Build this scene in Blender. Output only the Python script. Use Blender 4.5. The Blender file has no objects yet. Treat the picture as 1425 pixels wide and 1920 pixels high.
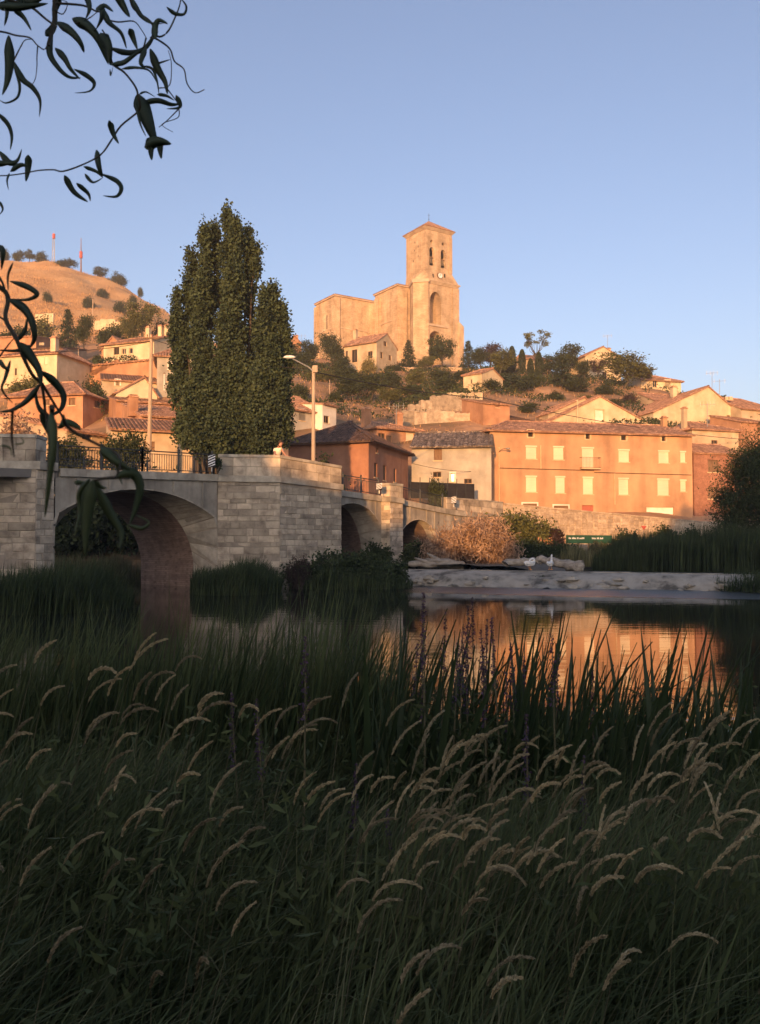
import bpy, bmesh, math, random
import numpy as np
from mathutils import Vector, Matrix
from mathutils.geometry import tessellate_polygon
random.seed(7); RNG = np.random.default_rng(7)
SC = bpy.context.scene
COL = SC.collection
R = math.radians

# ------------------------------------------------------------------ camera, sky, sun, exposure
F = 1600.0; CAMZ = 2.1; HOR = 1020.0
PITCH = math.atan((HOR - 960.0) / F)
cam = bpy.data.cameras.new('camera'); camo = bpy.data.objects.new('camera', cam); COL.objects.link(camo)
cam.sensor_fit = 'VERTICAL'; cam.sensor_height = 36.0; cam.lens = 36.0 * F / 1920.0
cam.clip_start = 0.05; cam.clip_end = 6000
camo.location = (0, 0, CAMZ); camo.rotation_euler = (math.pi / 2 + PITCH, 0, 0)
cam.dof.use_dof = True; cam.dof.focus_distance = 45.0; cam.dof.aperture_fstop = 18.0
SC.camera = camo
SUN_AZ = R(12.0)      # light travels forward and to the right
SUN_EL = R(6.0)
w = bpy.data.worlds.new('World'); SC.world = w; w.use_nodes = True
wn = w.node_tree.nodes; wl = w.node_tree.links
sky = wn.new('ShaderNodeTexSky'); sky.sky_type = 'NISHITA'; sky.sun_disc = False
sky.sun_elevation = R(9.0); sky.sun_rotation = math.pi + SUN_AZ; sky.altitude = 100
sky.air_density = 1.0; sky.dust_density = 2.2; sky.ozone_density = 2.6
hs_ = wn.new('ShaderNodeHueSaturation'); hs_.inputs['Saturation'].default_value = 0.90   # hazy evening air: paler, slightly violet
tn_ = wn.new('ShaderNodeMix'); tn_.data_type = 'RGBA'; tn_.blend_type = 'MULTIPLY'; tn_.inputs[0].default_value = 1.0; tn_.inputs[7].default_value = (1.06, 0.97, 1.0, 1)
wl.new(sky.outputs[0], hs_.inputs['Color']); wl.new(hs_.outputs[0], tn_.inputs[6]); wl.new(tn_.outputs[2], wn['Background'].inputs[0]); wn['Background'].inputs[1].default_value = 0.15
sun = bpy.data.lights.new('sun', 'SUN'); suno = bpy.data.objects.new('sun', sun); COL.objects.link(suno)
sun.energy = 4.1; sun.angle = R(0.6); sun.color = (1.0, 0.48, 0.165)
SUND = Vector((math.sin(SUN_AZ) * math.cos(SUN_EL), math.cos(SUN_AZ) * math.cos(SUN_EL), -math.sin(SUN_EL)))
suno.rotation_euler = SUND.to_track_quat('-Z', 'Y').to_euler(); suno.location = (-20, -60, 60)
SC.view_settings.view_transform = 'Standard'; SC.view_settings.look = 'None'
SC.view_settings.exposure = 0.86; SC.view_settings.gamma = 1.0; SC.view_settings.use_curve_mapping = False
SC.render.engine = 'CYCLES'
SC.cycles.max_bounces = 6; SC.cycles.diffuse_bounces = 3; SC.cycles.glossy_bounces = 3
SC.cycles.transparent_max_bounces = 6; SC.cycles.use_denoising = True

# ------------------------------------------------------------------ helpers
CP, SP = math.cos(PITCH), math.sin(PITCH)
def ray(px, py):
    a = (px - 712.5) / F; b = (960.0 - py) / F
    v = Vector((a, CP - b * SP, SP + b * CP)); return v / v.y
def at(px, py, d): return Vector((0, 0, CAMZ)) + ray(px, py) * d
def xat(px, d): return ray(px, HOR).x * d
def zat(py, d): return at(712.5, py, d).z

def off_of(parent):
    o = Vector((0, 0, 0)); p = parent
    while p is not None:
        o += p.location; p = p.parent
    return o
def link(name, me, mat, parent=None, loc=None):
    ob = bpy.data.objects.new(name, me); COL.objects.link(ob)
    if mat is not None and not me.materials:
        for m in (mat if isinstance(mat, (list, tuple)) else [mat]): me.materials.append(m)
    if parent is not None: ob.parent = parent
    if loc is not None: ob.location = loc
    return ob
def tag(o, label=None, cat=None, group=None, kind=None):
    if label: o['label'] = label
    if cat: o['category'] = cat
    if group: o['group'] = group
    if kind: o['kind'] = kind
    return o
def thing(name, label, cat, loc, group=None, kind=None):
    o = bpy.data.objects.new(name, None); COL.objects.link(o); o.location = loc
    o.empty_display_size = 0.2
    return tag(o, label, cat, group, kind)
def mesh_np(name, verts, faces, smooth=False):
    verts = np.asarray(verts, dtype=np.float32).reshape(-1, 3); faces = np.asarray(faces, dtype=np.int32)
    me = bpy.data.meshes.new(name); n, k = faces.shape
    me.vertices.add(len(verts)); me.vertices.foreach_set('co', verts.ravel())
    me.loops.add(n * k); me.loops.foreach_set('vertex_index', faces.ravel())
    me.polygons.add(n); me.polygons.foreach_set('loop_start', np.arange(0, n * k, k, dtype=np.int32))
    me.polygons.foreach_set('loop_total', np.full(n, k, dtype=np.int32))
    if smooth: me.polygons.foreach_set('use_smooth', np.ones(n, dtype=bool))
    me.update(calc_edges=True); return me
def face_attr(me, vals, name='rnd'):
    a = me.attributes.new(name, 'FLOAT', 'FACE'); a.data.foreach_set('value', np.asarray(vals, dtype=np.float32))

class MB:
    """collects polygons in world coordinates; build() links them as ONE mesh object"""
    def __init__(s): s.v = []; s.f = []; s.r = []; s.m = []
    def poly(s, pts, r=None, mi=0):
        n = len(s.v); s.v.extend([tuple(p) for p in pts]); s.f.append(tuple(range(n, n + len(pts))))
        s.r.append(random.random() if r is None else r); s.m.append(mi); return s
    def faces(s, pts, fs, r=None, mi=0):
        n = len(s.v); s.v.extend([tuple(p) for p in pts])
        for f in fs: s.f.append(tuple(n + i for i in f)); s.r.append(random.random() if r is None else r); s.m.append(mi)
        return s
    def hexa(s, p, r=None, mi=0):
        """8 points: bottom 4 (ccw from above), top 4"""
        return s.faces(p, [(3, 2, 1, 0), (4, 5, 6, 7), (0, 1, 5, 4), (1, 2, 6, 5), (2, 3, 7, 6), (3, 0, 4, 7)], r, mi)
    def box(s, c, h, rot=None, r=None, mi=0):
        """centre, half sizes, optional 3x3"""
        c = Vector(c); pts = []
        for z in (-1, 1):
            for x, y in ((-1, -1), (1, -1), (1, 1), (-1, 1)):
                q = Vector((x * h[0], y * h[1], z * h[2]))
                pts.append(c + (rot @ q if rot is not None else q))
        return s.hexa(pts, r, mi)
    def fbox(s, O, u, wv, a0, a1, b0, b1, z0, z1, r=None, mi=0):
        """box in the frame O + a*u + b*wv, z absolute"""
        p = []
        for z in (z0, z1):
            for a, b in ((a0, b0), (a1, b0), (a1, b1), (a0, b1)):
                q = O + u * a + wv * b; p.append(Vector((q.x, q.y, z)))
        return s.hexa(p, r, mi)
    def tube(s, pts, rad, n=6, mi=0, cap=True):
        pts = [Vector(p) for p in pts]; k = len(pts)
        if not isinstance(rad, (list, tuple)): rad = [rad] * k
        base = len(s.v); ref = Vector((0.31, 0.17, 0.93))
        for i, p in enumerate(pts):
            t = (pts[min(i + 1, k - 1)] - pts[max(i - 1, 0)]).normalized()
            if abs(t.dot(ref)) > 0.95: rf = Vector((1, 0, 0))
            else: rf = ref
            a = t.cross(rf).normalized(); b = t.cross(a)
            for j in range(n):
                th = 2 * math.pi * j / n
                s.v.append(tuple(p + (a * math.cos(th) + b * math.sin(th)) * rad[i]))
        for i in range(k - 1):
            for j in range(n):
                j2 = (j + 1) % n
                s.f.append((base + i * n + j, base + i * n + j2, base + (i + 1) * n + j2, base + (i + 1) * n + j)); s.r.append(.5); s.m.append(mi)
        if cap:
            s.f.append(tuple(base + j for j in range(n))); s.r.append(.5); s.m.append(mi)
            s.f.append(tuple(base + (k - 1) * n + j for j in reversed(range(n)))); s.r.append(.5); s.m.append(mi)
        return s
    def ball(s, c, r3, nu=10, nv=7, mi=0, jit=0.0):
        base = len(s.v); c = Vector(c)
        for i in range(nv + 1):
            ph = math.pi * i / nv
            for j in range(nu):
                th = 2 * math.pi * j / nu; k = 1 + random.uniform(-jit, jit)
                s.v.append((c.x + r3[0] * math.sin(ph) * math.cos(th) * k, c.y + r3[1] * math.sin(ph) * math.sin(th) * k, c.z + r3[2] * math.cos(ph) * k))
        for i in range(nv):
            for j in range(nu):
                s.f.append((base + i * nu + j, base + (i + 1) * nu + j, base + (i + 1) * nu + (j + 1) % nu, base + i * nu + (j + 1) % nu)); s.r.append(.5); s.m.append(mi)
        return s
    def mesh(s, name, off=(0, 0, 0), smooth=False):
        me = bpy.data.meshes.new(name); o = Vector(off)
        me.from_pydata([(x - o.x, y - o.y, z - o.z) for x, y, z in s.v], [], s.f)
        face_attr(me, s.r)
        if any(s.m): me.polygons.foreach_set('material_index', s.m)
        if smooth: me.polygons.foreach_set('use_smooth', [True] * len(s.f))
        me.update(); return me
    def build(s, name, mat, parent=None, loc=None, smooth=False):
        if parent is not None: off = off_of(parent)
        else: off = Vector(loc) if loc is not None else Vector((0, 0, 0))
        return link(name, s.mesh(name, off, smooth), mat, parent, loc if parent is None else None)

# ------------------------------------------------------------------ materials
def lin(c): return tuple(c) + (1.0,)
def mat(name, c1, c2=None, scale=3.0, rough=0.9, bump=0.0, bscale=None, detail=6.0, rnd=0.0, c3=None, spec=0.3, stretch=None, trans=0.0, ramp=(0.35, 0.65), streak=None, metal=0.0, course=None, stk=.16, objvar=0.0):
    """two colours mixed by noise, optional per-face tint (attribute rnd), bump, translucency, dark streaks, masonry courses"""
    m = bpy.data.materials.new(name); m.use_nodes = True
    N = m.node_tree.nodes; L = m.node_tree.links; b = N['Principled BSDF']
    b.inputs['Roughness'].default_value = rough; b.inputs['Specular IOR Level'].default_value = spec; b.inputs['Metallic'].default_value = metal
    tc = N.new('ShaderNodeTexCoord'); src = tc.outputs['Object']
    if stretch:
        mp = N.new('ShaderNodeMapping'); mp.inputs['Scale'].default_value = stretch; L.new(src, mp.inputs[0]); src = mp.outputs[0]
    nz = N.new('ShaderNodeTexNoise'); nz.inputs['Scale'].default_value = scale; nz.inputs['Detail'].default_value = detail; nz.inputs['Roughness'].default_value = 0.62
    L.new(src, nz.inputs['Vector'])
    rp = N.new('ShaderNodeValToRGB'); rp.color_ramp.elements[0].position = ramp[0]; rp.color_ramp.elements[1].position = ramp[1]
    rp.color_ramp.elements[0].color = lin(c1); rp.color_ramp.elements[1].color = lin(c2 or c1)
    if c3:
        e = rp.color_ramp.elements.new((ramp[0] + ramp[1]) / 2); e.color = lin(c3)
    L.new(nz.outputs['Fac'], rp.inputs[0]); col = rp.outputs[0]
    def mul(col, fac_socket, lo, hi):
        mr = N.new('ShaderNodeMapRange'); mr.inputs['To Min'].default_value = lo; mr.inputs['To Max'].default_value = hi; L.new(fac_socket, mr.inputs[0])
        mx = N.new('ShaderNodeMix'); mx.data_type = 'RGBA'; mx.blend_type = 'MULTIPLY'; mx.inputs[0].default_value = 1.0
        L.new(col, mx.inputs[6]); L.new(mr.outputs[0], mx.inputs[7]); return mx.outputs[2]
    if objvar:
        oi = N.new('ShaderNodeObjectInfo'); col = mul(col, oi.outputs['Random'], 1 - objvar, 1 + objvar)
    if rnd:
        at_ = N.new('ShaderNodeAttribute'); at_.attribute_name = 'rnd'; col = mul(col, at_.outputs['Fac'], 1 - rnd, 1 + rnd)
    # large blotches of weather
    nb = N.new('ShaderNodeTexNoise'); nb.inputs['Scale'].default_value = scale * 0.17; nb.inputs['Detail'].default_value = 4
    L.new(tc.outputs['Object'], nb.inputs['Vector']); col = mul(col, nb.outputs['Fac'], 0.72, 1.28)
    hgt = nz.outputs['Fac']
    if streak:
        mp2 = N.new('ShaderNodeMapping'); mp2.inputs['Scale'].default_value = streak; L.new(tc.outputs['Object'], mp2.inputs[0])
        ns = N.new('ShaderNodeTexNoise'); ns.inputs['Scale'].default_value = 1.0; ns.inputs['Detail'].default_value = 5; L.new(mp2.outputs[0], ns.inputs['Vector'])
        mr = N.new('ShaderNodeMapRange'); mr.inputs['From Min'].default_value = 0.36; mr.inputs['From Max'].default_value = 0.56; L.new(ns.outputs['Fac'], mr.inputs[0])
        col = mul(col, mr.outputs[0], 1 - stk, 1.04)
    if course:
        # fine masonry too far away to tell apart: courses from z, joints from x+y
        sx = N.new('ShaderNodeSeparateXYZ'); L.new(tc.outputs['Object'], sx.inputs[0])
        ad = N.new('ShaderNodeMath'); ad.operation = 'ADD'; L.new(sx.outputs[0], ad.inputs[0]); L.new(sx.outputs[1], ad.inputs[1])
        cb = N.new('ShaderNodeCombineXYZ'); L.new(ad.outputs[0], cb.inputs[0]); L.new(sx.outputs[2], cb.inputs[1])
        br = N.new('ShaderNodeTexBrick'); br.inputs['Scale'].default_value = course; br.inputs['Mortar Size'].default_value = 0.03; br.inputs['Mortar Smooth'].default_value = .4
        br.inputs['Color1'].default_value = (1.1, 1.1, 1.1, 1); br.inputs['Color2'].default_value = (.86, .86, .86, 1); br.inputs['Mortar'].default_value = (.7, .7, .7, 1)
        L.new(cb.outputs[0], br.inputs['Vector'])
        mx = N.new('ShaderNodeMix'); mx.data_type = 'RGBA'; mx.blend_type = 'MULTIPLY'; mx.inputs[0].default_value = 1.0
        L.new(col, mx.inputs[6]); L.new(br.outputs['Color'], mx.inputs[7]); col = mx.outputs[2]
    L.new(col, b.inputs['Base Color'])
    if bump:
        n2 = nz
        if bscale:
            n2 = N.new('ShaderNodeTexNoise'); n2.inputs['Scale'].default_value = bscale; n2.inputs['Detail'].default_value = 5; L.new(src, n2.inputs['Vector'])
        bp = N.new('ShaderNodeBump'); bp.inputs['Strength'].default_value = min(1, bump * 4); bp.inputs['Distance'].default_value = bump; L.new(n2.outputs['Fac'], bp.inputs['Height'])
        L.new(bp.outputs[0], b.inputs['Normal'])
    if trans:
        tr = N.new('ShaderNodeBsdfTranslucent'); L.new(col, tr.inputs[0]); mxs = N.new('ShaderNodeMixShader'); mxs.inputs[0].default_value = trans
        L.new(b.outputs[0], mxs.inputs[1]); L.new(tr.outputs[0], mxs.inputs[2]); L.new(mxs.outputs[0], N['Material Output'].inputs[0])
    return m
M = {}
M['stone'] = mat('bridge stone', (.20, .16, .118), (.56, .47, .345), 1.7, .95, .02, 9, rnd=.30, c3=(.42, .35, .26), ramp=(.30, .68))
M['stone_cap'] = mat('parapet stone', (.30, .265, .21), (.48, .43, .34), 2.0, .95, .015, 10, rnd=.12, streak=(1.2, 1.2, .15), stk=.3)
M['joint'] = mat('mortar', (.25, .21, .16), (.36, .30, .235), 3, .95)
M['render'] = mat('bridge render', (.26, .23, .185), (.40, .36, .29), 1.1, .95, .01, 12, streak=(1.6, 1.6, .10), stk=.34)
M['barrel'] = mat('arch brick', (.19, .125, .095), (.31, .215, .165), 2.5, .95, .02, 8, rnd=.2, course=2.5)
M['voussoir'] = mat('arch stone', (.27, .235, .185), (.44, .385, .30), 2.2, .95, .02, 9, rnd=.22)
M['wallstone'] = mat('river wall stone', (.40, .30, .205), (.60, .48, .34), 2.4, .95, .04, 3.5, rnd=.2, course=2.2)
M['rubble'] = mat('rubble stone', (.25, .19, .135), (.45, .37, .27), 2.0, .95, .05, 3, rnd=.25)
M['church'] = mat('church limestone', (.42, .30, .185), (.64, .47, .31), .5, .95, .01, 4, streak=(.5, .5, .06), stk=.24, course=1.0)
M['churchtrim'] = mat('church moulding', (.40, .30, .21), (.56, .44, .32), .8, .95, .01, 4)
M['tile'] = mat('clay roof tile', (.28, .145, .09), (.56, .33, .205), 3.0, .95, .0, rnd=.34, c3=(.36, .20, .125))
M['tile_lichen'] = mat('lichened roof tile', (.10, .075, .058), (.44, .35, .27), 4.5, .95, .0, rnd=.5, c3=(.16, .125, .1))
M['tile_brown'] = mat('brown roof tile', (.085, .052, .04), (.155, .095, .07), 3.0, .95, .0, rnd=.3)
M['ochre'] = mat('ochre plaster', (.34, .195, .11), (.50, .30, .17), .55, .95, .004, 8, streak=(.7, .7, .10), stk=.22, c3=(.45, .265, .15), ramp=(.28, .7))
M['terracotta'] = mat('orange plaster', (.33, .17, .095), (.45, .25, .145), .8, .95, .004, 8, streak=(.8, .8, .12))
M['brown_red'] = mat('brown red plaster', (.26, .125, .078), (.36, .185, .115), .8, .95, .004, 8, streak=(.8, .8, .12))
M['cream'] = mat('cream plaster', (.48, .38, .24), (.62, .51, .34), .8, .95, .004, 8, streak=(.7, .7, .10))
M['sand'] = mat('sand plaster', (.38, .29, .185), (.52, .41, .28), .7, .95, .004, 8, streak=(.6, .6, .10))
M['greyplaster'] = mat('grey plaster', (.30, .275, .23), (.42, .385, .32), .8, .95, .004, 8, streak=(.7, .7, .1))
M['brick'] = mat('brick', (.26, .12, .075), (.38, .19, .12), 2.0, .95, .0, course=3.2)
M['white'] = mat('white plaster', (.62, .56, .47), (.76, .7, .6), 1.0, .9)
M['shutter'] = mat('cream roller shutter', (.62, .52, .36), (.70, .60, .43), 2, .6, stretch=(.5, .5, 14), ramp=(.3, .7))
M['trim'] = mat('window surround', (.50, .36, .21), (.60, .45, .28), 2, .9)
M['glass'] = mat('dark window glass', (.018, .016, .015), (.035, .03, .027), 2, .08, spec=.5)
M['void'] = mat('dark interior', (.02, .016, .013), (.035, .028, .022), 2, .9)
M['wood'] = mat('weathered wood', (.13, .078, .046), (.24, .15, .09), 4, .85, stretch=(8, 8, .6))
M['polewood'] = mat('pale pole', (.34, .26, .19), (.46, .36, .26), 4, .85, stretch=(8, 8, .4))
M['reddoor'] = mat('red door paint', (.30, .09, .06), (.36, .12, .08), 3, .7)
M['metal'] = mat('dark railing paint', (.028, .033, .034), (.05, .055, .055), 6, .6)
M['galv'] = mat('galvanised metal', (.30, .30, .29), (.42, .42, .41), 6, .5, metal=.5)
M['black'] = mat('black screen', (.014, .013, .014), (.026, .024, .025), 3, .8)
M['white_paint'] = mat('white reflective paint', (.68, .68, .66), (.78, .78, .76), 4, .6)
M['red_paint'] = mat('red paint', (.36, .06, .05), (.42, .09, .07), 4, .6)
M['green_paint'] = mat('green boards', (.02, .075, .045), (.03, .10, .06), 4, .7)
M['wire'] = mat('black cable', (.02, .018, .017), (.03, .028, .026), 4, .7)
M['bell'] = mat('bronze bell', (.12, .09, .05), (.18, .14, .09), 4, .5, metal=.6)
M['drygrass'] = mat('dry hillside', (.44, .245, .10), (.62, .38, .17), .09, .95, .35, 1.2, c3=(.54, .315, .135), detail=9)
M['slope'] = mat('village slope', (.15, .105, .05), (.42, .25, .14), .16, .95, .3, .9, c3=(.27, .16, .085), detail=10)
M['mud'] = mat('bank soil', (.035, .030, .020), (.07, .058, .038), 1.5, .95, .05, 4)
M['gravel'] = mat('gravel bar', (.10, .085, .065), (.20, .17, .13), 2.5, .95, .05, 8)
M['road'] = mat('street surface', (.16, .145, .125), (.22, .2, .17), 1.0, .95, .01, 12)
M['weir'] = mat('weir concrete', (.10, .088, .07), (.40, .35, .28), 1.0, .95, .06, 3.0, c3=(.31, .275, .22), detail=9, ramp=(.36, .60))
M['drift'] = mat('driftwood', (.24, .20, .155), (.42, .36, .29), 3, .9, .02, 8, stretch=(1, 4, 4))
M['bark'] = mat('bark', (.045, .036, .027), (.09, .072, .054), 5, .95, .02, 9)
def leafmat(n, a, b, c=None, tr=.25): return mat(n, a, b, 1.3, .75, c3=c, rnd=.35, trans=tr, spec=.25)
M['poplar'] = leafmat('poplar leaves', (.028, .046, .024), (.068, .092, .044), (.045, .066, .032), .18)
M['oak'] = leafmat('dark broad leaves', (.030, .043, .016), (.070, .085, .030))
M['light'] = leafmat('light green leaves', (.075, .085, .025), (.15, .15, .05))
M['yellow'] = leafmat('yellow green leaves', (.17, .15, .045), (.26, .215, .075))
M['purple'] = leafmat('purple leaves', (.042, .026, .022), (.075, .045, .036))
M['conifer'] = leafmat('conifer needles', (.020, .034, .016), (.05, .065, .030), None, .08)
M['willowleaf'] = mat('willow leaf', (.052, .075, .042), (.088, .12, .062), 20, .55, trans=.4, spec=.4)
M['willowpale'] = mat('pale willow leaf', (.10, .135, .05), (.17, .20, .08), 20, .55, trans=.45, spec=.4)  # paler, more olive willow leaf colour for the lowest twigs
M['willowtwig'] = mat('willow twig', (.045, .038, .022), (.075, .06, .034), 20, .8)
M['tanbush'] = leafmat('dry tan stems', (.36, .235, .15), (.56, .39, .26), None, .3)
M['drystraw'] = leafmat('dry straw', (.44, .25, .105), (.64, .39, .175), None, .25)
M['reedgreen'] = leafmat('reed blades', (.030, .046, .017), (.066, .086, .032), None, .3)
M['irisleaf'] = mat('reed leaf', (.030, .050, .017), (.06, .085, .03), 3, .5, trans=.3, spec=.4, stretch=(1, 1, .3))
M['grass'] = leafmat('bank grass', (.055, .074, .025), (.13, .148, .055), None, .3)
M['drygreen'] = leafmat('pale grass', (.12, .12, .05), (.22, .20, .095), None, .3)
M['seed'] = mat('seed head', (.36, .285, .15), (.58, .47, .27), 18, .9, trans=.3, rnd=.25, objvar=.38)
M['stalk'] = mat('grass stalk', (.12, .105, .05), (.20, .165, .085), 8, .8)
M['loose'] = mat('purple flowers', (.07, .042, .068), (.11, .065, .10), 18, .85, rnd=.3)
M['skin'] = mat('skin', (.36, .18, .12), (.42, .22, .15), 12, .6)
M['shirt'] = mat('pale yellow shirt', (.74, .68, .50), (.80, .74, .56), 12, .9)
M['trouser'] = mat('dark trousers', (.05, .05, .06), (.07, .07, .08), 12, .9)
M['hair'] = mat('dark hair', (.03, .02, .014), (.05, .034, .022), 20, .7)
M['feather'] = mat('white feathers', (.70, .68, .63), (.80, .78, .74), 14, .85)
M['beak'] = mat('orange beak', (.55, .22, .05), (.6, .26, .07), 14, .5)
def water_mat():
    m = bpy.data.materials.new('river water'); m.use_nodes = True; N = m.node_tree.nodes; L = m.node_tree.links; b = N['Principled BSDF']
    b.inputs['Base Color'].default_value = (.012, .012, .008, 1); b.inputs['Roughness'].default_value = .03; b.inputs['IOR'].default_value = 1.45
    b.inputs['Specular IOR Level'].default_value = .5
    tc = N.new('ShaderNodeTexCoord'); mp = N.new('ShaderNodeMapping'); mp.inputs['Scale'].default_value = (.55, 1.9, 1); L.new(tc.outputs['Object'], mp.inputs[0])
    n1 = N.new('ShaderNodeTexNoise'); n1.inputs['Scale'].default_value = 1.1; n1.inputs['Detail'].default_value = 4; n1.inputs['Distortion'].default_value = .4; L.new(mp.outputs[0], n1.inputs['Vector'])
    n2 = N.new('ShaderNodeTexNoise'); n2.inputs['Scale'].default_value = 9; n2.inputs['Detail'].default_value = 3; L.new(tc.outputs['Object'], n2.inputs['Vector'])
    # broken water below the weir: fine ripples in a band along its foot
    sx = N.new('ShaderNodeSeparateXYZ'); L.new(tc.outputs['Object'], sx.inputs[0])
    ml = N.new('ShaderNodeMath'); ml.operation = 'MULTIPLY_ADD'; L.new(sx.outputs[0], ml.inputs[0]); ml.inputs[1].default_value = .42; L.new(sx.outputs[1], ml.inputs[2])
    wob = N.new('ShaderNodeTexNoise'); wob.inputs['Scale'].default_value = .35; wob.inputs['Detail'].default_value = 3; L.new(tc.outputs['Object'], wob.inputs['Vector'])
    ad = N.new('ShaderNodeMath'); ad.operation = 'MULTIPLY_ADD'; L.new(wob.outputs['Fac'], ad.inputs[0]); ad.inputs[1].default_value = 2.0; L.new(ml.outputs[0], ad.inputs[2])
    mr = N.new('ShaderNodeMapRange'); mr.inputs['From Min'].default_value = 38.3; mr.inputs['From Max'].default_value = 39.3; L.new(ad.outputs[0], mr.inputs[0])
    xm = N.new('ShaderNodeMapRange'); xm.inputs['From Min'].default_value = 0; xm.inputs['From Max'].default_value = 2.5; L.new(sx.outputs[0], xm.inputs[0])
    band = N.new('ShaderNodeMath'); band.operation = 'MULTIPLY'; L.new(mr.outputs[0], band.inputs[0]); L.new(xm.outputs[0], band.inputs[1])
    rr = N.new('ShaderNodeMapRange'); rr.inputs['To Min'].default_value = .03; rr.inputs['To Max'].default_value = .30; L.new(band.outputs[0], rr.inputs[0]); L.new(rr.outputs[0], b.inputs['Roughness'])
    bs = N.new('ShaderNodeMapRange'); bs.inputs['To Min'].default_value = .0; bs.inputs['To Max'].default_value = .9; L.new(band.outputs[0], bs.inputs[0])
    b1 = N.new('ShaderNodeBump'); b1.inputs['Strength'].default_value = .065; b1.inputs['Distance'].default_value = .05; L.new(n1.outputs['Fac'], b1.inputs['Height'])
    b2 = N.new('ShaderNodeBump'); b2.inputs['Distance'].default_value = .04; L.new(bs.outputs[0], b2.inputs['Strength']); L.new(n2.outputs['Fac'], b2.inputs['Height']); L.new(b1.outputs[0], b2.inputs['Normal'])
    L.new(b2.outputs[0], b.inputs['Normal']); return m
M['water'] = water_mat()

# ------------------------------------------------------------------ setting: terrain, water
HAZE = 0.00042
CPTS = []
def cp(px, py, d): p = at(px, py, d); CPTS.append((p.x, p.y, p.z))
CPTS += [(-200, 60, 3), (-60, 58, 2.5), (-30, 56, 2.0), (-16, 52, 1.2), (-9, 52, 1.6), (-4, 58, 2.5), (2, 65, 4.0), (8.5, 61, 4.2), (17, 66, 3.8), (27, 72, 3.3), (60, 90, 3.0), (200, 150, 3),
         (-20, 62, 4.5), (-10, 62, 4.0), (-3, 66, 4.2), (4, 72, 4.5), (10.4, 79, 5.0), (20, 81, 4.5), (31, 83, 4.0), (45, 90, 4),
         (-35, 66, 5.0), (-60, 75, 8), (60, 110, 12), (120, 140, 14), (200, 200, 14), (-120, 90, 12), (-200, 120, 20)]
for a in ((100, 815, 90), (20, 820, 88), (270, 800, 82), (320, 775, 90), (240, 735, 104), (310, 735, 96), (170, 722, 108), (60, 725, 102), (250, 676, 118), (100, 690, 130), (30, 660, 135), (310, 640, 150), (200, 655, 150),
          (130, 650, 165), (0, 640, 165), (330, 628, 175), (60, 590, 230), (200, 600, 240), (300, 606, 240), (0, 520, 290), (60, 492, 330), (100, 497, 330), (0, 490, 335), (150, 508, 330), (200, 528, 330), (240, 546, 330), (290, 568, 330), (330, 588, 330), (400, 640, 330), (430, 660, 250), (430, 690, 180), (430, 740, 120),
          (620, 800, 92), (580, 760, 105), (600, 720, 130), (560, 690, 165), (640, 694, 172), (740, 855, 88), (720, 800, 100), (690, 785, 108), (700, 745, 130), (760, 720, 140), (690, 702, 160), (780, 690, 178), (840, 690, 182), (700, 680, 190), (620, 672, 195), (860, 690, 200), (700, 668, 215), (820, 770, 108), (870, 755, 115), (850, 850, 88), (900, 725, 128), (930, 792, 100), (960, 762, 118), (1000, 745, 130), (900, 700, 160), (960, 700, 160), (1050, 705, 160), (1130, 708, 162), (1180, 715, 160), (1250, 738, 150), (1340, 750, 145), (1425, 765, 140), (1120, 805, 103), (1220, 800, 106), (1310, 810, 108), (1390, 820, 108), (1000, 800, 103), (960, 850, 92), (1120, 860, 93), (1260, 865, 94), (1360, 865, 96)):
    cp(*a)
CPTS += [(0, 300, 38), (60, 260, 24), (120, 240, 16), (60, 360, 15), (200, 330, 12), (0, 420, 40), (-60, 420, 70), (-150, 400, 118), (-260, 330, 112), (-260, 420, 110), (0, 520, 20), (200, 520, 10), (-200, 520, 100), (20, 225, 38), (-20, 230, 42)]
CA = np.array(CPTS); cxy = CA[:, :2] / 100.0
K = np.linalg.norm(cxy[:, None] - cxy[None], axis=2)
Aug = np.block([[K - 0.004 * np.eye(len(CA)), np.c_[np.ones(len(CA)), cxy]], [np.r_[[np.ones(len(CA))], cxy.T], np.zeros((3, 3))]])
SOL = np.linalg.solve(Aug, np.r_[CA[:, 2], 0, 0, 0])
def terr(x, y):
    x = np.asarray(x, float) / 100; y = np.asarray(y, float) / 100; sh = x.shape
    p = np.c_[x.ravel(), y.ravel()]
    k = np.linalg.norm(p[:, None] - cxy[None], axis=2)
    return (k @ SOL[:len(CA)] + SOL[-3] + p @ SOL[-2:]).reshape(sh)
def tz(x, y): return float(terr(np.array([x]), np.array([y]))[0])
def fbm(x, y, s, seed=0, oct=4):
    r = np.random.default_rng(seed); z = np.zeros_like(x); a = 1.0
    for i in range(oct):
        for k in range(3):
            th, ph = r.uniform(0, 6.28, 2); z += a / 3 * np.sin((x * np.cos(th) + y * np.sin(th)) * s * 2.0 ** i * 6.28 + ph)
        a *= .5
    return z
BX = [-320, -60, -30, -16, -9, -4, 2, 8.4, 27.2, 60, 320]; BY = [62, 58, 55, 51.5, 51.0, 57.0, 64.6, 60.9, 72.3, 90, 190]
nx, ny = 240, 210
gx = np.linspace(-1, 1, nx); gx = np.sign(gx) * (abs(gx) ** 1.6) * 320
tt = np.linspace(0, 1, ny) ** 2.0
X = np.repeat(gx[None], ny, 0); yb = np.interp(gx, BX, BY); Y = yb[None] + (540 - yb[None]) * tt[:, None]
Z = terr(X, Y) + fbm(X, Y, .05, 3) * np.clip((Y - 84) / 60, 0, 1) * .9 + fbm(X, Y, .012, 5) * np.clip((Y - 200) / 100, 0, 1) * 2.0
V = np.stack([X, Y, Z], -1).reshape(-1, 3)
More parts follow.
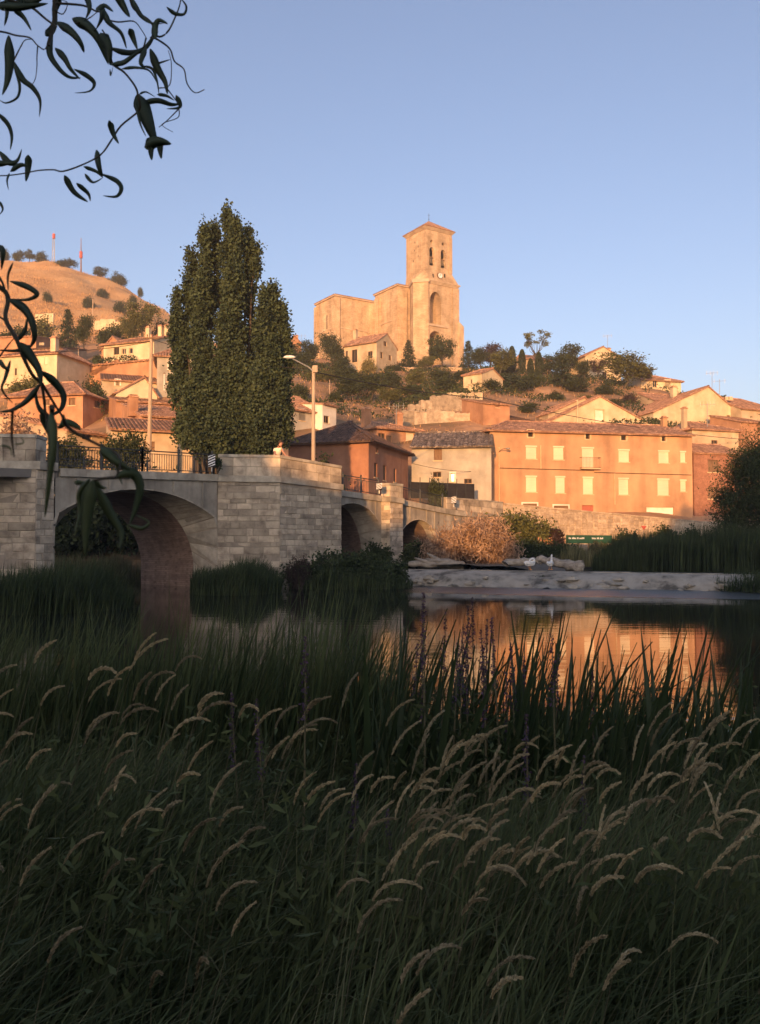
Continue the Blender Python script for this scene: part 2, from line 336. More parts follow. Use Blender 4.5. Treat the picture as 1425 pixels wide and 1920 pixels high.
skirt = np.stack([gx, yb, np.full(nx, -1.2)], -1)
idx = np.arange(nx * ny).reshape(ny, nx)
q = np.stack([idx[:-1, :-1], idx[:-1, 1:], idx[1:, 1:], idx[1:, :-1]], -1).reshape(-1, 4)
si = nx * ny + np.arange(nx); q2 = np.stack([si[:-1], si[1:], idx[0, 1:], idx[0, :-1]], -1)
me = mesh_np('hillside', np.r_[V, skirt], np.r_[q, q2], True)
hill = link('hillside', me, [M['slope'], M['drygrass']]); tag(hill, kind='structure')
cen = V[q].mean(1); far = (cen[:, 1] > 175) & (cen[:, 0] < -14)
me.polygons.foreach_set('material_index', np.r_[far.astype(np.int32), np.zeros(len(q2), np.int32)])
# plain out to the horizon
tag(MB().faces([(-700, -160, -1.3), (700, -160, -1.3), (700, 690, -1.3), (-700, 690, -1.3)], [(0, 1, 2, 3)]).build('ground', M['slope']), kind='structure')
def sheet(name, pts, z, mat_): return tag(MB().poly([(x, y, z) for x, y in pts]).build(name, mat_), kind='structure')
sheet('river_water', [(-150, 2.5), (150, 2.5), (150, 39), (17.2, 39.3), (1.5, 44.6), (2.2, 66), (-150, 66)], 0.0, M['water'])

# near bank under the grass
def shore(x): return 6.6 + .5 * np.sin(x * .7) + .04 * x
bx = np.linspace(-26, 26, 90); by = np.linspace(0, 1, 60)
XX = np.repeat(bx[None], 60, 0); YY = -62 + by[:, None] ** .6 * (shore(XX) + 2.2 + 62)
ZZ = np.clip((shore(XX) - YY) * .30, -1.0, .50) + fbm(XX, YY, .25, 9) * .05
def bankz(x, y): return float(np.clip((shore(x) - y) * .30, -1.0, .50))
bi = np.arange(90 * 60).reshape(60, 90); bq = np.stack([bi[:-1, :-1], bi[:-1, 1:], bi[1:, 1:], bi[1:, :-1]], -1).reshape(-1, 4)
tag(link('river_bank', mesh_np('river_bank', np.stack([XX, YY, ZZ], -1), bq, True), M['mud']), kind='structure')

# weir and the bar behind it
WC0 = Vector((0.6, 46.4, .74)); WC1 = Vector((18.6, 38.9, .66))
WB0 = Vector((1.0, 42.3, -.25)); WB1 = Vector((17.6, 37.4, -.25))
nu, nv = 150, 26
uu, vv = np.meshgrid(np.linspace(0, 1, nu), np.linspace(0, 1, nv))
c0, c1, b0, b1 = [np.array(p) for p in (WC0, WC1, WB0, WB1)]
top = c0 + (c1 - c0) * uu[..., None]; bot = b0 + (b1 - b0) * uu[..., None]
prof = np.clip(vv * 1.0, 0, 1)
Pw = top + (bot - top) * prof[..., None]
Pw[..., 2] = top[..., 2] + (bot[..., 2] - top[..., 2]) * (prof ** 1.9)
nzz = fbm(Pw[..., 0], Pw[..., 1], .22, 21, 5); amp = .05 + .32 * np.clip(vv - .35, 0, 1)
Pw[..., 2] += nzz * amp * np.clip(vv * 3, 0, 1)
Pw[..., 1] += fbm(Pw[..., 0], Pw[..., 2], .5, 23, 4) * .3 * vv
wi = np.arange(nu * nv).reshape(nv, nu); wq = np.stack([wi[:-1, :-1], wi[1:, :-1], wi[1:, 1:], wi[:-1, 1:]], -1).reshape(-1, 4)
wd = thing('weir', 'long low grey concrete weir across the river below the two geese', 'weir', (9, 42, 0))
o = link('apron', mesh_np('apron', Pw.reshape(-1, 3) - np.array((9, 42, 0)), wq, True), M['weir'], wd)
wdir = (WC1 - WC0).normalized(); wn_ = Vector((-wdir.y, wdir.x, 0)); wn_.z = 0; wn_.normalize()
if wn_.y < 0: wn_ = -wn_
mb = MB(); L0 = (WC1 - WC0).length
for i in range(14):
    a0 = L0 * i / 14 + .01; a1 = L0 * (i + 1) / 14 - .01
    za = WC0.z + (WC1.z - WC0.z) * (i + .5) / 14
    mb = MB(); mb.fbox(Vector((WC0.x, WC0.y, 0)), Vector((wdir.x, wdir.y, 0)).normalized(), wn_, a0, a1, -.04, .62 + random.uniform(-.05, .05), -.5, za + .025 + random.uniform(-.012, .012))
    mb.build('crest_block', M['weir'], wd)
# rough stones fallen on the apron, each its own part
for i in range(46):
    u = random.choice([random.uniform(.02, .12), random.uniform(.35, .62), random.uniform(.75, .98), random.random()]); v = random.uniform(.55, .98)
    p = c0 + (c1 - c0) * u; p2 = b0 + (b1 - b0) * u; pp = p + (p2 - p) * v; pp[2] = p[2] + (p2[2] - p[2]) * v ** 1.9
    s = random.uniform(.1, .28); MB().ball((pp[0], pp[1], pp[2] + s * .15), (s * 1.4, s, s * .55), 5, 4, jit=.32).build('stone', M['weir'], wd)
bxs = np.linspace(-1, 40, 110); ys = np.linspace(0, 1, 60)
XB = np.repeat(bxs[None], 60, 0)
cr = WC0.y + .5 + (WC1.y - WC0.y) * (bxs - WC0.x) / (WC1.x - WC0.x); cr = np.where(bxs > 18.6, 38.9 + .5, np.where(bxs < .6, 46.6, cr)); wallY = np.interp(bxs, [-2, 2, 8.4, 27.2, 60], [57, 60, 60.8, 72.2, 90]) + .3
YB = cr[None] + (wallY - cr)[None] * ys[:, None]
land = 1 / (1 + np.exp((XB - (9.6 + (YB - 46) * .55)) * 1.1)); rightbank = 1 / (1 + np.exp(-((YB - (49 + (XB - 12) * .1)) * 1.2)))
ZB = .15 + .85 * np.maximum(land, rightbank) + .5 * np.clip((ys[:, None] - .35), 0, 1) * np.maximum(land, rightbank) + fbm(XB, YB, .3, 31) * .06
gi = np.arange(110 * 60).reshape(60, 110); gq = np.stack([gi[:-1, :-1], gi[:-1, 1:], gi[1:, 1:], gi[1:, :-1]], -1).reshape(-1, 4)
tag(link('gravel_bar', mesh_np('gravel_bar', np.stack([XB, YB, ZB], -1), gq, True), M['gravel']), kind='structure')
def barz(x, y):
    i = np.argmin(abs(bxs - x)); return float(np.interp(y, YB[:, i], ZB[:, i]))
sheet('upper_water', [(1.0, 47.0), (18.8, 39.5), (150, 39.5), (150, 120), (40, 78), (20, 66), (2, 58)], .62, M['water'])

# ------------------------------------------------------------------ bridge
B0 = Vector((-13.6, 34.2, 0)); BT = Vector((.648, .762, 0)).normalized(); BN = Vector((BT.y, -BT.x, 0))
def B(s, q, z): p = B0 + BT * s + BN * q; return Vector((p.x, p.y, z))
def zc(s): return float(np.interp(s, [-20, 0, 9, 11, 15, 22, 28.2, 34.5], [4.6, 5.05, 5.33, 5.29, 5.1, 4.77, 4.2, 4.03]))
BW = 6.0
br = thing('stone_bridge', 'arched stone bridge with jutting masonry piers across the river', 'bridge', B(10, 0, 0))
def arch_profile(s0, s1, zs_out, crown, zs_in, n=40):
    """front outline (jambs + segmental arch) and the inner round arch, point for point"""
    c = (s0 + s1) / 2; hw = (s1 - s0) / 2; rise = crown - zs_out; Rr = (hw * hw + rise * rise) / (2 * rise)
    fr, inn = [], []; ri = hw - .22; hi = crown - .06 - zs_in
    for i in range(n + 1):
        th = math.pi * i / n; cs = -math.cos(th); sn = math.sin(th)
        inn.append((c + cs * ri, zs_in + sn * hi))
        k = max(-1, min(1, cs * 1.16)); s_ = c + k * hw
        if abs(cs * 1.16) >= 1: z = -.5 + (zs_out + .5) * min(1, (sn / math.sqrt(1 - 1 / 1.16 ** 2)) ** 1.2)
        else: z = crown - Rr + math.sqrt(Rr * Rr - (k * hw) ** 2)
        fr.append((s_, z))
    inn[0] = (inn[0][0], -.5); inn[-1] = (inn[-1][0], -.5)
    return fr, inn
ARCHES = [(.6, 8.9, 3.26, 4.52, .9, 1.5), (16.2, 21.1, 3.1, 4.42, 1.0, 1.3), (22.6, 26.8, 2.1, 3.62, 1.3, .5)]
for k, (s0, s1, zo, cr_, zi, dp) in enumerate(ARCHES):
    fr, inn = arch_profile(s0, s1, zo, cr_, zi)
    # spandrel wall above the outline, its bays parted by grooves
    ns = 40; mb = MB(); mbk = MB()
    topz = lambda s: zc(s) - .22
    fp = [p for p in fr]
    for i in range(len(fp) - 1):
        (sa, za), (sb, zb) = fp[i], fp[i + 1]
        if sb - sa < 1e-4: continue
        mb.poly([B(sa, 0, za), B(sb, 0, zb), B(sb, 0, topz(sb)), B(sa, 0, topz(sa))], .5)
        mbk.poly([B(sb, -BW, zb), B(sa, -BW, za), B(sa, -BW, topz(sa)), B(sb, -BW, topz(sb))], .5)
    sp = mb.build('spandrel_wall', M['render'], br); mbk.build('spandrel_wall', M['render'], br)
    for fs in (.12, .3, .7, .9):
        s_ = s0 + (s1 - s0) * fs; zl = float(np.interp(s_, [p[0] for p in fp], [p[1] for p in fp]))
        MB().fbox(B(s_, 0, 0), BT, BN, -.06, .06, .0, .045, zl + .12, topz(s_) - .01).build('pilaster_strip', M['render'], sp)
    # splayed voussoirs between the face and the barrel
    vo = MB(); pt = bpy.data.objects.new('arch_ring', None); COL.objects.link(pt); pt.parent = br
    nst = 26 if k == 0 else 18; ff = np.linspace(0, len(fr) - 1, nst + 1)
    fa = np.array(fr); ia = np.array(inn); ii = np.arange(len(fr))
    fF = np.stack([np.interp(ff, ii, fa[:, 0]), np.interp(ff, ii, fa[:, 1])], 1); fI = np.stack([np.interp(ff, ii, ia[:, 0]), np.interp(ff, ii, ia[:, 1])], 1)
    for i in range(nst):
        rr = random.uniform(-.02, .02)
        g = .06; a, b2 = fF[i] * (1 - g) + fF[i + 1] * g, fF[i + 1] * (1 - g) + fF[i] * g
        c_, d_ = fI[i] * (1 - g) + fI[i + 1] * g, fI[i + 1] * (1 - g) + fI[i] * g
        cs = (s0 + s1) / 2
        def shr(p, e): return (p[0] + (p[0] - cs) * e, p[1] + e * 1.2)
        inner = [B(a[0], .012, a[1]), B(b2[0], .012, b2[1]), B(d_[0], -dp, d_[1]), B(c_[0], -dp, c_[1])]
        outer = [B(*(lambda p: (p[0], .0, p[1]))(shr(x, .03))) if j < 2 else B(*(lambda p: (p[0], -dp, p[1]))(shr(x, .05))) for j, x in enumerate((a, b2, d_, c_))]
        m2 = MB(); m2.hexa(inner + outer, random.random()); m2.build('voussoir', M['voussoir'], pt)
    # joints behind the voussoirs, and the barrel
    mb = MB()
    for i in range(len(fr) - 1):
        a, b2, c_, d_ = fr[i], fr[i + 1], inn[i], inn[i + 1]; e = .02
        mb.poly([B(a[0], -.015, a[1] + e), B(b2[0], -.015, b2[1] + e), B(d_[0], -dp, d_[1] + e), B(c_[0], -dp, c_[1] + e)], .5)
    mb.build('joint_backing', M['joint'], br)
    mb = MB()
    for i in range(len(inn) - 1):
        c_, d_ = inn[i], inn[i + 1]
        mb.poly([B(c_[0], -dp + .001, c_[1]), B(d_[0], -dp + .001, d_[1]), B(d_[0], -BW + .1, d_[1]), B(c_[0], -BW + .1, c_[1])], .5)
    mb.build('barrel_vault', M['barrel'], br)
# spandrel end past the last arch, ramp wall
mb = MB()
for sa, sb in ((26.8, 30), (30, 34.6)): mb.poly([B(sa, 0, -.4), B(sb, 0, -.4), B(sb, 0, zc(sb) - .22), B(sa, 0, zc(sa) - .22)], .5)
mb.build('abutment_wall', M['render'], br)

def ashlar(parent, P0, P1, z0, z1, ch, lmin, lmax, mat_, name='stone', th=.10, proud=.02, seed=0):
    """a face of single dressed stones with recessed joints between two plan points"""
    rg = random.Random(seed); d = Vector((P1.x - P0.x, P1.y - P0.y, 0)); Ln = d.length; u = d / Ln; nrm = Vector((u.y, -u.x, 0))
    z = z0; row = 0; cnt = 0
    while z < z1 - .03:
        h = min(ch * rg.uniform(.7, 1.28), z1 - z)
        if z1 - z - h < .12: h = z1 - z
        a = 0.0
        first = rg.uniform(lmin * .5, lmax * .8)
        while a < Ln - .01:
            l = first if a == 0 else rg.uniform(lmin, lmax)
            if Ln - a - l < lmin * .5: l = Ln - a
            g = .006; pr = proud + rg.uniform(-.018, .018); j = lambda: rg.uniform(-.012, .012)
            x0, x1, y0, y1 = a + g, a + l - g, z + g, z + h - g; bv = .022
            pts = []
            for (xx, zz) in ((x0, y0), (x1, y0), (x1, y1), (x0, y1)): q = P0 + u * xx - nrm * th; pts.append((q.x, q.y, zz))
            for (xx, zz) in ((x0, y0), (x1, y0), (x1, y1), (x0, y1)): q = P0 + u * xx + nrm * (pr - bv); pts.append((q.x, q.y, zz))
            for (xx, zz) in ((x0 + bv, y0 + bv), (x1 - bv, y0 + bv), (x1 - bv, y1 - bv), (x0 + bv, y1 - bv)):
                q = P0 + u * (xx + j()) + nrm * (pr + j()); pts.append((q.x, q.y, zz + j()))
            MB().faces(pts, [(0, 1, 5, 4), (1, 2, 6, 5), (2, 3, 7, 6), (3, 0, 4, 7), (4, 5, 9, 8), (5, 6, 10, 9), (6, 7, 11, 10), (7, 4, 8, 11), (8, 9, 10, 11)], rg.random()).build(name, mat_, parent)
            a += l; cnt += 1
        z += h; row += 1
    return cnt
def prism(mb, plan, z0s, z1s, r=.5):
    n = len(plan); base = [Vector((p.x, p.y, z)) for p, z in zip(plan, z0s)]; top = [Vector((p.x, p.y, z)) for p, z in zip(plan, z1s)]
    mb.faces(base + top, [tuple(reversed(range(n)))] + [tuple(range(n, 2 * n))] + [(i, (i + 1) % n, n + (i + 1) % n, n + i) for i in range(n)], r)
    return mb
def grow(plan, e):
    c = sum(plan, Vector()) / len(plan); return [p + (p - c).normalized() * e for p in plan]
# big cutwater pier
def pier(plan_sq, faces, seed, ztop_par, zb=-.6):
    """plan in bridge coordinates; faces = (i, j) sides clad in single stones"""
    P = [B(s, q_, 0) for s, q_ in plan_sq]; zt = [zc(s) - .22 for s, _ in plan_sq]
    core = prism(MB(), P, [zb] * len(P), [z - .002 for z in zt]).build('pier', M['joint'], br)
    n = 0
    for i, j in faces:
        n += ashlar(core, P[i], P[j], zb + .2, min(zt[i], zt[j]) - .01, .28, .30, .95, M['stone'], seed=seed + i)
    # moulded cornice course and solid parapet above it
    Pc = grow(P, .12)
    prism(MB(), Pc, [z for z in zt], [z + .30 for z in zt]).build('cornice', M['stone_cap'], br)
    return P, zt, core
plan1 = [(8.94, 0), (11, 2.16), (15, 2.47), (16.2, 0), (16.2, -BW), (8.94, -BW)]
P1, zt1, core1 = pier(plan1, [(0, 1), (1, 2), (2, 3)], 100, 1)
# parapet of the refuge: coping + two courses of stone on an inner wall
def parapet(pts, z0, z1, thick, parent, seed, coping=.14):
    for k in range(len(pts) - 1):
        a, b2 = pts[k], pts[k + 1]; d = (b2 - a).normalized(); nrm = Vector((d.y, -d.x, 0)); Ln = (b2 - a).length
        za0, zb0 = z0[k], z0[k + 1]; za1, zb1 = z1[k], z1[k + 1]
        mb = MB(); q = lambda p, o, z: Vector((p.x + nrm.x * o, p.y + nrm.y * o, z))
        mb.hexa([q(a, -.03, za0), q(b2, -.03, zb0), q(b2, -thick, zb0), q(a, -thick, za0), q(a, -.03, za1 - coping), q(b2, -.03, zb1 - coping), q(b2, -thick, zb1 - coping), q(a, -thick, za1 - coping)], .5)
        w_ = mb.build('parapet', M['joint'], parent)
        # stones follow the slope of the top
        rg = random.Random(seed + k); nr = 2
        for r_ in range(nr):
            x = 0
            while x < Ln - .02:
                l = rg.uniform(.45, 1.05)
                if Ln - x - l < .3: l = Ln - x
                g = .01; f0, f1 = (x + g) / Ln, (x + l - g) / Ln; fz0 = r_ / nr; fz1 = (r_ + 1) / nr; o_ = rg.uniform(.0, .025)
                def pz(f, fz): lo = za0 + (zb0 - za0) * f; hi = (za1 + (zb1 - za1) * f) - coping; return lo + (hi - lo) * fz
                pp = a + d * (x + g); pq = a + d * (x + l - g)
                MB().hexa([q(pp, o_, pz(f0, fz0) + g), q(pq, o_, pz(f1, fz0) + g), q(pq, -.06, pz(f1, fz0) + g), q(pp, -.06, pz(f0, fz0) + g),
                           q(pp, o_, pz(f0, fz1) - g), q(pq, o_, pz(f1, fz1) - g), q(pq, -.06, pz(f1, fz1) - g), q(pp, -.06, pz(f0, fz1) - g)], rg.random()).build('stone', M['stone'], w_)
                x += l
        nc = max(1, int(Ln / 1.3))
        for i in range(nc):
            f0, f1 = i / nc, (i + 1) / nc; pp = a.lerp(b2, f0 + .003); pq = a.lerp(b2, f1 - .003); z_0 = za1 + (zb1 - za1) * f0; z_1 = za1 + (zb1 - za1) * f1
            MB().hexa([q(pp, .05, z_0 - coping + .003), q(pq, .05, z_1 - coping + .003), q(pq, -thick - .05, z_1 - coping + .003), q(pp, -thick - .05, z_0 - coping + .003), q(pp, .05, z_0), q(pq, .05, z_1), q(pq, -thick - .05, z_1), q(pp, -thick - .05, z_0)], rg.random()).build('coping_stone', M['stone_cap'], w_)
ptop = lambda px, py, p: CAMZ + (HOR - py) * p.y / F
pA, pB, pC = P1[0], P1[1], P1[2]
PZ = [ptop(400, 851, pA), ptop(525, 853, pB), ptop(640, 873, pC)]
parapet([pA, pB, pC, P1[3] + BN * .0], [z + .30 for z in zt1[:4]], [PZ[0], PZ[1], PZ[2], PZ[2] - .05], .38, br, 40)
# left pier: broad face towards the viewer
pl = [Vector((-20.5, 33.2, 0)), Vector((xat(66, 33.9), 33.9, 0)), B(.55, 0, 0), B(.55, -BW, 0), B(-7, -BW, 0)]
ztl = [zat(880, 33.9)] * 5
core0 = prism(MB(), pl, [-.6] * 5, [z - .002 for z in ztl]).build('pier', M['joint'], br)
ashlar(core0, Vector((-16.6, 33.2 + .7 * 3.9 / 6.8, 0)), pl[1], -.4, ztl[0] - .01, .33, .45, 1.1, M['stone'], seed=7); ashlar(core0, pl[1], pl[2], -.4, ztl[1] - .01, .33, .35, .6, M['stone'], seed=8)
prism(MB(), grow(pl, .16), ztl, [z + .33 for z in ztl]).build('cornice', M['stone_cap'], br)
ztp = zat(815, 34.0); a_, b_ = pl[0] + Vector((3, .3, 0)), pl[1] - Vector((.05, 0, 0))
parapet([a_, b_], [z + .33 for z in ztl[:2]], [ztp, ztp], .45, br, 60)
parapet([b_, B(.5, -.6, 0)], [z + .33 for z in ztl[:2]], [ztp - .002, ztp - .002], .4, br, 66)
# small pier between the second and third arch
plan2 = [(21.1, .0), (21.25, .55), (22.45, .55), (22.6, .0), (22.6, -BW), (21.1, -BW)]
P2, zt2, core2 = pier(plan2, [(0, 1), (1, 2), (2, 3)], 200, 1)
parapet([P2[0], P2[1], P2[2], P2[3]], [z + .3 for z in zt2[:4]], [zat(906, P2[0].y)] * 4, .4, br, 80)
# cornice runs and deck
def run(sa, sb, q0, q1, za, zb, mat_, name, n=1):
    for i in range(n):
        f0, f1 = sa + (sb - sa) * i / n, sa + (sb - sa) * (i + 1) / n; e = .004 if n > 1 else 0
        p = [B(f0 + e, q1, zc(f0) + za), B(f1 - e, q1, zc(f1) + za), B(f1 - e, q0, zc(f1) + za), B(f0 + e, q0, zc(f0) + za)]
        p2 = [B(f0 + e, q1, zc(f0) + zb), B(f1 - e, q1, zc(f1) + zb), B(f1 - e, q0, zc(f1) + zb), B(f0 + e, q0, zc(f0) + zb)]
        MB().hexa(p + p2, random.random()).build(name, mat_, br)
for sa, sb, n in ((.75, 8.85, 7), (16.3, 21.05, 4), (22.65, 34.4, 10)): run(sa, sb, -.42, .12, -.21, .12, M['stone_cap'], 'cornice_stone', n)
for sa, sb in ((.75, 8.85), (16.3, 21.05), (22.65, 34.4)): run(sa, sb, -BW - .1, -BW + .3, -.21, .12, M['stone_cap'], 'cornice_stone', 3)
for sa, sb in ((-9, .7), (.7, 9), (9, 16.3), (16.3, 22), (22, 28.2), (28.2, 34.5)): run(sa, sb, -BW + .31, -.43 if sb < 9.1 and sa > 0 or sa > 16 else .0, -.3, .03, M['road'], 'deck')
# ramp parapet of rough stone running on to the village side
ra = [B(27.6, .02, 0), B(31, .02, 0), B(34.4, .02, 0)]
parapet(ra, [zc(27.6) + .12, zc(31) + .12, zc(34.4) + .12], [zat(932, ra[0].y), zat(936, ra[1].y), zat(941, ra[2].y)], .4, br, 90, .08)

# railings
def railing(label, pts, h, nbar, post_every, mat_):
    t = thing('railing', label, 'railing', pts[0], 'metal railings along the bridge')
    for k in range(len(pts) - 1):
        a, b2 = pts[k], pts[k + 1]; Ln = (b2 - a).length; npst = max(1, int(Ln / post_every)); up = Vector((0, 0, 1))
        MB().tube([a + up * h, b2 + up * h], .03, 6).build('top_rail', mat_, t); MB().tube([a + up * .12, b2 + up * .12], .022, 6).build('bottom_rail', mat_, t)
        MB().tube([a + up * (h - .13), b2 + up * (h - .13)], .016, 6).build('middle_rail', mat_, t)
        for i in range(npst + 1):
            p = a.lerp(b2, i / npst); MB().box((p.x, p.y, p.z + h / 2 + .03), (.045, .045, h / 2 + .05)).tube([p + up * (h + .07), p + up * (h + .10), p + up * (h + .2)], [.03, .065, .01], 6).build('post', mat_, t)
        nb = int(Ln / nbar); me_ = None
        for i in range(1, nb):
            p = a.lerp(b2, i / nb)
            if me_ is None: me_ = MB().box((0, 0, h / 2), (.011, .011, h / 2 - .1)).mesh('bar')
            ob = link('bar', me_, mat_, t); ob.location = p - t.location
    return t
railing('dark green metal railing over the largest arch, left of the poplar', [B(.75, -.15, zc(.75) + .12), B(4.8, -.15, zc(4.8) + .12), B(8.7, -.15, zc(8.7) + .12)], .95, .13, 1.7, M['metal'])
railing('short dark metal railing between the jutting pier and small pier', [B(16.4, -.15, zc(16.4) + .12), B(21.0, -.15, zc(21.0) + .12)], .9, .13, 1.5, M['metal'])
railing('dark metal railing beyond the small pier in the bridge shade', [B(22.7, -.15, zc(22.7) + .12), B(27.4, -.15, zc(27.4) + .12)], .8, .14, 1.6, M['metal'])
railing('far side metal railing seen behind the left railing', [B(-2, -BW + .1, zc(0) + .12), B(9, -BW + .1, zc(9) + .12)], .9, .16, 1.8, M['metal'])
# striped hazard boards at the parapet ends
def hazard(px, py0, py1, d, wpx, label):
    p = at(px, py1, d); h = (py1 - py0) * d / F; wd_ = wpx * d / F / 2
    t = thing('hazard_board', label, 'sign', p, 'striped hazard boards on the bridge')
    MB().box((p.x, p.y, p.z + h / 2), (wd_, .012, h / 2)).build('board', M['black'], t)
    n = 5
    for i in range(n):
        z0 = p.z + h * (i - .3) / n; z1 = z0 + h * .5 / n; sl = wd_ * .9; y = p.y - .0135
        cl = lambda z: min(max(z, p.z + .01), p.z + h - .01)
        a, b2, c_, d_ = cl(z0), cl(z0 + sl), cl(z1 + sl), cl(z1)
        if c_ - b2 > .01 or d_ - a > .01:
            MB().hexa([(p.x - wd_, y - .003, a), (p.x + wd_, y - .003, b2), (p.x + wd_, y, b2), (p.x - wd_, y, a), (p.x - wd_, y - .003, d_), (p.x + wd_, y - .003, c_), (p.x + wd_, y, c_), (p.x - wd_, y, d_)]).build('stripe', M['white_paint'], t)
    MB().box((p.x, p.y + .03, p.z - .1 + h / 2), (.02, .015, h / 2 + .1)).build('bracket', M['galv'], t)
hazard(397, 851, 876, 40.0, 13, 'black and white striped board left of the jutting pier parapet')
hazard(711, 905, 919, 48.9, 11, 'black and white striped board beside the small pier')
hazard(851, 930, 945, 54.6, 9, 'striped board where the rough ramp parapet begins')

# river retaining wall with rough stones
rw = thing('river_wall', 'sunlit rough stone river wall below the long ochre house', 'wall', (9, 61, 0))
WP = [Vector((8.75, 60.5, 0)), Vector((27.2, 72, 0)), Vector((46, 83.5, 0))]
wz = [zat(943, 60.5), zat(977.5, 72), zat(985, 83.5)]
for k in range(2):
    a, b2 = WP[k], WP[k + 1]; d = (b2 - a).normalized(); nrm = Vector((d.y, -d.x, 0)); n_ = 10
    for i in range(n_):
        p, q_ = a.lerp(b2, i / n_), a.lerp(b2, (i + 1) / n_); za = wz[k] + (wz[k + 1] - wz[k]) * i / n_; zb_ = wz[k] + (wz[k + 1] - wz[k]) * (i + 1) / n_
        f = lambda v, o, z: Vector((v.x + nrm.x * o, v.y + nrm.y * o, z)); e = .0
        MB().hexa([f(p, 0, -.5), f(q_, 0, -.5), f(q_, -.5, -.5), f(p, -.5, -.5), f(p, 0, za - .12), f(q_, 0, zb_ - .12), f(q_, -.5, zb_ - .12), f(p, -.5, za - .12)], random.random()).build('wall_section', M['wallstone'], rw)
        for m_ in range(2):
            pa, pb = p.lerp(q_, m_ / 2 + .004), p.lerp(q_, m_ / 2 + .496); z_a = za + (zb_ - za) * m_ / 2; z_b = za + (zb_ - za) * (m_ + 1) / 2; j = random.uniform(-.02, .02)
            MB().hexa([f(pa, .05, z_a - .117), f(pb, .05, z_b - .117), f(pb, -.55, z_b - .117), f(pa, -.55, z_a - .117), f(pa, .05, z_a + j), f(pb, .05, z_b + j), f(pb, -.55, z_b + j), f(pa, -.55, z_a + j)], random.random()).build('coping_stone', M['wallstone'], rw)
    # face stones where they can be told apart
    n_ = 0; rg = random.Random(50 + k)
    if k == 0:
        Ln = (b2 - a).length; x = 0
        while x < Ln:
            l = rg.uniform(.5, .95); zt_ = wz[0] + (wz[1] - wz[0]) * x / Ln - .2; z = max(1.6, zt_ - 3.0)
            while z < zt_ - .1:
                h = min(rg.uniform(.3, .5), zt_ - z); p = a + d * x; g = .02; pr = rg.uniform(.01, .06)
                P_ = [f(p + d * g, -.05, z + g), f(p + d * (l - g), -.05, z + g), f(p + d * (l - g), -.05, z + h - g), f(p + d * g, -.05, z + h - g)]
                Q_ = [f(p + d * (g + .05), pr, z + g + .04), f(p + d * (l - g - .04), pr, z + g + .03), f(p + d * (l - g - .05), pr, z + h - g - .04), f(p + d * (g + .03), pr, z + h - g - .03)]
                MB().faces(P_ + Q_, [(4, 5, 6, 7), (0, 1, 5, 4), (1, 2, 6, 5), (2, 3, 7, 6), (3, 0, 4, 7)], rg.random()).build('stone', M['wallstone'], rw); n_ += 1
                z += h
            x += l

# evening haze over the valley
hz = MB().box((0, 265, 62.8), (720, 445, 65.3)).build('haze', None); tag(hz, 'thin warm evening haze over the valley', 'haze', kind='stuff')
hm_ = bpy.data.materials.new('haze'); hm_.use_nodes = True; hn = hm_.node_tree.nodes; hn.remove(hn['Principled BSDF']); pv_ = hn.new('ShaderNodeVolumePrincipled')
pv_.inputs['Color'].default_value = (.93, .93, .95, 1); pv_.inputs['Density'].default_value = HAZE; pv_.inputs['Anisotropy'].default_value = 0.0
hm_.node_tree.links.new(pv_.outputs[0], hn['Material Output'].inputs['Volume']); hz.data.materials.append(hm_)

# ------------------------------------------------------------------ buildings
def rect(a0, z0, a1, z1): return [(a0, z0), (a1, z0), (a1, z1), (a0, z1)]
def ccw(p): return sum(p[i][0] * p[(i + 1) % len(p)][1] - p[(i + 1) % len(p)][0] * p[i][1] for i in range(len(p))) > 0
def facade(mb, O, u, outer, holes, depth):
    """wall polygon in (a along u, z) with real openings and reveals going inwards"""
    nin = Vector((-u.y, u.x, 0))
    P3 = lambda a, z, b=0: Vector((O.x + u.x * a + nin.x * b, O.y + u.y * a + nin.y * b, z))
    loops = [outer] + holes; flat = [p for l in loops for p in l]
    tris = tessellate_polygon([[Vector((p[0], p[1], 0)) for p in l] for l in loops])
    mb.faces([P3(*p) for p in flat], [tuple(t) for t in tris], .5)
    for h in holes:
        for i in range(len(h)):
            a, b = h[i], h[(i + 1) % len(h)]; mb.faces([P3(*a), P3(*b), P3(b[0], b[1], depth), P3(a[0], a[1], depth)], [(0, 1, 2, 3)], .5)
def hit(O, u, px, py):
    """pixel -> (a, z) on the vertical plane through O along u"""
    n = Vector((-u.y, u.x, 0)); r = ray(px, py); c = Vector((0, 0, CAMZ)); t = (O - c).dot(n) / r.dot(n); p = c + r * t
    return (p - O).dot(u), p.z
